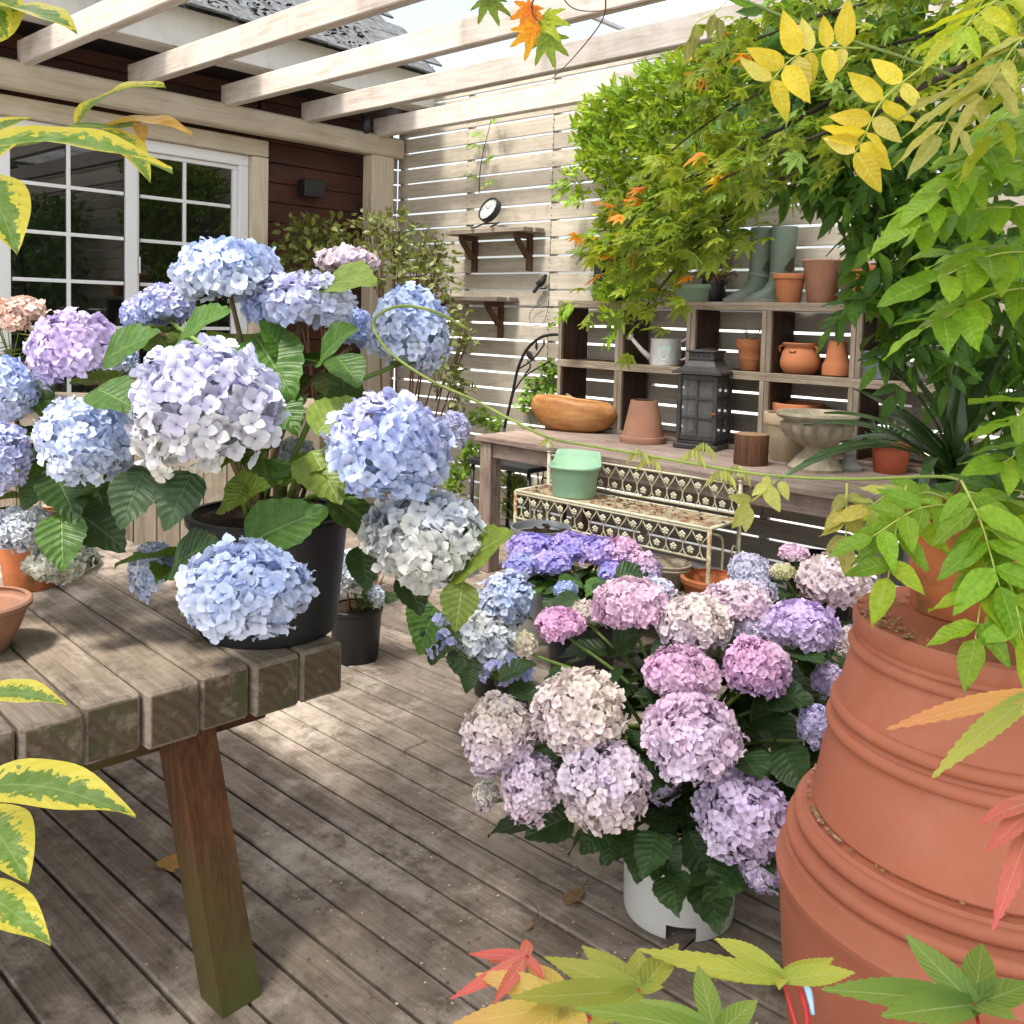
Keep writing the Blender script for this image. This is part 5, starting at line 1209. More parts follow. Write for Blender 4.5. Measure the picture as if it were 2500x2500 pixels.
# purple-blue hydrangea in front of the iron stand
PE = Vector((-2.01, 2.612, 0.124)); PE.z = .0005
pot('black_pot', 'dark pot of the violet hydrangea in front of the iron stand', PE, flower_pot(.11, .14, .20), BLACKPL, .92)
HE = [(-2.225, 2.576, 0.41, 0.1002, 0.0607), (-2.126, 2.666, 0.418, 0.0911, 0.0577), (-2.013, 2.702, 0.418, 0.0868, 0.0628), (-1.938, 2.744, 0.426, 0.0773, 0.0595), (-1.837, 2.725, 0.39, 0.0697, 0.061), (-2.184, 2.475, 0.375, 0.0648, 0.0501), (-2.077, 2.507, 0.406, 0.0726, 0.0406), (-1.782, 2.703, 0.347, 0.0486, 0.04), (-1.897, 2.642, 0.381, 0.0577, 0.0375), (-2.309, 2.567, 0.419, 0.0308, 0.037), (-1.91, 2.385, 0.372, 0.0409, 0.0273)]
CE = [(VIO, BLUE, PURP), (PURP, BLUE, VIO), (VIO, LAV, PURP), (HOT, LAV, PINK), (PINK, BLUE, LILAC), (BLUE, WBLUE, VIO), (LILAC, BLUE, VIO), (BLUE, LAV, VIO), (VIO, BLUE, PURP), (PURP, VIO, LILAC), (BLUE, PALE, BLUE)]
hye = hydrangea('violet_hydrangea', 'compact violet, blue and pink hydrangea in front of the iron stand', PE, .20, list(zip(HE, CE)), [HYDD, HYDD, HYD], .10, 4, .20, .11, bud=150)
for k in range(34):
    c = Vector(PE) + Vector((rnd.uniform(-.24, .24), rnd.uniform(-.24, .24), rnd.uniform(.22, .43))); d = rdir(-.5, .2); leaf('leaf', 'hyd', rnd.choice([HYDD, HYDD, HYD]), hye, c, c + d * rnd.uniform(.08, .12), Vector((0, 0, 1)) + (CAM - c).normalized() * .6 + rdir() * .3)

# pink hydrangea in the off-white pot
PF = Vector((-1.028, 1.708, 0.0))
e = empty('white_pot', PF, label='off-white plastic pot with a drainage notch under the pink hydrangea', cat='pot')
nn = 72; hh_ = .235; v = []; f = []
view = math.atan2(-PF.y, -PF.x)
pr_ = [(.112, 0), (.1165, .003), (.1180, .010), (.1186, .034), (.122, .2), (.126, hh_), (.120, hh_), (.115, .2), (.108, .032)]
nz = [0, 1, 2, 3]
for r, z in pr_:
    for k in range(nn): th = view + R(4) + 2 * math.pi * k / nn; v.append((r * math.cos(th), r * math.sin(th), z))
for i in range(len(pr_) - 1):
    for k in range(nn):
        if i in (0, 1, 2) and (k < 3 or k >= nn - 3): continue
        f.append((i * nn + k, i * nn + (k + 1) % nn, (i + 1) * nn + (k + 1) % nn, (i + 1) * nn + k))
wm = Bag().add(v, f, True).mesh('body'); wm.set_sharp_from_angle(angle=R(30)); ob('body', wm, WHITEPL, e)
ob('inner_bottom', Bag().lathe([(.001, .031), (.107, .0315)], 40).mesh('inner_bottom'), DARKROOM, e)
ob('soil', Bag().lathe([(.001, .006), (.115, 0)], 32).mesh('soil'), SOIL, e, (0, 0, .205))
HF = [(-0.882, 1.49, 0.5, 0.0957, 0.0788), (-0.984, 1.362, 0.419, 0.087, 0.0832), (-0.793, 1.532, 0.365, 0.087, 0.0832), (-1.063, 1.38, 0.525, 0.0901, 0.0822), (-1.224, 1.335, 0.44, 0.0769, 0.0843), (-1.148, 1.343, 0.355, 0.0608, 0.0737), (-1.157, 1.671, 0.649, 0.0848, 0.0595), (-1.035, 1.739, 0.622, 0.0818, 0.0604), (-0.974, 1.6, 0.563, 0.0786, 0.0546), (-0.864, 1.702, 0.582, 0.0711, 0.062), (-0.863, 1.896, 0.622, 0.0818, 0.0533), (-1.019, 1.892, 0.639, 0.0793, 0.0448), (-1.266, 1.568, 0.602, 0.0559, 0.0361), (-0.75, 1.537, 0.283, 0.0434, 0.0389), (-0.758, 1.762, 0.47, 0.0409, 0.0524), (-1.288, 1.477, 0.573, 0.0264, 0.0317), (-0.978, 1.552, 0.356, 0.036, 0.0524), (-0.973, 1.875, 0.595, 0.0421, 0.0366), (-1.277, 1.355, 0.288, 0.0287, 0.038), (-0.797, 1.894, 0.516, 0.0366, 0.0453), (-1.199, 1.836, 0.641, 0.0484, 0.0252), (-1.287, 1.684, 0.595, 0.0378, 0.0322), (-0.923, 1.946, 0.567, 0.0314, 0.0277)]
CF = [(PINK, PPINK, LLAV), (LLAV, CPINK, PPINK), (LLAV, LLAV, LILAC), (CPINK, CPINK, PPINK), (CPINK, MAUVE, LLAV), (LLAV, MAUVE, PPINK), (PPINK, HOT, PINK), (PPINK, LLAV, CPINK), (PINK, PPINK, HOT), (PINK, PURP, HOT), (PURP, LLAV, LILAC), (PPINK, PINK, PPINK), (HOT, PINK, HOT), (LLAV, LILAC, LLAV), (LILAC, LLAV, LAV), (YG, CPINK, CPINK), (LLAV, MAUVE, LAV), (LLAV, WBLUE, PPINK), (CPINK, MAUVE, CREAM), (LILAC, LAV, LLAV), (WBLUE, PPINK, LLAV), (CPINK, PPINK, CPINK), (LLAV, PPINK, LLAV)]
hyf = hydrangea('pink_hydrangea', 'large pink, cream and lilac mophead hydrangea in the off-white pot', PF, .21, list(zip(HF, CF)), [HYDD], .09, 4, .15, .12, bud=300, stem_r=.005, dens=1.05)
for k in range(95):
    a = rnd.uniform(0, 6.28); r = rnd.uniform(.05, .34); z = .22 + rnd.random() * .34 * (1 - .3 * (r / .34) ** 2)
    c = PF + Vector((math.cos(a) * r, math.sin(a) * r, z)); d = (Vector((math.cos(a), math.sin(a), rnd.uniform(-.7, .2))) + rdir() * .5).normalized()
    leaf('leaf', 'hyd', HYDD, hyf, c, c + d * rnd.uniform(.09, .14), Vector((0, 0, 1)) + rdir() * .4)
for (p0, p1) in [((-1.023, 1.425, 0.304), (-1.02, 1.345, 0.282)), ((-1.101, 1.421, 0.292), (-1.151, 1.332, 0.265)), ((-0.976, 1.467, 0.29), (-0.927, 1.4, 0.244)), ((-0.941, 1.472, 0.294), (-0.871, 1.451, 0.253)), ((-0.906, 1.532, 0.293), (-0.833, 1.511, 0.228)), ((-1.022, 1.452, 0.286), (-0.996, 1.391, 0.249)), ((-0.963, 1.533, 0.286), (-0.932, 1.476, 0.24)), ((-0.897, 1.594, 0.296), (-0.881, 1.524, 0.249)), ((-0.838, 1.741, 0.434), (-0.774, 1.741, 0.388)), ((-0.886, 1.726, 0.458), (-0.806, 1.722, 0.518)), ((-0.819, 1.726, 0.377), (-0.749, 1.739, 0.406)), ((-0.93, 1.597, 0.366), (-0.862, 1.576, 0.35)), ((-1.03, 1.566, 0.436), (-1.015, 1.496, 0.413)), ((-1.176, 1.646, 0.556), (-1.11, 1.643, 0.61)), ((-1.057, 1.69, 0.595), (-1.057, 1.631, 0.539))]:
    leaf('leaf', 'hyd', HYDD, hyf, p0, p1, (CAM - Vector(p0)).normalized() + Vector((0, 0, .5)) + rdir() * .2)
for k in range(10):
    a = k * .628; c = PF + Vector((math.cos(a) * .10, math.sin(a) * .10, .225)); d = Vector((math.cos(a), math.sin(a), rnd.uniform(-.75, -.1))).normalized()
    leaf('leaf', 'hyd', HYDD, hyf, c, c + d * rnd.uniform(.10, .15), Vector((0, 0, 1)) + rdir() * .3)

# pale pink hydrangea behind, beside the big pots
PG = Vector((-1.023, 2.449, 0.373)); PG.z = .0005
pot('grey_pot', 'grey pot behind the big terracotta pots under the pale pink hydrangea', PG, flower_pot(.10, .13, .22), STONE_G, .92)
HG = [(-0.986, 2.366, 0.601, 0.1013, 0.0733), (-1.179, 2.259, 0.613, 0.0594, 0.044), (-1.138, 2.434, 0.635, 0.0435, 0.0229), (-1.092, 2.272, 0.625, 0.0345, 0.0216), (-0.906, 2.292, 0.471, 0.0414, 0.0538), (-1.13, 2.192, 0.584, 0.0586, 0.0341)]
CG = [(CPINK, PINK, PPINK), (LLAV, LILAC, WBLUE), (PINK, PPINK, PINK), (YG, YG, CPINK), (PPINK, CPINK, PPINK), (WBLUE, LLAV, LLAV)]
hyg = hydrangea('pink_hydrangea', 'pale pink hydrangea with a yellow-green young head behind the big terracotta pots', PG, .21, list(zip(HG, CG)), [HYDD], .08, 5, .16, .12, bud=150)
for k in range(26):
    a = rnd.uniform(0, 6.28); r = rnd.uniform(.04, .22); c = PG + Vector((math.cos(a) * r, math.sin(a) * r, rnd.uniform(.25, .56))); d = (Vector((math.cos(a), math.sin(a), rnd.uniform(-.5, .2))) + rdir() * .4).normalized()
    leaf('leaf', 'hyd', HYDD, hyg, c, c + d * rnd.uniform(.08, .13), Vector((0, 0, 1)) + rdir() * .4)

# board-clad counter by the house with the rose
ctr = empty('grey_counter', (-3.59, 1.666, 0.378)[:2] + (0,), R(43), 'grey board-clad garden counter standing by the house', 'counter')
for i in range(-7, 9): board('board', CRATEW, ctr, (i * .092, 0, .44), (.089, .02, .86), .003, 'Z')
board('top', CRATEW, ctr, (.045, .16, .885), (1.52, .38, .028), .004)
for x in (-.68, .77): board('end_panel', CRATEW, ctr, (x, .17, .435), (.02, .30, .868), .003, 'Z')
PR_ = Vector((-4.001, 1.404, 0.906)); PR_.z = .8995
pot('terracotta_pot', 'orange terracotta pot of the peach rose on the grey counter', PR_, flower_pot(.06, .082, .14), TERRA, .9)
rose = empty('rose', PR_, label='peach miniature rose with small leaves on the grey counter', cat='rose')
for hd in [(-3.826, 1.389, 1.246, 0.0729, 0.0538), (-3.883, 1.335, 1.225, 0.0633, 0.0538), (-3.799, 1.342, 1.199, 0.05, 0.0375), (-4.04, 1.329, 1.241, 0.0814, 0.0651), (-3.758, 1.446, 1.185, 0.0253, 0.0222)]:
    flower_head(rose, hd, ((.86, .62, .54), (.86, .72, .60), (.88, .66, .50)), (0, 0, 1), .30, [60], dens=1.2)
for k in range(26):
    p = PR_ + Vector((0, 0, .13)); t_ = PR_ + Vector((rnd.uniform(-.14, .16), rnd.uniform(-.1, .1), rnd.uniform(.16, .32)))
    if k < 10: tube('stem', [p, t_], [.003, .0015], STEMG, rose, 5)
    d = rdir(-.3, .4); leaf('leaf', 'small', SHRUBD, rose, t_, t_ + d * .05, (0, 0, 1), 1.8)
for k in range(3): 
    q = Vector((-3.806, 1.33, 1.128)) + rdir() * .03; leaf('leaf', 'small', SUCC, rose, q, q + rdir(-.3, .5) * .06, (0, 0, 1), 1.6)

# ------------------------------------------------------------------ foliage builders
def clump_leaves(plant, kind, mat, clumps, n, size, budget=300, up=(0, 0, 1), droop=-.3, wscale=1.0, upmix=.5, name='leaf', tints=None, face=None, dirbias=None):
    """leaves scattered through ellipsoid clumps (centre, rx, ry, rz); the largest in view are parts, the rest one mesh"""
    mm = Many(); B0 = [budget]; tot = sum(c[1] * c[2] * c[3] for c in clumps) ** 1
    items = []
    for c in clumps:
        k = max(4, int(n * (c[1] * c[2] * c[3]) ** .67 / sum((q[1] * q[2] * q[3]) ** .67 for q in clumps)))
        for _ in range(k):
            d = rdir() * (rnd.random() ** .40); p = Vector(c[0]) + Vector((d.x * c[1], d.y * c[2], d.z * c[3]))
            dd = (d * .6 + rdir() * .8 + Vector((0, 0, droop)) + (Vector(dirbias) if dirbias else Vector((0, 0, 0)))).normalized()
            items.append((p, dd, rnd.uniform(*size)))
    items.sort(key=lambda q: -(q[2] / max(.2, (q[0] - CAM).length)) if rnd.random() < 2 else 0)
    for i, (p, dd, L) in enumerate(items):
        u = Vector(up) * upmix + rdir() * .6
        if face: u += (CAM - p).normalized() * face
        t = rnd.choice(tints) if tints else (1, 1, 1)
        vi = rnd.randrange(len(TPL[kind]))
        if i < budget:
            o = leaf(name, kind, mat, plant, p, p + dd * L, u, wscale, t, vi)
        else:
            m = leaf_mtx(p, p + dd * L, u, wscale); mm.add(TPL[kind][vi], np.array(m.to_3x3()), np.array(m.translation - plant.location), np.array(t, np.float32) * rnd.uniform(.7, 1.25))
    if mm.n:
        me = mm.mesh('foliage'); me.materials.append(mat); tag(ob('foliage', me, None, plant), kind='stuff')
def compound(plant, base, tip, mat, n=6, ll=.09, sag=.03, stem=STEMY, tints=((1, 1, 1),), w=1.0, up=None, face=.6, sw=.75, rr=.0016, droop=.25):
    """pinnate leaf: rachis with opposite leaflets and one at the tip"""
    base = Vector(base); tip = Vector(tip); mid = base.lerp(tip, .5) + Vector((0, 0, sag)); pts = smooth_pts([base, mid, tip], 8)
    o0 = base
    r = ob('compound_leaf', Bag().tube([p - o0 for p in pts], list(np.linspace(rr * 1.4, rr * .6, len(pts))), 5).mesh('rachis'), stem, plant, o0 - plant.location)
    ax = (tip - base).normalized()
    def lf(p, d, L):
        u = (Vector(up) if up else Vector((0, 0, .7))) + (CAM - p).normalized() * face + rdir() * .35
        m = leaf_mtx(p - o0, p - o0 + d * L, u, w)
        o = ob('leaflet', tmesh('leaflet', rnd.randrange(4), mat), None, r, mtx=m); t = rnd.choice(tints); o.color = (*t, 1)
    for i in range(n):
        k = .22 + .70 * i / max(1, n - 1); p = pts[int(k * (len(pts) - 1))]
        upn = ((Vector(up) if up else Vector((0, 0, .7))) + (CAM - p).normalized() * face).normalized()
        sd_ = ax.cross(upn); sd_ = sd_.normalized() if sd_.length > .01 else Vector((1, 0, 0))
        for s in (-1, 1):
            if rnd.random() < .06: continue
            d = (sd_ * s * sw + ax * rnd.uniform(.3, .75) + Vector((0, 0, -droop * rnd.random())) + rdir() * .15).normalized()
            lf(p, d, ll * rnd.uniform(.75, 1.1) * (1 - .25 * abs(k - .6)))
    lf(pts[-1], (ax + Vector((0, 0, -.2)) + rdir() * .15).normalized(), ll * rnd.uniform(.85, 1.1))
    return r
def branch(plant, pts, r0, r1, mat=BARK, name='branch', n=7, k=5):
    pts = smooth_pts(pts, k); o0 = Vector(pts[0])
    return ob(name, Bag().tube([Vector(p) - o0 for p in pts], list(np.linspace(r0, r1, len(pts))), n).mesh(name), mat, plant, o0 - plant.location)

# ------------------------------------------------------------------ shrubs by the house corner
def shrub(label, base, clumps, mat, n, size, name='variegated_shrub', group=None, budget=250):
    e = empty(name, base, label=label, cat='shrub', group=group)
    for c in clumps:
        p = Vector(c[0]); b0 = Vector(base) + rdir() * .02; b0.z = base[2]
        br = branch(e, [b0, b0.lerp(p, .5) + rdir() * .05, p], .009, .003, TWIG, 'stem')
        for q in range(6):
            t_ = p + Vector((rnd.uniform(-1, 1) * c[1], rnd.uniform(-1, 1) * c[2], rnd.uniform(-.2, 1) * c[3])); branch(e, [p.lerp(b0, .2), p.lerp(t_, .5) + rdir() * .02, t_], .003, .0012, TWIG, 'twig', 5, 3)
    clump_leaves(e, 'small', mat, clumps, n, size, budget, droop=.1, wscale=1.5, upmix=.8)
    return e
b = (-4.62, 3.42, 0.0005)
shrub('dark-leaved shrub with pale shoots beside the wall lamp', b, [(p, a, a, c) for (p, a, c) in zip([(-4.704, 3.276, 1.757), (-4.553, 3.344, 1.733), (-4.721, 3.176, 1.558), (-4.504, 3.238, 1.557), (-4.451, 3.359, 1.611)], (.15, .14, .12, .17, .14), (.09, .10, .12, .14, .13))], SHRUBD, 520, (.035, .065))
b = (-4.35, 3.75, 0.0005)
shrub('grey-green variegated shrub in the fence corner behind the blue hydrangea', b, [(p, a, a, c) for (p, a, c) in zip([(-4.269, 3.606, 1.767), (-4.118, 3.668, 1.67), (-4.232, 3.487, 1.567), (-4.049, 3.579, 1.475), (-3.943, 3.674, 1.455), (-3.804, 3.645, 1.223), (-3.769, 3.588, 0.972), (-3.71, 3.63, 0.837), (-4.376, 3.508, 1.763), (-4.008, 3.697, 1.622), (-3.695, 3.669, 1.135)], (.16, .17, .16, .19, .14, .12, .11, .1, .12, .13, .07), (.13, .14, .14, .15, .13, .13, .14, .1, .11, .1, .1))], SHRUB, 1150, (.028, .055))
cl = empty('clover_bush', (-3.42, 3.95, .0005), label='light green bushy herb growing round the iron chair and bench leg', cat='plant')
cls = [(p, a, .06, c) for p, a, c in zip([(-3.544, 4.1, 0.876), (-3.454, 4.1, 0.977), (-3.587, 4.08, 0.778), (-3.433, 4.1, 0.837), (-3.852, 4.05, 0.621), (-3.927, 4.02, 0.653), (-3.734, 4.08, 0.322), (-3.688, 4.08, 0.427), (-3.648, 4.08, 0.236), (-4.038, 4.0, 0.341), (-4.056, 3.95, 0.242), (-3.971, 4.0, 0.45), (-3.694, 4.08, 0.13)], (.08, .05, .08, .06, .09, .08, .07, .06, .06, .08, .07, .07, .06), (.07, .06, .06, .07, .04, .05, .08, .06, .07, .06, .06, .06, .06))]
for c in cls: branch(cl, [(-3.42 + rnd.uniform(-.1, .1), 4.0, .0), Vector((-3.42, 4.05, .0)).lerp(Vector(c[0]), .6), c[0]], .004, .002, STEMG, 'stem')
clump_leaves(cl, 'round', CLOVER, cls, 900, (.022, .042), 280, droop=0, upmix=1.0, face=.5)
tr = empty('climber_sprig', (-4.02, 4.13, 1.86), label='thin climber sprig with small green leaves rising above the clock', cat='climber')
spr = [(-4.071, 4.12, 2.027), (-4.078, 4.13, 2.154), (-4.053, 4.13, 2.276), (-3.996, 4.12, 2.416), (-3.981, 4.12, 2.483)]
branch(tr, spr, .004, .0015, TWIG, 'stem')
for p, dx in zip([(-4.08, 4.12, 2.103), (-4.048, 4.12, 2.199), (-4.012, 4.12, 2.356), (-3.967, 4.1, 2.434), (-3.962, 4.1, 2.477), (-4.034, 4.1, 2.047), (-4.027, 4.11, 2.283)], (-1, 1, -1, 1, .2, 1, -1)):
    compound(tr, p, Vector(p) + Vector((dx * .11, -.02, .03)), CLOVER, 4, .05, .01, TWIG, w=1.0, rr=.001)
dp = empty('dried_plant', PLANTER_TOP.location + Vector((.10, .03, .0)), label='dried dark brown plant beside the rubber boots on the crates', cat='plant')
pot('black_pot', 'small dark pot of the dried plant on the crates', dp.location, flower_pot(.05, .062, .11), BLACKPL, .9)
for k in range(26):
    a = rnd.uniform(0, 6.28); t_ = dp.location + Vector((math.cos(a) * .11, math.sin(a) * .06, rnd.uniform(.12, .36))); tube('stem', [dp.location + Vector((0, 0, .1)), dp.location.lerp(t_, .6) + Vector((0, 0, .04)), t_], [.002, .0015, .001], TWIG, dp, 5, 3)
clump_leaves(dp, 'small', DRYL, [(dp.location + Vector((0, 0, .2)), .1, .07, .14)], 260, (.02, .045), 120)

# ------------------------------------------------------------------ wisteria over the fence
wis = empty('wisteria', (-1.9, 4.05, 0), label='bright green wisteria spilling over the fence above the crates', cat='wisteria')
branch(wis, [(-1.2, 4.08, 0), (-1.25, 4.08, 1.2), (-1.3, 4.05, 2.2), (-1.9, 4.0, 2.45), (-2.8, 3.95, 2.4), (-3.1, 3.9, 2.1)], .02, .006)
pts = [(-2.973, 3.9, 2.283), (-2.784, 3.85, 2.313), (-2.616, 3.85, 2.37), (-2.403, 3.8, 2.425), (-2.233, 3.8, 2.472), (-3.018, 3.9, 2.078), (-2.8, 3.85, 2.092), (-2.55, 3.8, 2.139), (-2.35, 3.8, 2.212), (-2.803, 3.9, 1.915), (-2.517, 3.8, 1.923), (-2.308, 3.75, 1.957), (-2.637, 3.85, 1.738), (-2.441, 3.8, 1.744), (-2.874, 3.9, 1.764), (-2.621, 3.8, 1.594), (-2.828, 3.85, 1.52), (-2.874, 3.85, 1.395), (-2.688, 3.8, 1.435), (-2.732, 3.7, 1.271), (-3.09, 3.95, 2.241), (-2.142, 3.8, 2.295), (-2.05, 3.8, 2.478), (-2.143, 3.75, 2.016), (-2.211, 3.75, 1.692), (-3.173, 4.0, 1.93), (-3.262, 4.0, 2.047), (-2.455, 3.8, 1.551)]
rr = [.16, .17, .17, .17, .18, .12, .18, .20, .20, .15, .18, .18, .14, .16, .10, .13, .09, .07, .09, .05, .12, .2, .22, .2, .16, .05, .04, .09]
clump_leaves(wis, 'fine', WISL, [(p, r, r * .7, r * .85) for p, r in zip(pts, rr)], 7400, (.038, .070), 300, droop=.35, wscale=1.15, upmix=.3, face=.5, tints=((1.3, 1.2, 1), (1.15, 1.1, .8), (1.7, 1.4, 1), (.85, .95, .7), (1.9, 1.5, .9)), dirbias=(-.25, -.1, .1))
for p in [(-3.232, 4.0, 2.0), (-3.246, 4.0, 1.99), (-3.016, 3.95, 1.743), (-2.894, 3.9, 2.274), (-3.036, 3.95, 2.235), (-3.131, 3.95, 1.878), (-3.019, 3.8, 1.34), (-2.634, 3.7, 1.253), (-3.047, 3.8, 1.361)]:
    compound(wis, p, Vector(p) + Vector((rnd.uniform(-.14, .0), -.03, rnd.uniform(-.1, .03))), WISL, 6, .065, .02, STEMY, w=.8)
# darker, nearer wisteria curtain
wd_ = empty('wisteria', (-0.9, 3.2, 0), label='darker drooping wisteria hanging in front of the crate shelf end', cat='wisteria')
HG_ = [((x, 3.9, z), .30, .14, .30) for x in (-.35, .1, .55, 1.0, 1.4) for z in (.45, 1.0, 1.55, 2.1)]  # hedge clumps out of view, added so the door glass mirrors greenery
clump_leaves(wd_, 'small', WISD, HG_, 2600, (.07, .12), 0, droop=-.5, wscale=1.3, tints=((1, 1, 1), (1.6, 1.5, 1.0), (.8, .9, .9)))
branch(wd_, [(-.45, 3.5, 0), (-.5, 3.45, 1.2), (-.6, 3.3, 2.1), (-.9, 3.1, 2.4), (-1.3, 3.0, 2.3)], .02, .006)
for i in range(92):
    x0 = rnd.choice([rnd.uniform(1880, 2460), rnd.uniform(1950, 2300)]); y0 = rnd.uniform(10, 640) if x0 < 2300 else rnd.uniform(30, 420)
    pass
DK = [(-1.404, 2.728, 2.179), (-1.295, 2.681, 2.051), (-1.271, 2.848, 2.158), (-1.199, 2.918, 2.211), (-1.235, 2.729, 1.967), (-1.165, 2.796, 2.006), (-1.097, 2.865, 2.083), (-1.03, 2.934, 2.184), (-1.359, 2.746, 1.9), (-1.236, 2.716, 1.832), (-1.166, 2.784, 1.871), (-1.056, 2.75, 1.888), (-0.991, 2.816, 1.961), (-0.926, 2.883, 2.059), (-1.278, 2.673, 1.769), (-1.204, 2.739, 1.746), (-1.098, 2.697, 1.708), (-1.029, 2.761, 1.734), (-0.935, 2.714, 1.765), (-1.105, 2.819, 1.627), (-1.004, 2.774, 1.605), (-1.01, 2.759, 1.498), (-1.046, 2.853, 1.395), (-0.962, 2.79, 1.345), (-0.91, 2.863, 1.655), (-0.85, 2.768, 1.482), (-0.934, 2.826, 1.465), (-0.931, 2.812, 1.275), (-0.822, 2.825, 1.849), (-0.813, 2.844, 1.987), (-0.827, 2.982, 2.157), (-1.492, 2.773, 2.05), (-0.808, 2.795, 1.347), (-0.74, 2.738, 1.543), (-0.8, 3.078, 1.403), (-0.763, 3.098, 1.245), (-0.765, 3.086, 1.121), (-0.871, 3.263, 1.148), (-0.738, 3.099, 0.987)]
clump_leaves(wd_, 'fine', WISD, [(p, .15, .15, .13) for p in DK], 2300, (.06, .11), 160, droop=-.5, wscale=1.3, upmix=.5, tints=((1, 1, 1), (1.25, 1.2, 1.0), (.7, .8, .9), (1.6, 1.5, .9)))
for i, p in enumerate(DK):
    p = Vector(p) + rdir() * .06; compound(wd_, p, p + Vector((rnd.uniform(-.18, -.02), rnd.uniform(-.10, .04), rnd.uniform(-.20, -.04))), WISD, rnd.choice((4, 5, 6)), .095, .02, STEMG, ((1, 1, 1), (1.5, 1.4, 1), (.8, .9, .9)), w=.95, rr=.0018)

# ------------------------------------------------------------------ maple reaching across
mp_ = empty('maple_tree', (.45, 1.9, 0), label='green Japanese maple whose reddish-tipped branches reach over the crates', cat='tree')
branch(mp_, [(.45, 1.9, 0), (.5, 1.9, .9), (.4, 2.0, 1.8), (.1, 2.15, 2.4), (-.3, 2.2, 2.9)], .05, .02, BARK, 'trunk', 10)
BR = [[(-0.569, 2.388, 1.983), (-0.619, 2.339, 1.933), (-0.86, 2.243, 1.8), (-1.045, 2.2, 1.673), (-1.219, 2.166, 1.549), (-1.347, 2.105, 1.412), (-1.46, 2.055, 1.24)], [(-0.627, 2.617, 2.111), (-0.742, 2.506, 2.036), (-1.003, 2.399, 1.976), (-1.241, 2.31, 1.889), (-1.442, 2.252, 1.77), (-1.535, 2.155, 1.619)], [(-0.641, 2.463, 2.035), (-0.849, 2.401, 1.951), (-1.035, 2.36, 1.859), (-1.21, 2.329, 1.78), (-1.403, 2.28, 1.68), (-1.513, 2.168, 1.551)], [(-1.178, 2.393, 2.188), (-1.147, 2.418, 2.145), (-1.043, 2.369, 2.063), (-0.996, 2.406, 1.987), (-0.988, 2.397, 1.797)], [(-0.744, 2.507, 2.066), (-1.073, 2.324, 1.837), (-1.288, 2.253, 1.722), (-1.455, 2.159, 1.614), (-1.561, 2.121, 1.492)], [(-0.86, 2.243, 1.8), (-1.001, 2.176, 1.733), (-1.167, 2.086, 1.647), (-1.28, 2.045, 1.59)], [(-1.219, 2.166, 1.549), (-1.287, 2.101, 1.513), (-1.377, 2.014, 1.457), (-1.491, 1.975, 1.425)], [(-0.602, 2.505, 2.113), (-0.822, 2.44, 2.114), (-1.087, 2.33, 2.069), (-1.289, 2.276, 2.008), (-1.365, 2.2, 1.917)]]
MT = ((1, 1, 1), (1.2, 1.1, .9), (.75, .85, .8), (1.4, 1.25, .8), (.9, 1.1, 1.3))
for bi, bp in enumerate(BR):
    br = branch(mp_, bp, .010 if bi in (0, 3) else .006, .002, BARK, 'branch', 6)
    sp_ts = smooth_pts(bp, 10)
    for i, p in enumerate(sp_ts):
        k = i / len(sp_ts)
        if bi == 3 and k < .3: continue
        for q in range((4, 2, 2, 2, 2, 3, 5, 3)[bi]):
            t_ = p + Vector((rnd.gauss(0, .05), rnd.gauss(0, .05), rnd.gauss(.01, .035))); d = (Vector((-.6, -.1, -.35)) + rdir() * .6).normalized()
            red = k > .80 and rnd.random() < .10
            tt = rnd.choice(((3.6, .85, .6), (3.4, 1.5, .6), (4.2, 1.0, .9))) if red else rnd.choice(MT) if k < .6 else rnd.choice(((1.1, 1.1, .9), (1.3, 1.2, .8), (.85, .95, 1), (1.6, 1.35, .8), (1, 1, 1)))
            leaf('leaf', 'maple', MAPG, mp_, t_, t_ + d * rnd.uniform(.034, .058), Vector((0, 0, 1)) + (CAM - t_).normalized() * .15 + rdir() * .55, 1.0, tt)
# overhead crown out of the picture: shades the near deck
cr = [((.35, 1.6, 3.0), .8, .8, .45), ((-.35, .3, 3.2), .5, .5, .3), ((.9, .8, 3.2), .9, .9, .5)]
clump_leaves(mp_, 'round', MAPG, cr, 1600, (.06, .10), 0, droop=-.3)
for p in ((-.35, .3, 3.2), (.9, .8, 3.2), (.35, 1.6, 3.0)): branch(mp_, [(.1, 2.15, 2.4), Vector((.1, 2.15, 2.5)).lerp(Vector(p), .6), p], .015, .004, BARK, 'limb')
# red sprig at the top of the picture
for p, d, t in zip([(-1.293, 1.45, 1.906), (-1.273, 1.467, 1.886), (-1.29, 1.449, 1.864), (-1.268, 1.469, 1.848), (-1.433, 1.462, 1.954)], ((-.5, 0, -.6), (.4, 0, -.6), (-.2, 0, -1), (.2, .1, -1), (.1, 0, -.2)), ((4.2, .9, .7), (1.6, 1.4, .8), (4.0, 1.3, .8), (.9, 1, .8), (.9, 1.0, .8))):
    leaf('leaf', 'maple', MAPG, mp_, p, Vector(p) + Vector(d).normalized() * .065, (CAM - Vector(p)).normalized() + rdir() * .3, 1.0, t)
branch(mp_, [(-1.297, 1.73, 2.05), (-1.312, 1.576, 1.984), (-1.288, 1.457, 1.931), (-1.292, 1.45, 1.897), (-1.278, 1.461, 1.873)], .003, .0012, TWIG, 'branch', 5)
branch(mp_, [(-1.371, 1.798, 2.048), (-1.436, 1.871, 2.012), (-1.547, 1.9, 1.947), (-1.649, 1.94, 1.918)], .0022, .001, TWIG, 'branch', 5)
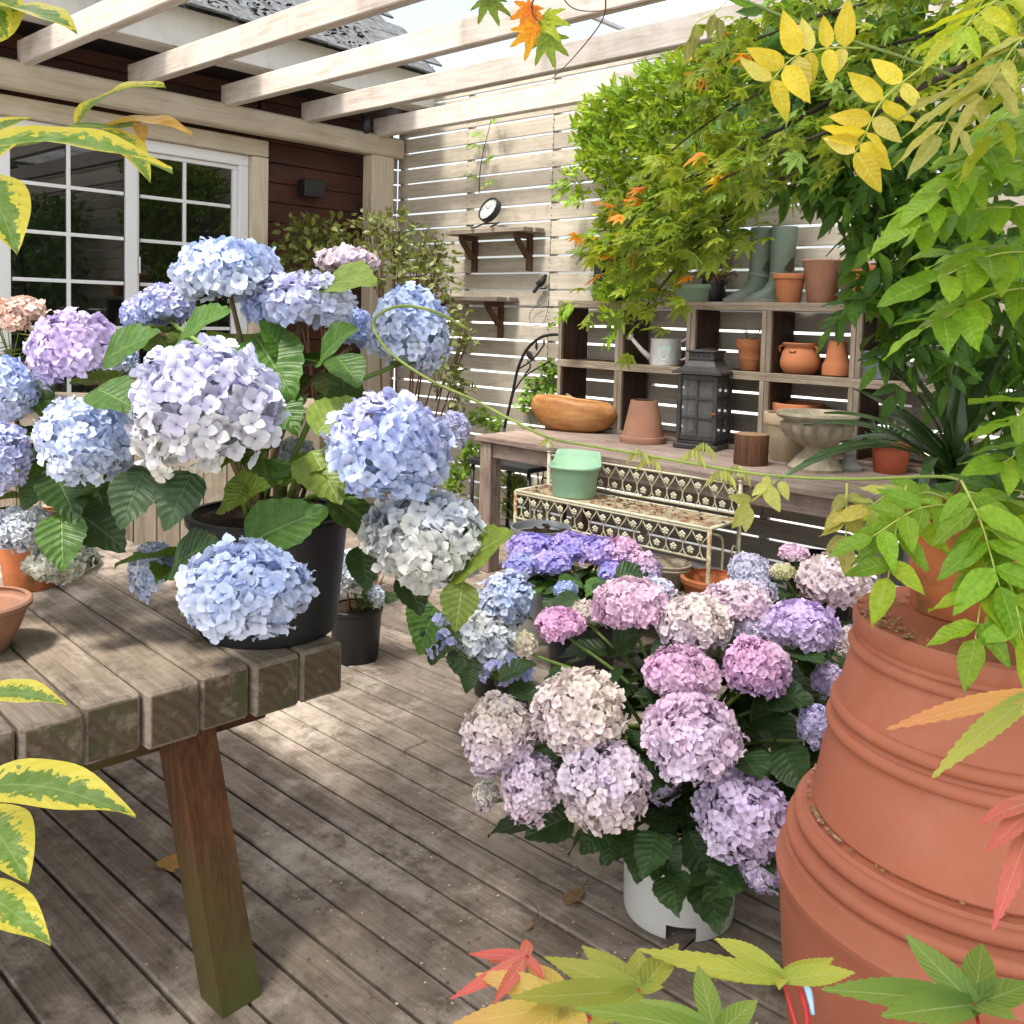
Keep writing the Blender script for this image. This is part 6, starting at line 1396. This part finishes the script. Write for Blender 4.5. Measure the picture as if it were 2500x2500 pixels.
branch(mp_, [(-1.457, 1.72, 2.054), (-1.426, 1.745, 2.007), (-1.368, 1.797, 2.004), (-1.284, 1.876, 2.031)], .0018, .001, TWIG, 'branch', 5)

# ------------------------------------------------------------------ near maple leaves, shaped lobe by lobe
def maple_near(plant, c, tips, cols, w0=.16):
    c = Vector(c); Lm = sum((Vector(t) - c).length for t in tips) / len(tips); V = []; Q = []; U = []; C = []; n0 = 0
    for i, t in enumerate(tips):
        t = Vector(t); d = t - c; L = d.length; up = ((CAM - c).normalized() * .8 + Vector((0, 0, .8)) + rdir() * .12)
        B = np.array(basis(d, up)); ph = rnd.uniform(-.06, .10); w = w0 * min(1.25, Lm / L)
        wf = lambda q: (w * (math.sin(math.pi * (.16 + .84 * q)) ** .95)) + .003
        nu = 26
        v, qd, u = grid_leaf(nu, 4, wf, lambda q, s: .10 * abs(s) * wf(q) * 2 + ph * 4 * (q - q * q) * .5, None, .013)
        W = (v * L) @ B.T
        V.append(W); Q.append(qd + n0); U.append(u); n0 += len(v)
        a, b = cols if not isinstance(cols[0][0], tuple) else cols[i % len(cols)]
        C.append(np.array([mixt(a, b, float(k)) for k in u[:, 1]], np.float32))
    me = mesh_np('leaf', np.concatenate(V), np.concatenate(Q), np.concatenate(C), np.concatenate(U)); me.materials.append(MAPF)
    return ob('leaf', me, None, plant, c - plant.location)
nm = empty('maple_branch', (-.15, .42, .0), label='near maple sapling with red, yellow and green leaves in front of the pots', cat='maple')
GRN = ((.19, .31, .05), (.32, .43, .08)); YGN = ((.36, .42, .06), (.52, .49, .09)); RED = ((.72, .20, .16), (.80, .10, .11)); ORG = ((.66, .55, .12), (.82, .42, .16)); GRD = ((.12, .22, .04), (.22, .33, .06)); PNK = ((.82, .30, .20), (.85, .13, .16)); ORR = ((.80, .40, .10), (.84, .30, .14))
maple_near(nm, (-0.498, 0.584, 0.731), [(-0.531, 0.525, 0.707), (-0.537, 0.628, 0.705), (-0.478, 0.521, 0.733), (-0.462, 0.563, 0.74), (-0.549, 0.589, 0.696), (-0.575, 0.592, 0.69)], RED, .085)
maple_near(nm, (-0.435, 0.561, 0.734), [(-0.474, 0.472, 0.747), (-0.53, 0.554, 0.714), (-0.417, 0.471, 0.764), (-0.378, 0.506, 0.763), (-0.509, 0.599, 0.711)], ORG, .115)
maple_near(nm, (-0.404, 0.616, 0.733), [(-0.443, 0.502, 0.768), (-0.487, 0.647, 0.714), (-0.46, 0.697, 0.699), (-0.423, 0.706, 0.718), (-0.379, 0.613, 0.75), (-0.499, 0.609, 0.717), (-0.386, 0.526, 0.765)], YGN, .12)
maple_near(nm, (-0.343, 0.75, 0.703), [(-0.428, 0.649, 0.739), (-0.437, 0.798, 0.67), (-0.342, 0.857, 0.668), (-0.304, 0.813, 0.696), (-0.328, 0.711, 0.722), (-0.393, 0.654, 0.74)], YGN, .10)
maple_near(nm, (-0.196, 0.779, 0.743), [(-0.271, 0.66, 0.78), (-0.266, 0.824, 0.745), (-0.226, 0.912, 0.712), (-0.177, 0.876, 0.719), (-0.223, 0.65, 0.791), (-0.157, 0.736, 0.776)], GRD, .115)
maple_near(nm, (-0.309, 0.571, 0.774), [(-0.36, 0.632, 0.768), (-0.306, 0.627, 0.771), (-0.361, 0.473, 0.82), (-0.263, 0.56, 0.797), (-0.372, 0.567, 0.769)], GRN, .12)
maple_near(nm, (-0.203, 0.952, 0.945), [(-0.282, 0.798, 0.933), (-0.232, 0.815, 0.914), (-0.238, 0.782, 0.912), (-0.168, 0.846, 0.914), (-0.233, 0.924, 0.933)], (ORR, ORG, YGN, ORG, ORR), .075)
maple_near(nm, (-0.181, 0.886, 0.877), [(-0.208, 0.807, 0.875), (-0.197, 0.789, 0.864), (-0.184, 0.769, 0.815), (-0.162, 0.79, 0.822), (-0.217, 0.905, 0.852)], PNK, .085)
for pts in ([(-0.404, 0.616, 0.733), (-0.387, 0.603, 0.727), (-0.366, 0.595, 0.717)], [(-0.435, 0.561, 0.734), (-0.409, 0.557, 0.738), (-0.383, 0.554, 0.732)], [(-0.343, 0.75, 0.703), (-0.328, 0.736, 0.692), (-0.31, 0.723, 0.673)], [(-0.196, 0.779, 0.743), (-0.179, 0.741, 0.739)], [(-0.498, 0.584, 0.731), (-0.456, 0.568, 0.73), (-0.409, 0.557, 0.738)], [(-0.203, 0.952, 0.945), (-0.179, 0.947, 0.942)]):
    tube('petiole', pts, .0016, STEMR, nm, 6, 4)
branch(nm, [(-.15, .42, 0), (.05, .55, .5), (-0.164, 0.923, 0.814), (-0.181, 0.959, 0.938), (-0.202, 0.954, 0.945)], .006, .002, BARK, 'stem')
tube('petiole', [(-0.166, 0.924, 0.85), (-0.181, 0.886, 0.877)], .0016, STEMR, nm, 6)
branch(nm, [(-.15, .42, 0), (-.2, .46, .4), Vector((-0.355, 0.628, 0.676)), Vector((-0.31, 0.723, 0.67))], .008, .003, BARK, 'stem')

# ------------------------------------------------------------------ variegated shrub at the left edge
vs_ = empty('variegated_tree', (-1.15, -.35, 0), label='variegated yellow-edged shrub whose leaves frame the view beside the table', cat='shrub')
VL = [((-0.807, 0.259, 1.493), (-0.687, 0.285, 1.476)), ((-0.774, 0.259, 1.472), (-0.783, 0.282, 1.523)), ((-0.806, 0.335, 1.429), (-0.717, 0.365, 1.458)), ((-0.758, 0.239, 1.388), (-0.669, 0.348, 1.386)), ((-0.787, 0.352, 1.428), (-0.678, 0.369, 1.415)), ((-0.759, 0.364, 1.431), (-0.744, 0.363, 1.413)), ((-0.79, 0.349, 1.424), (-0.719, 0.356, 1.381)), ((-0.733, 0.234, 1.371), (-0.665, 0.237, 1.314)), ((-0.828, 0.259, 1.405), (-0.813, 0.302, 1.431)), ((-0.646, 0.203, 1.023), (-0.583, 0.234, 1.032)), ((-0.623, 0.193, 0.976), (-0.528, 0.252, 0.976)), ((-0.641, 0.201, 0.951), (-0.573, 0.208, 0.933)), ((-0.619, 0.191, 0.915), (-0.541, 0.208, 0.909)), ((-0.779, 0.258, 1.506), (-0.744, 0.26, 1.473)), ((-0.796, 0.26, 1.386), (-0.795, 0.29, 1.413))]
for i, (p0, p1) in enumerate(VL):
    upd = (CAM - Vector(p0)).normalized() * .55 + Vector((0, 0, .9))
    leaf('leaf', 'vari', VARIO if i in (4, 5) else VARI, vs_, p0, p1, upd, (1.25, 1.6, 1.15, .85, .75, 1.6, 1.15, 1.6, 1.2, 1.0, 1.05, 1.8, 1.1, 1.3, 1.2)[i], None, (0, 1, 2, 3, 1, 0, 2, 0, 1, 3, 3, 2, 1, 0, 1)[i])
for pts in ([(-0.845, 0.27, 1.405), (-0.83, 0.312, 1.415), (-0.806, 0.335, 1.429), (-0.785, 0.354, 1.429), (-0.758, 0.366, 1.431)], [(-0.621, 0.195, 0.975), (-0.649, 0.194, 0.947), (-0.675, 0.191, 0.881)]): tube('twig', pts, .0022, STEMG, vs_, 6, 4)
branch(vs_, [(-1.15, -.35, 0), (-1.2, -.3, 1.0), (-1.3, -.5, 2.0), (-1.25, -.8, 2.8)], .03, .012, BARK, 'trunk', 9)
branch(vs_, [(-1.2, -.3, 1.0), (-.9, -.1, 1.2), (-0.845, 0.27, 1.405)], .008, .003, BARK, 'branch')
branch(vs_, [(-1.17, -.33, .7), (-.8, -.1, .75), (-0.675, 0.191, 0.881)], .008, .003, BARK, 'branch')
clump_leaves(vs_, 'small', VARI, [((-1.25, -.95, 3.0), .55, .45, .35), ((-.7, -.75, 3.1), .5, .5, .35), ((-1.8, -1.15, 2.9), .5, .4, .35), ((-.85, -.2, 3.0), .5, .45, .3), ((-.3, -.15, 3.05), .4, .45, .3), ((-1.0, -.5, 3.1), .42, .35, .3)], 4300, (.10, .16), 0, droop=-.3, wscale=1.2)  # overhead clumps out of view, placed to shade the near deck
for p in ((-1.25, -.95, 3.0), (-.7, -.75, 3.1), (-1.8, -1.15, 2.9), (-.75, -.25, 3.0)): branch(vs_, [(-1.3, -.5, 2.0), Vector((-1.3, -.5, 2.1)).lerp(Vector(p), .6), p], .012, .004, BARK, 'limb')

# ------------------------------------------------------------------ big bright compound leaves at the right
wr_ = empty('wisteria', (.35, 1.25, 0), label='near wisteria with large bright compound leaves at the edge of the big pots', cat='wisteria')
branch(wr_, [(.35, 1.25, 0), (.38, 1.3, 1.0), (.3, 1.35, 1.8), (.15, 1.3, 2.1)], .02, .008)
BT = ((1, 1, 1), (1.15, 1.1, .9), (.85, .95, .9), (.7, .85, .8))
for (p0, p1), n, L, tt in zip([((-0.383, 1.644, 1.6), (-0.469, 1.42, 1.473)), ((-0.393, 1.699, 1.558), (-0.489, 1.399, 1.443)), ((-0.378, 1.706, 1.467), (-0.514, 1.442, 1.424)), ((-0.361, 1.647, 1.397), (-0.469, 1.408, 1.343)), ((-0.358, 1.646, 1.346), (-0.47, 1.402, 1.277)), ((-0.398, 1.817, 1.395), (-0.495, 1.592, 1.397)), ((-0.406, 1.821, 1.535), (-0.49, 1.61, 1.542)), ((-0.426, 1.816, 1.682), (-0.49, 1.61, 1.555)), ((-0.325, 1.592, 1.16), (-0.37, 1.482, 1.144)), ((-0.321, 1.59, 1.092), (-0.375, 1.473, 1.085))], (7, 7, 7, 7, 6, 6, 6, 6, 3, 3), (.088,) * 10, (BT,) * 10):
    compound(wr_, p0, p1, WISL, n, L, .02, STEMY, tt, w=1.15, face=.30, droop=.55, sw=.55)
branch(wr_, [(.15, 1.3, 2.1), (-0.41, 1.707, 1.835), (-0.394, 1.708, 1.677), (-0.386, 1.73, 1.523), (-0.368, 1.705, 1.348), (-0.33, 1.615, 1.158), (-0.325, 1.612, 1.083)], .007, .003, STEMB, 'branch', 7)
YT = ((1, 1, 1), (1.05, 1.0, .9), (1.1, 1.05, 1.6), (.95, .85, .8))
for (p0, p1), n, L, m in zip([((-0.377, 1.528, 1.767), (-0.431, 1.335, 1.668)), ((-0.352, 1.478, 1.704), (-0.397, 1.359, 1.592)), ((-0.43, 1.54, 1.679), (-0.456, 1.369, 1.546)), ((-0.376, 1.59, 1.687), (-0.417, 1.474, 1.558)), ((-0.449, 1.672, 1.834), (-0.47, 1.509, 1.733)), ((-0.405, 1.698, 1.677), (-0.476, 1.493, 1.616))], (5, 5, 5, 4, 4, 4), (.095,) * 6, (WISL, OLIVE, OLIVE, WISL, WISL, OLIVE)):
    compound(wr_, p0, p1, m, n, L, .02, STEMY, YT if m is OLIVE else ((1.7, 1.15, .8), (1.3, 1.1, .9), (2.0, 1.2, .7)), w=.62, droop=.6, face=.3)
tube('vine', [(-0.899, 1.536, 1.879), (-0.741, 1.537, 1.79), (-0.54, 1.577, 1.695), (-0.403, 1.628, 1.619)], .003, STEMG, wr_, 6, 5)
for pts, n in (([(-0.643, 1.555, 1.739), (-0.689, 1.513, 1.737), (-0.728, 1.475, 1.72), (-0.756, 1.447, 1.678)], 0), ([(-0.551, 1.567, 1.696), (-0.595, 1.523, 1.642), (-0.614, 1.5, 1.583), (-0.624, 1.488, 1.552)], 0)):
    o0 = Vector(pts[0]); sp2 = smooth_pts(pts, 8)
    r = ob('compound_leaf', Bag().tube([p - o0 for p in sp2], list(np.linspace(.002, .001, len(sp2))), 5).mesh('rachis'), STEMY, wr_, o0 - wr_.location)
    ax0 = (sp2[-1] - sp2[0]).normalized()
    for i in range(6):
        k = .18 + .8 * i / 5; j = min(len(sp2) - 1, int(k * (len(sp2) - 1))); p = sp2[j]; ax1 = (sp2[min(j + 1, len(sp2) - 1)] - sp2[max(0, j - 1)]).normalized()
        sd_ = ax1.cross((CAM - p).normalized()).normalized()
        for s in (-1, 1):
            d = (sd_ * s + ax1 * rnd.uniform(-.1, .6) + rdir() * .25).normalized(); o = ob('leaflet', tmesh('leaflet', rnd.randrange(4), WISY), None, r, mtx=leaf_mtx(p - o0, p - o0 + d * rnd.uniform(.055, .078), (CAM - p).normalized() + rdir() * .9, 1.15)); o.color = (*rnd.choice(((1, 1, 1), (1, .95, .8), (1.1, 1.2, 3.5))), 1)
# hanging brown-green sprig near the top
for p in [(-1.104, 1.757, 1.891), (-1.099, 1.763, 1.913), (-1.11, 1.75, 1.877), (-1.071, 1.791, 1.936), (-1.064, 1.796, 1.927)]:
    leaf('leaflet', 'leaflet', OLIVE, wr_, p, Vector(p) + Vector((rnd.uniform(-.02, .02), 0, -.05)), (CAM - Vector(p)).normalized() + rdir() * .5, 1.1, (.6, .6, .7))
tube('vine', [(-1.039, 1.825, 1.985), (-1.072, 1.791, 1.94), (-1.099, 1.763, 1.917), (-1.11, 1.75, 1.877)], .0015, STEMY, wr_, 5, 4)

# potted wisteria on the stacked pots
pw = empty('potted_wisteria', SMALLPOT + Vector((0, 0, .15)), label='potted wisteria with long green and yellowing leaves on the stacked pots', cat='wisteria')
stp = [SMALLPOT + Vector((0, 0, .15)), Vector((-0.439, 1.476, 1.014)), Vector((-0.419, 1.43, 1.058))]
branch(pw, stp, .006, .003, TWIG, 'stem')
PT = ((1, 1, 1), (.85, .95, .9), (.7, .85, .8), (1.3, 1.1, .9))
for (p0, p1), n, L, m in zip([((-0.412, 1.409, 1.061), (-0.333, 1.323, 0.943)), ((-0.494, 1.428, 1.04), (-0.47, 1.305, 0.928)), ((-0.422, 1.437, 1.022), (-0.497, 1.312, 0.98)), ((-0.415, 1.446, 1.04), (-0.338, 1.431, 1.001)), ((-0.366, 1.403, 0.977), (-0.346, 1.278, 0.879)), ((-0.345, 1.367, 0.959), (-0.295, 1.298, 0.887)), ((-0.451, 1.493, 1.016), (-0.516, 1.472, 1.002)), ((-0.398, 1.432, 1.008), (-0.306, 1.374, 0.944)), ((-0.453, 1.463, 1.007), (-0.404, 1.535, 1.018)), ((-0.361, 1.546, 0.992), (-0.414, 1.526, 1.021)), ((-0.338, 1.54, 1.009), (-0.386, 1.526, 1.034)), ((-0.492, 1.455, 1.021), (-0.534, 1.388, 1.004))], (5, 4, 4, 4, 4, 3, 4, 4, 4, 4, 3, 3), (.088, .08, .075, .08, .085, .08, .075, .085, .075, .075, .08, .06), (WISL, WISL, WISL, WISL, WISL, WISL, WISL, WISL, WISL, WISD, WISD, OLIVE)):
    compound(pw, p0, p1, m, n, L, .015, STEMY, PT, w=1.05, face=.45)
compound(pw, (-0.58, 1.416, 1.032), (-0.564, 1.383, 0.944), OLIVE, 4, .045, .0, STEMY, ((.8, .75, .9), (1, .9, .7)), w=1.3, face=.9)
# the long vine tip looping back in front of the blue hydrangea
VP = [(-0.428, 1.462, 1.053), (-0.471, 1.477, 1.051), (-0.606, 1.487, 1.027), (-0.755, 1.486, 1.014), (-0.879, 1.454, 1.021), (-0.97, 1.426, 1.029), (-1.065, 1.395, 1.037), (-1.138, 1.356, 1.048), (-1.211, 1.32, 1.081), (-1.277, 1.289, 1.113), (-1.354, 1.249, 1.146), (-1.424, 1.216, 1.189), (-1.457, 1.202, 1.221), (-1.477, 1.2, 1.253), (-1.468, 1.21, 1.277), (-1.45, 1.255, 1.293), (-1.415, 1.313, 1.282), (-1.384, 1.379, 1.247)]
tube('vine', VP, list(np.linspace(.0026, .0032, len(VP))), VINEM, pw, 7, 5)
for p, s in zip([(-0.975, 1.422, 1.03), (-0.96, 1.435, 1.018), (-0.881, 1.454, 1.036), (-0.868, 1.467, 1.049), (-0.831, 1.47, 1.005), (-0.813, 1.488, 1.013), (-1.137, 1.356, 1.041)], (.55, .6, .6, .6, .65, .65, .35)):
    for k in range(7):
        a = -.5 + k * .32; q = Vector(p) + Vector((.009 * k * s - .015, 0, .02 * s * math.sin(k * .5)))
        leaf('leaflet', 'leaflet', OLIVE, pw, q, q + Vector((.012 * (k - 3) * .6, -.004, -.042)) * s, (CAM - q).normalized() + rdir() * .3, .5, (1.25, 1.3, 1.6))
for p0, p1 in [((-0.755, 1.486, 1.013), (-0.737, 1.473, 0.996)), ((-0.743, 1.469, 0.999), (-0.713, 1.465, 0.958)), ((-0.743, 1.469, 1.003), (-0.76, 1.452, 0.981)), ((-0.771, 1.467, 0.963), (-0.78, 1.429, 0.924)), ((-0.773, 1.464, 0.959), (-0.764, 1.443, 0.918)), ((-0.769, 1.47, 0.97), (-0.798, 1.443, 0.973)), ((-0.725, 1.486, 1.007), (-0.704, 1.475, 0.979))]:
    leaf('leaflet', 'leaflet', OLIVE, pw, p0, p1, (CAM - Vector(p0)).normalized() + rdir() * .3, 1.3, (1.1, 1.15, 1.3))
tube('side_shoot', [(-0.73, 1.495, 1.016), (-0.742, 1.483, 0.994), (-0.769, 1.469, 0.967)], .0015, STEMY, pw, 5, 4)

# strap-leaved plant on its own tall pot
SPB = Vector((-0.866, 2.9, 0.806))
pot('grey_pot', 'tall grey pot of the strap-leaved plant beyond the bench end', (SPB.x, SPB.y, .0005), [(.10, 0), (.105, .01), (.135, SPB.z - .06), (.145, SPB.z - .03), (.145, SPB.z), (.135, SPB.z + .004)], STONE_G, .93, n=48)
sp3 = empty('strap_leaf_plant', SPB, label='dark glossy strap-leaved clivia with long arching leaves', cat='plant')
def strap(p0, p1, arch, w, mat=STRAP):
    p0 = Vector(p0); p1 = Vector(p1); d = p1 - p0; L = d.length; B = np.array(basis(d, Vector((0, 0, 1)) + (CAM - p0).normalized() * .3))
    v, q, u = grid_leaf(14, 4, lambda t: w / L * (min(1, t * 6 + .45)) * (1 - t ** 4) ** .6 + .0008, lambda t, s: arch * 4 * (t - t * t) + .25 * w / L * abs(s))
    me = mesh_np('leaf', (v * L) @ B.T, q, np.ones((len(v), 3)), u); me.materials.append(mat); ob('leaf', me, None, sp3, p0 - SPB)
for (p1, ar_) in zip([(-1.175, 2.348, 0.827), (-1.091, 2.363, 0.904), (-1.143, 2.597, 1.018), (-1.229, 2.65, 0.97), (-1.048, 2.698, 1.187), (-1.147, 2.868, 1.065), (-1.08, 2.807, 1.221), (-1.012, 2.876, 1.297), (-0.943, 2.943, 1.349), (-0.837, 2.902, 1.325), (-0.809, 3.057, 1.255), (-0.73, 2.997, 1.294), (-0.843, 2.507, 0.726), (-0.67, 2.75, 0.93), (-0.692, 2.881, 1.11), (-1.127, 2.753, 1.084), (-0.717, 2.704, 0.895), (-1.087, 2.918, 1.003), (-1.205, 2.869, 0.904)], (.20, .16, .14, .18, .10, .14, .12, .06, .04, .06, .08, .10, .36, .2, .14, .12, .25, .14, .2)):
    strap(SPB + Vector((rnd.uniform(-.04, .04), rnd.uniform(-.04, .04), .0)), p1, ar_, rnd.uniform(.016, .025))

# succulent in the red pot
su = empty('succulent', Vector(rp.location) + Vector((0, 0, .125)), label='spiky grey-green succulent in the red terracotta pot', cat='plant')
for k in range(110):
    d = rdir(-.15, .9); p = su.location + d * rnd.uniform(.02, .06); leaf('leaf', 'fine', SUCC, su, p, p + (d + rdir() * .6).normalized() * rnd.uniform(.04, .075), rdir(), .7)

# ------------------------------------------------------------------ litter on the deck
fp = Many(); 
for i in range(420):
    if rnd.random() < .6: x, y = rnd.gauss(-1.15, .25), rnd.gauss(1.35, .22)
    else: x, y = rnd.uniform(-2.4, -.6), rnd.uniform(.6, 2.4)
    s = rnd.uniform(.003, .0075); m = leaf_mtx((x, y, .0022 + rnd.random() * .002), (x + s * math.cos(i), y + s * math.sin(i), .004), (0, 0, 1), 2.2)
    fp.add(TPL['small'][i % 4], np.array(m.to_3x3()), np.array(m.translation), np.array(rnd.choice(((3.2, 4.2, 6), (2.4, 3.2, 4.5), (.8, .8, .8), (.5, .5, .5))), np.float32))
me = fp.mesh('fallen_petals'); me.materials.append(DRYL); tag(ob('fallen_petals', me), 'fallen petals and crumbs scattered over the deck planks', 'petals', kind='stuff')
for (p0, p1), lab in zip([((-1.205, 1.536, 0.004), (-1.209, 1.606, 0.012)), ((-1.211, 1.416, 0.004), (-1.213, 1.438, 0.01))], ('curled brown dry leaf on the deck before the white pot', 'small yellowed leaf on the deck left of the white pot')):
    e = empty('dry_leaf', p0, label=lab, cat='leaf'); leaf('blade', 'hyd', DRYL, e, p0, p1, (0, -.3, 1), .7)
    tube('stalk', [Vector(p1), Vector(p1) + Vector((-.01, .03, .004)), Vector(p1) + Vector((-.06, .05, .0))], .001, TWIG, e, 5, 3)
e = empty('dry_leaf', (-1.952, 1.016, 0.004), label='pale orange fallen leaf beside the table leg', cat='leaf'); p0, p1 = ((-1.98, 1.01, 0.004), (-1.903, 1.015, 0.006))
leaf('blade', 'hyd', VARIO, e, p0, p1, (0, 0, 1), .9)

# ------------------------------------------------------------------ trees across the garden (mirrored in the door glass)
for i, (x, y, h, r) in enumerate(((3.2, 2.2, 3.6, 1.3), (3.6, 5.0, 4.0, 1.5), (2.8, 7.6, 3.6, 1.3))):
    t = empty('garden_tree', (x, y, -.13), label=('leafy tree facing the glass door across the garden', 'tallest leafy tree facing the house across the garden', 'leafy tree beyond the fence end across the garden')[i], cat='tree', group='trees across the garden')
    branch(t, [(x, y, -.13), (x + .1, y, h * .3), (x, y + .1, h * .6), (x, y, h * .85)], .12, .03, BARK, 'trunk', 10)
    cls = [((x + rnd.uniform(-.8, .8) * r, y + rnd.uniform(-.8, .8) * r, h * rnd.uniform(.25, .95)), r * .55, r * .55, r * .45) for _ in range(14)]
    for c in cls[:6]: branch(t, [(x, y, h * .4), Vector((x, y, h * .5)).lerp(Vector(c[0]), .6), c[0]], .04, .01, BARK, 'limb')
    clump_leaves(t, 'round', TREEL, cls, 2600, (.10, .17), 0, droop=-.2)
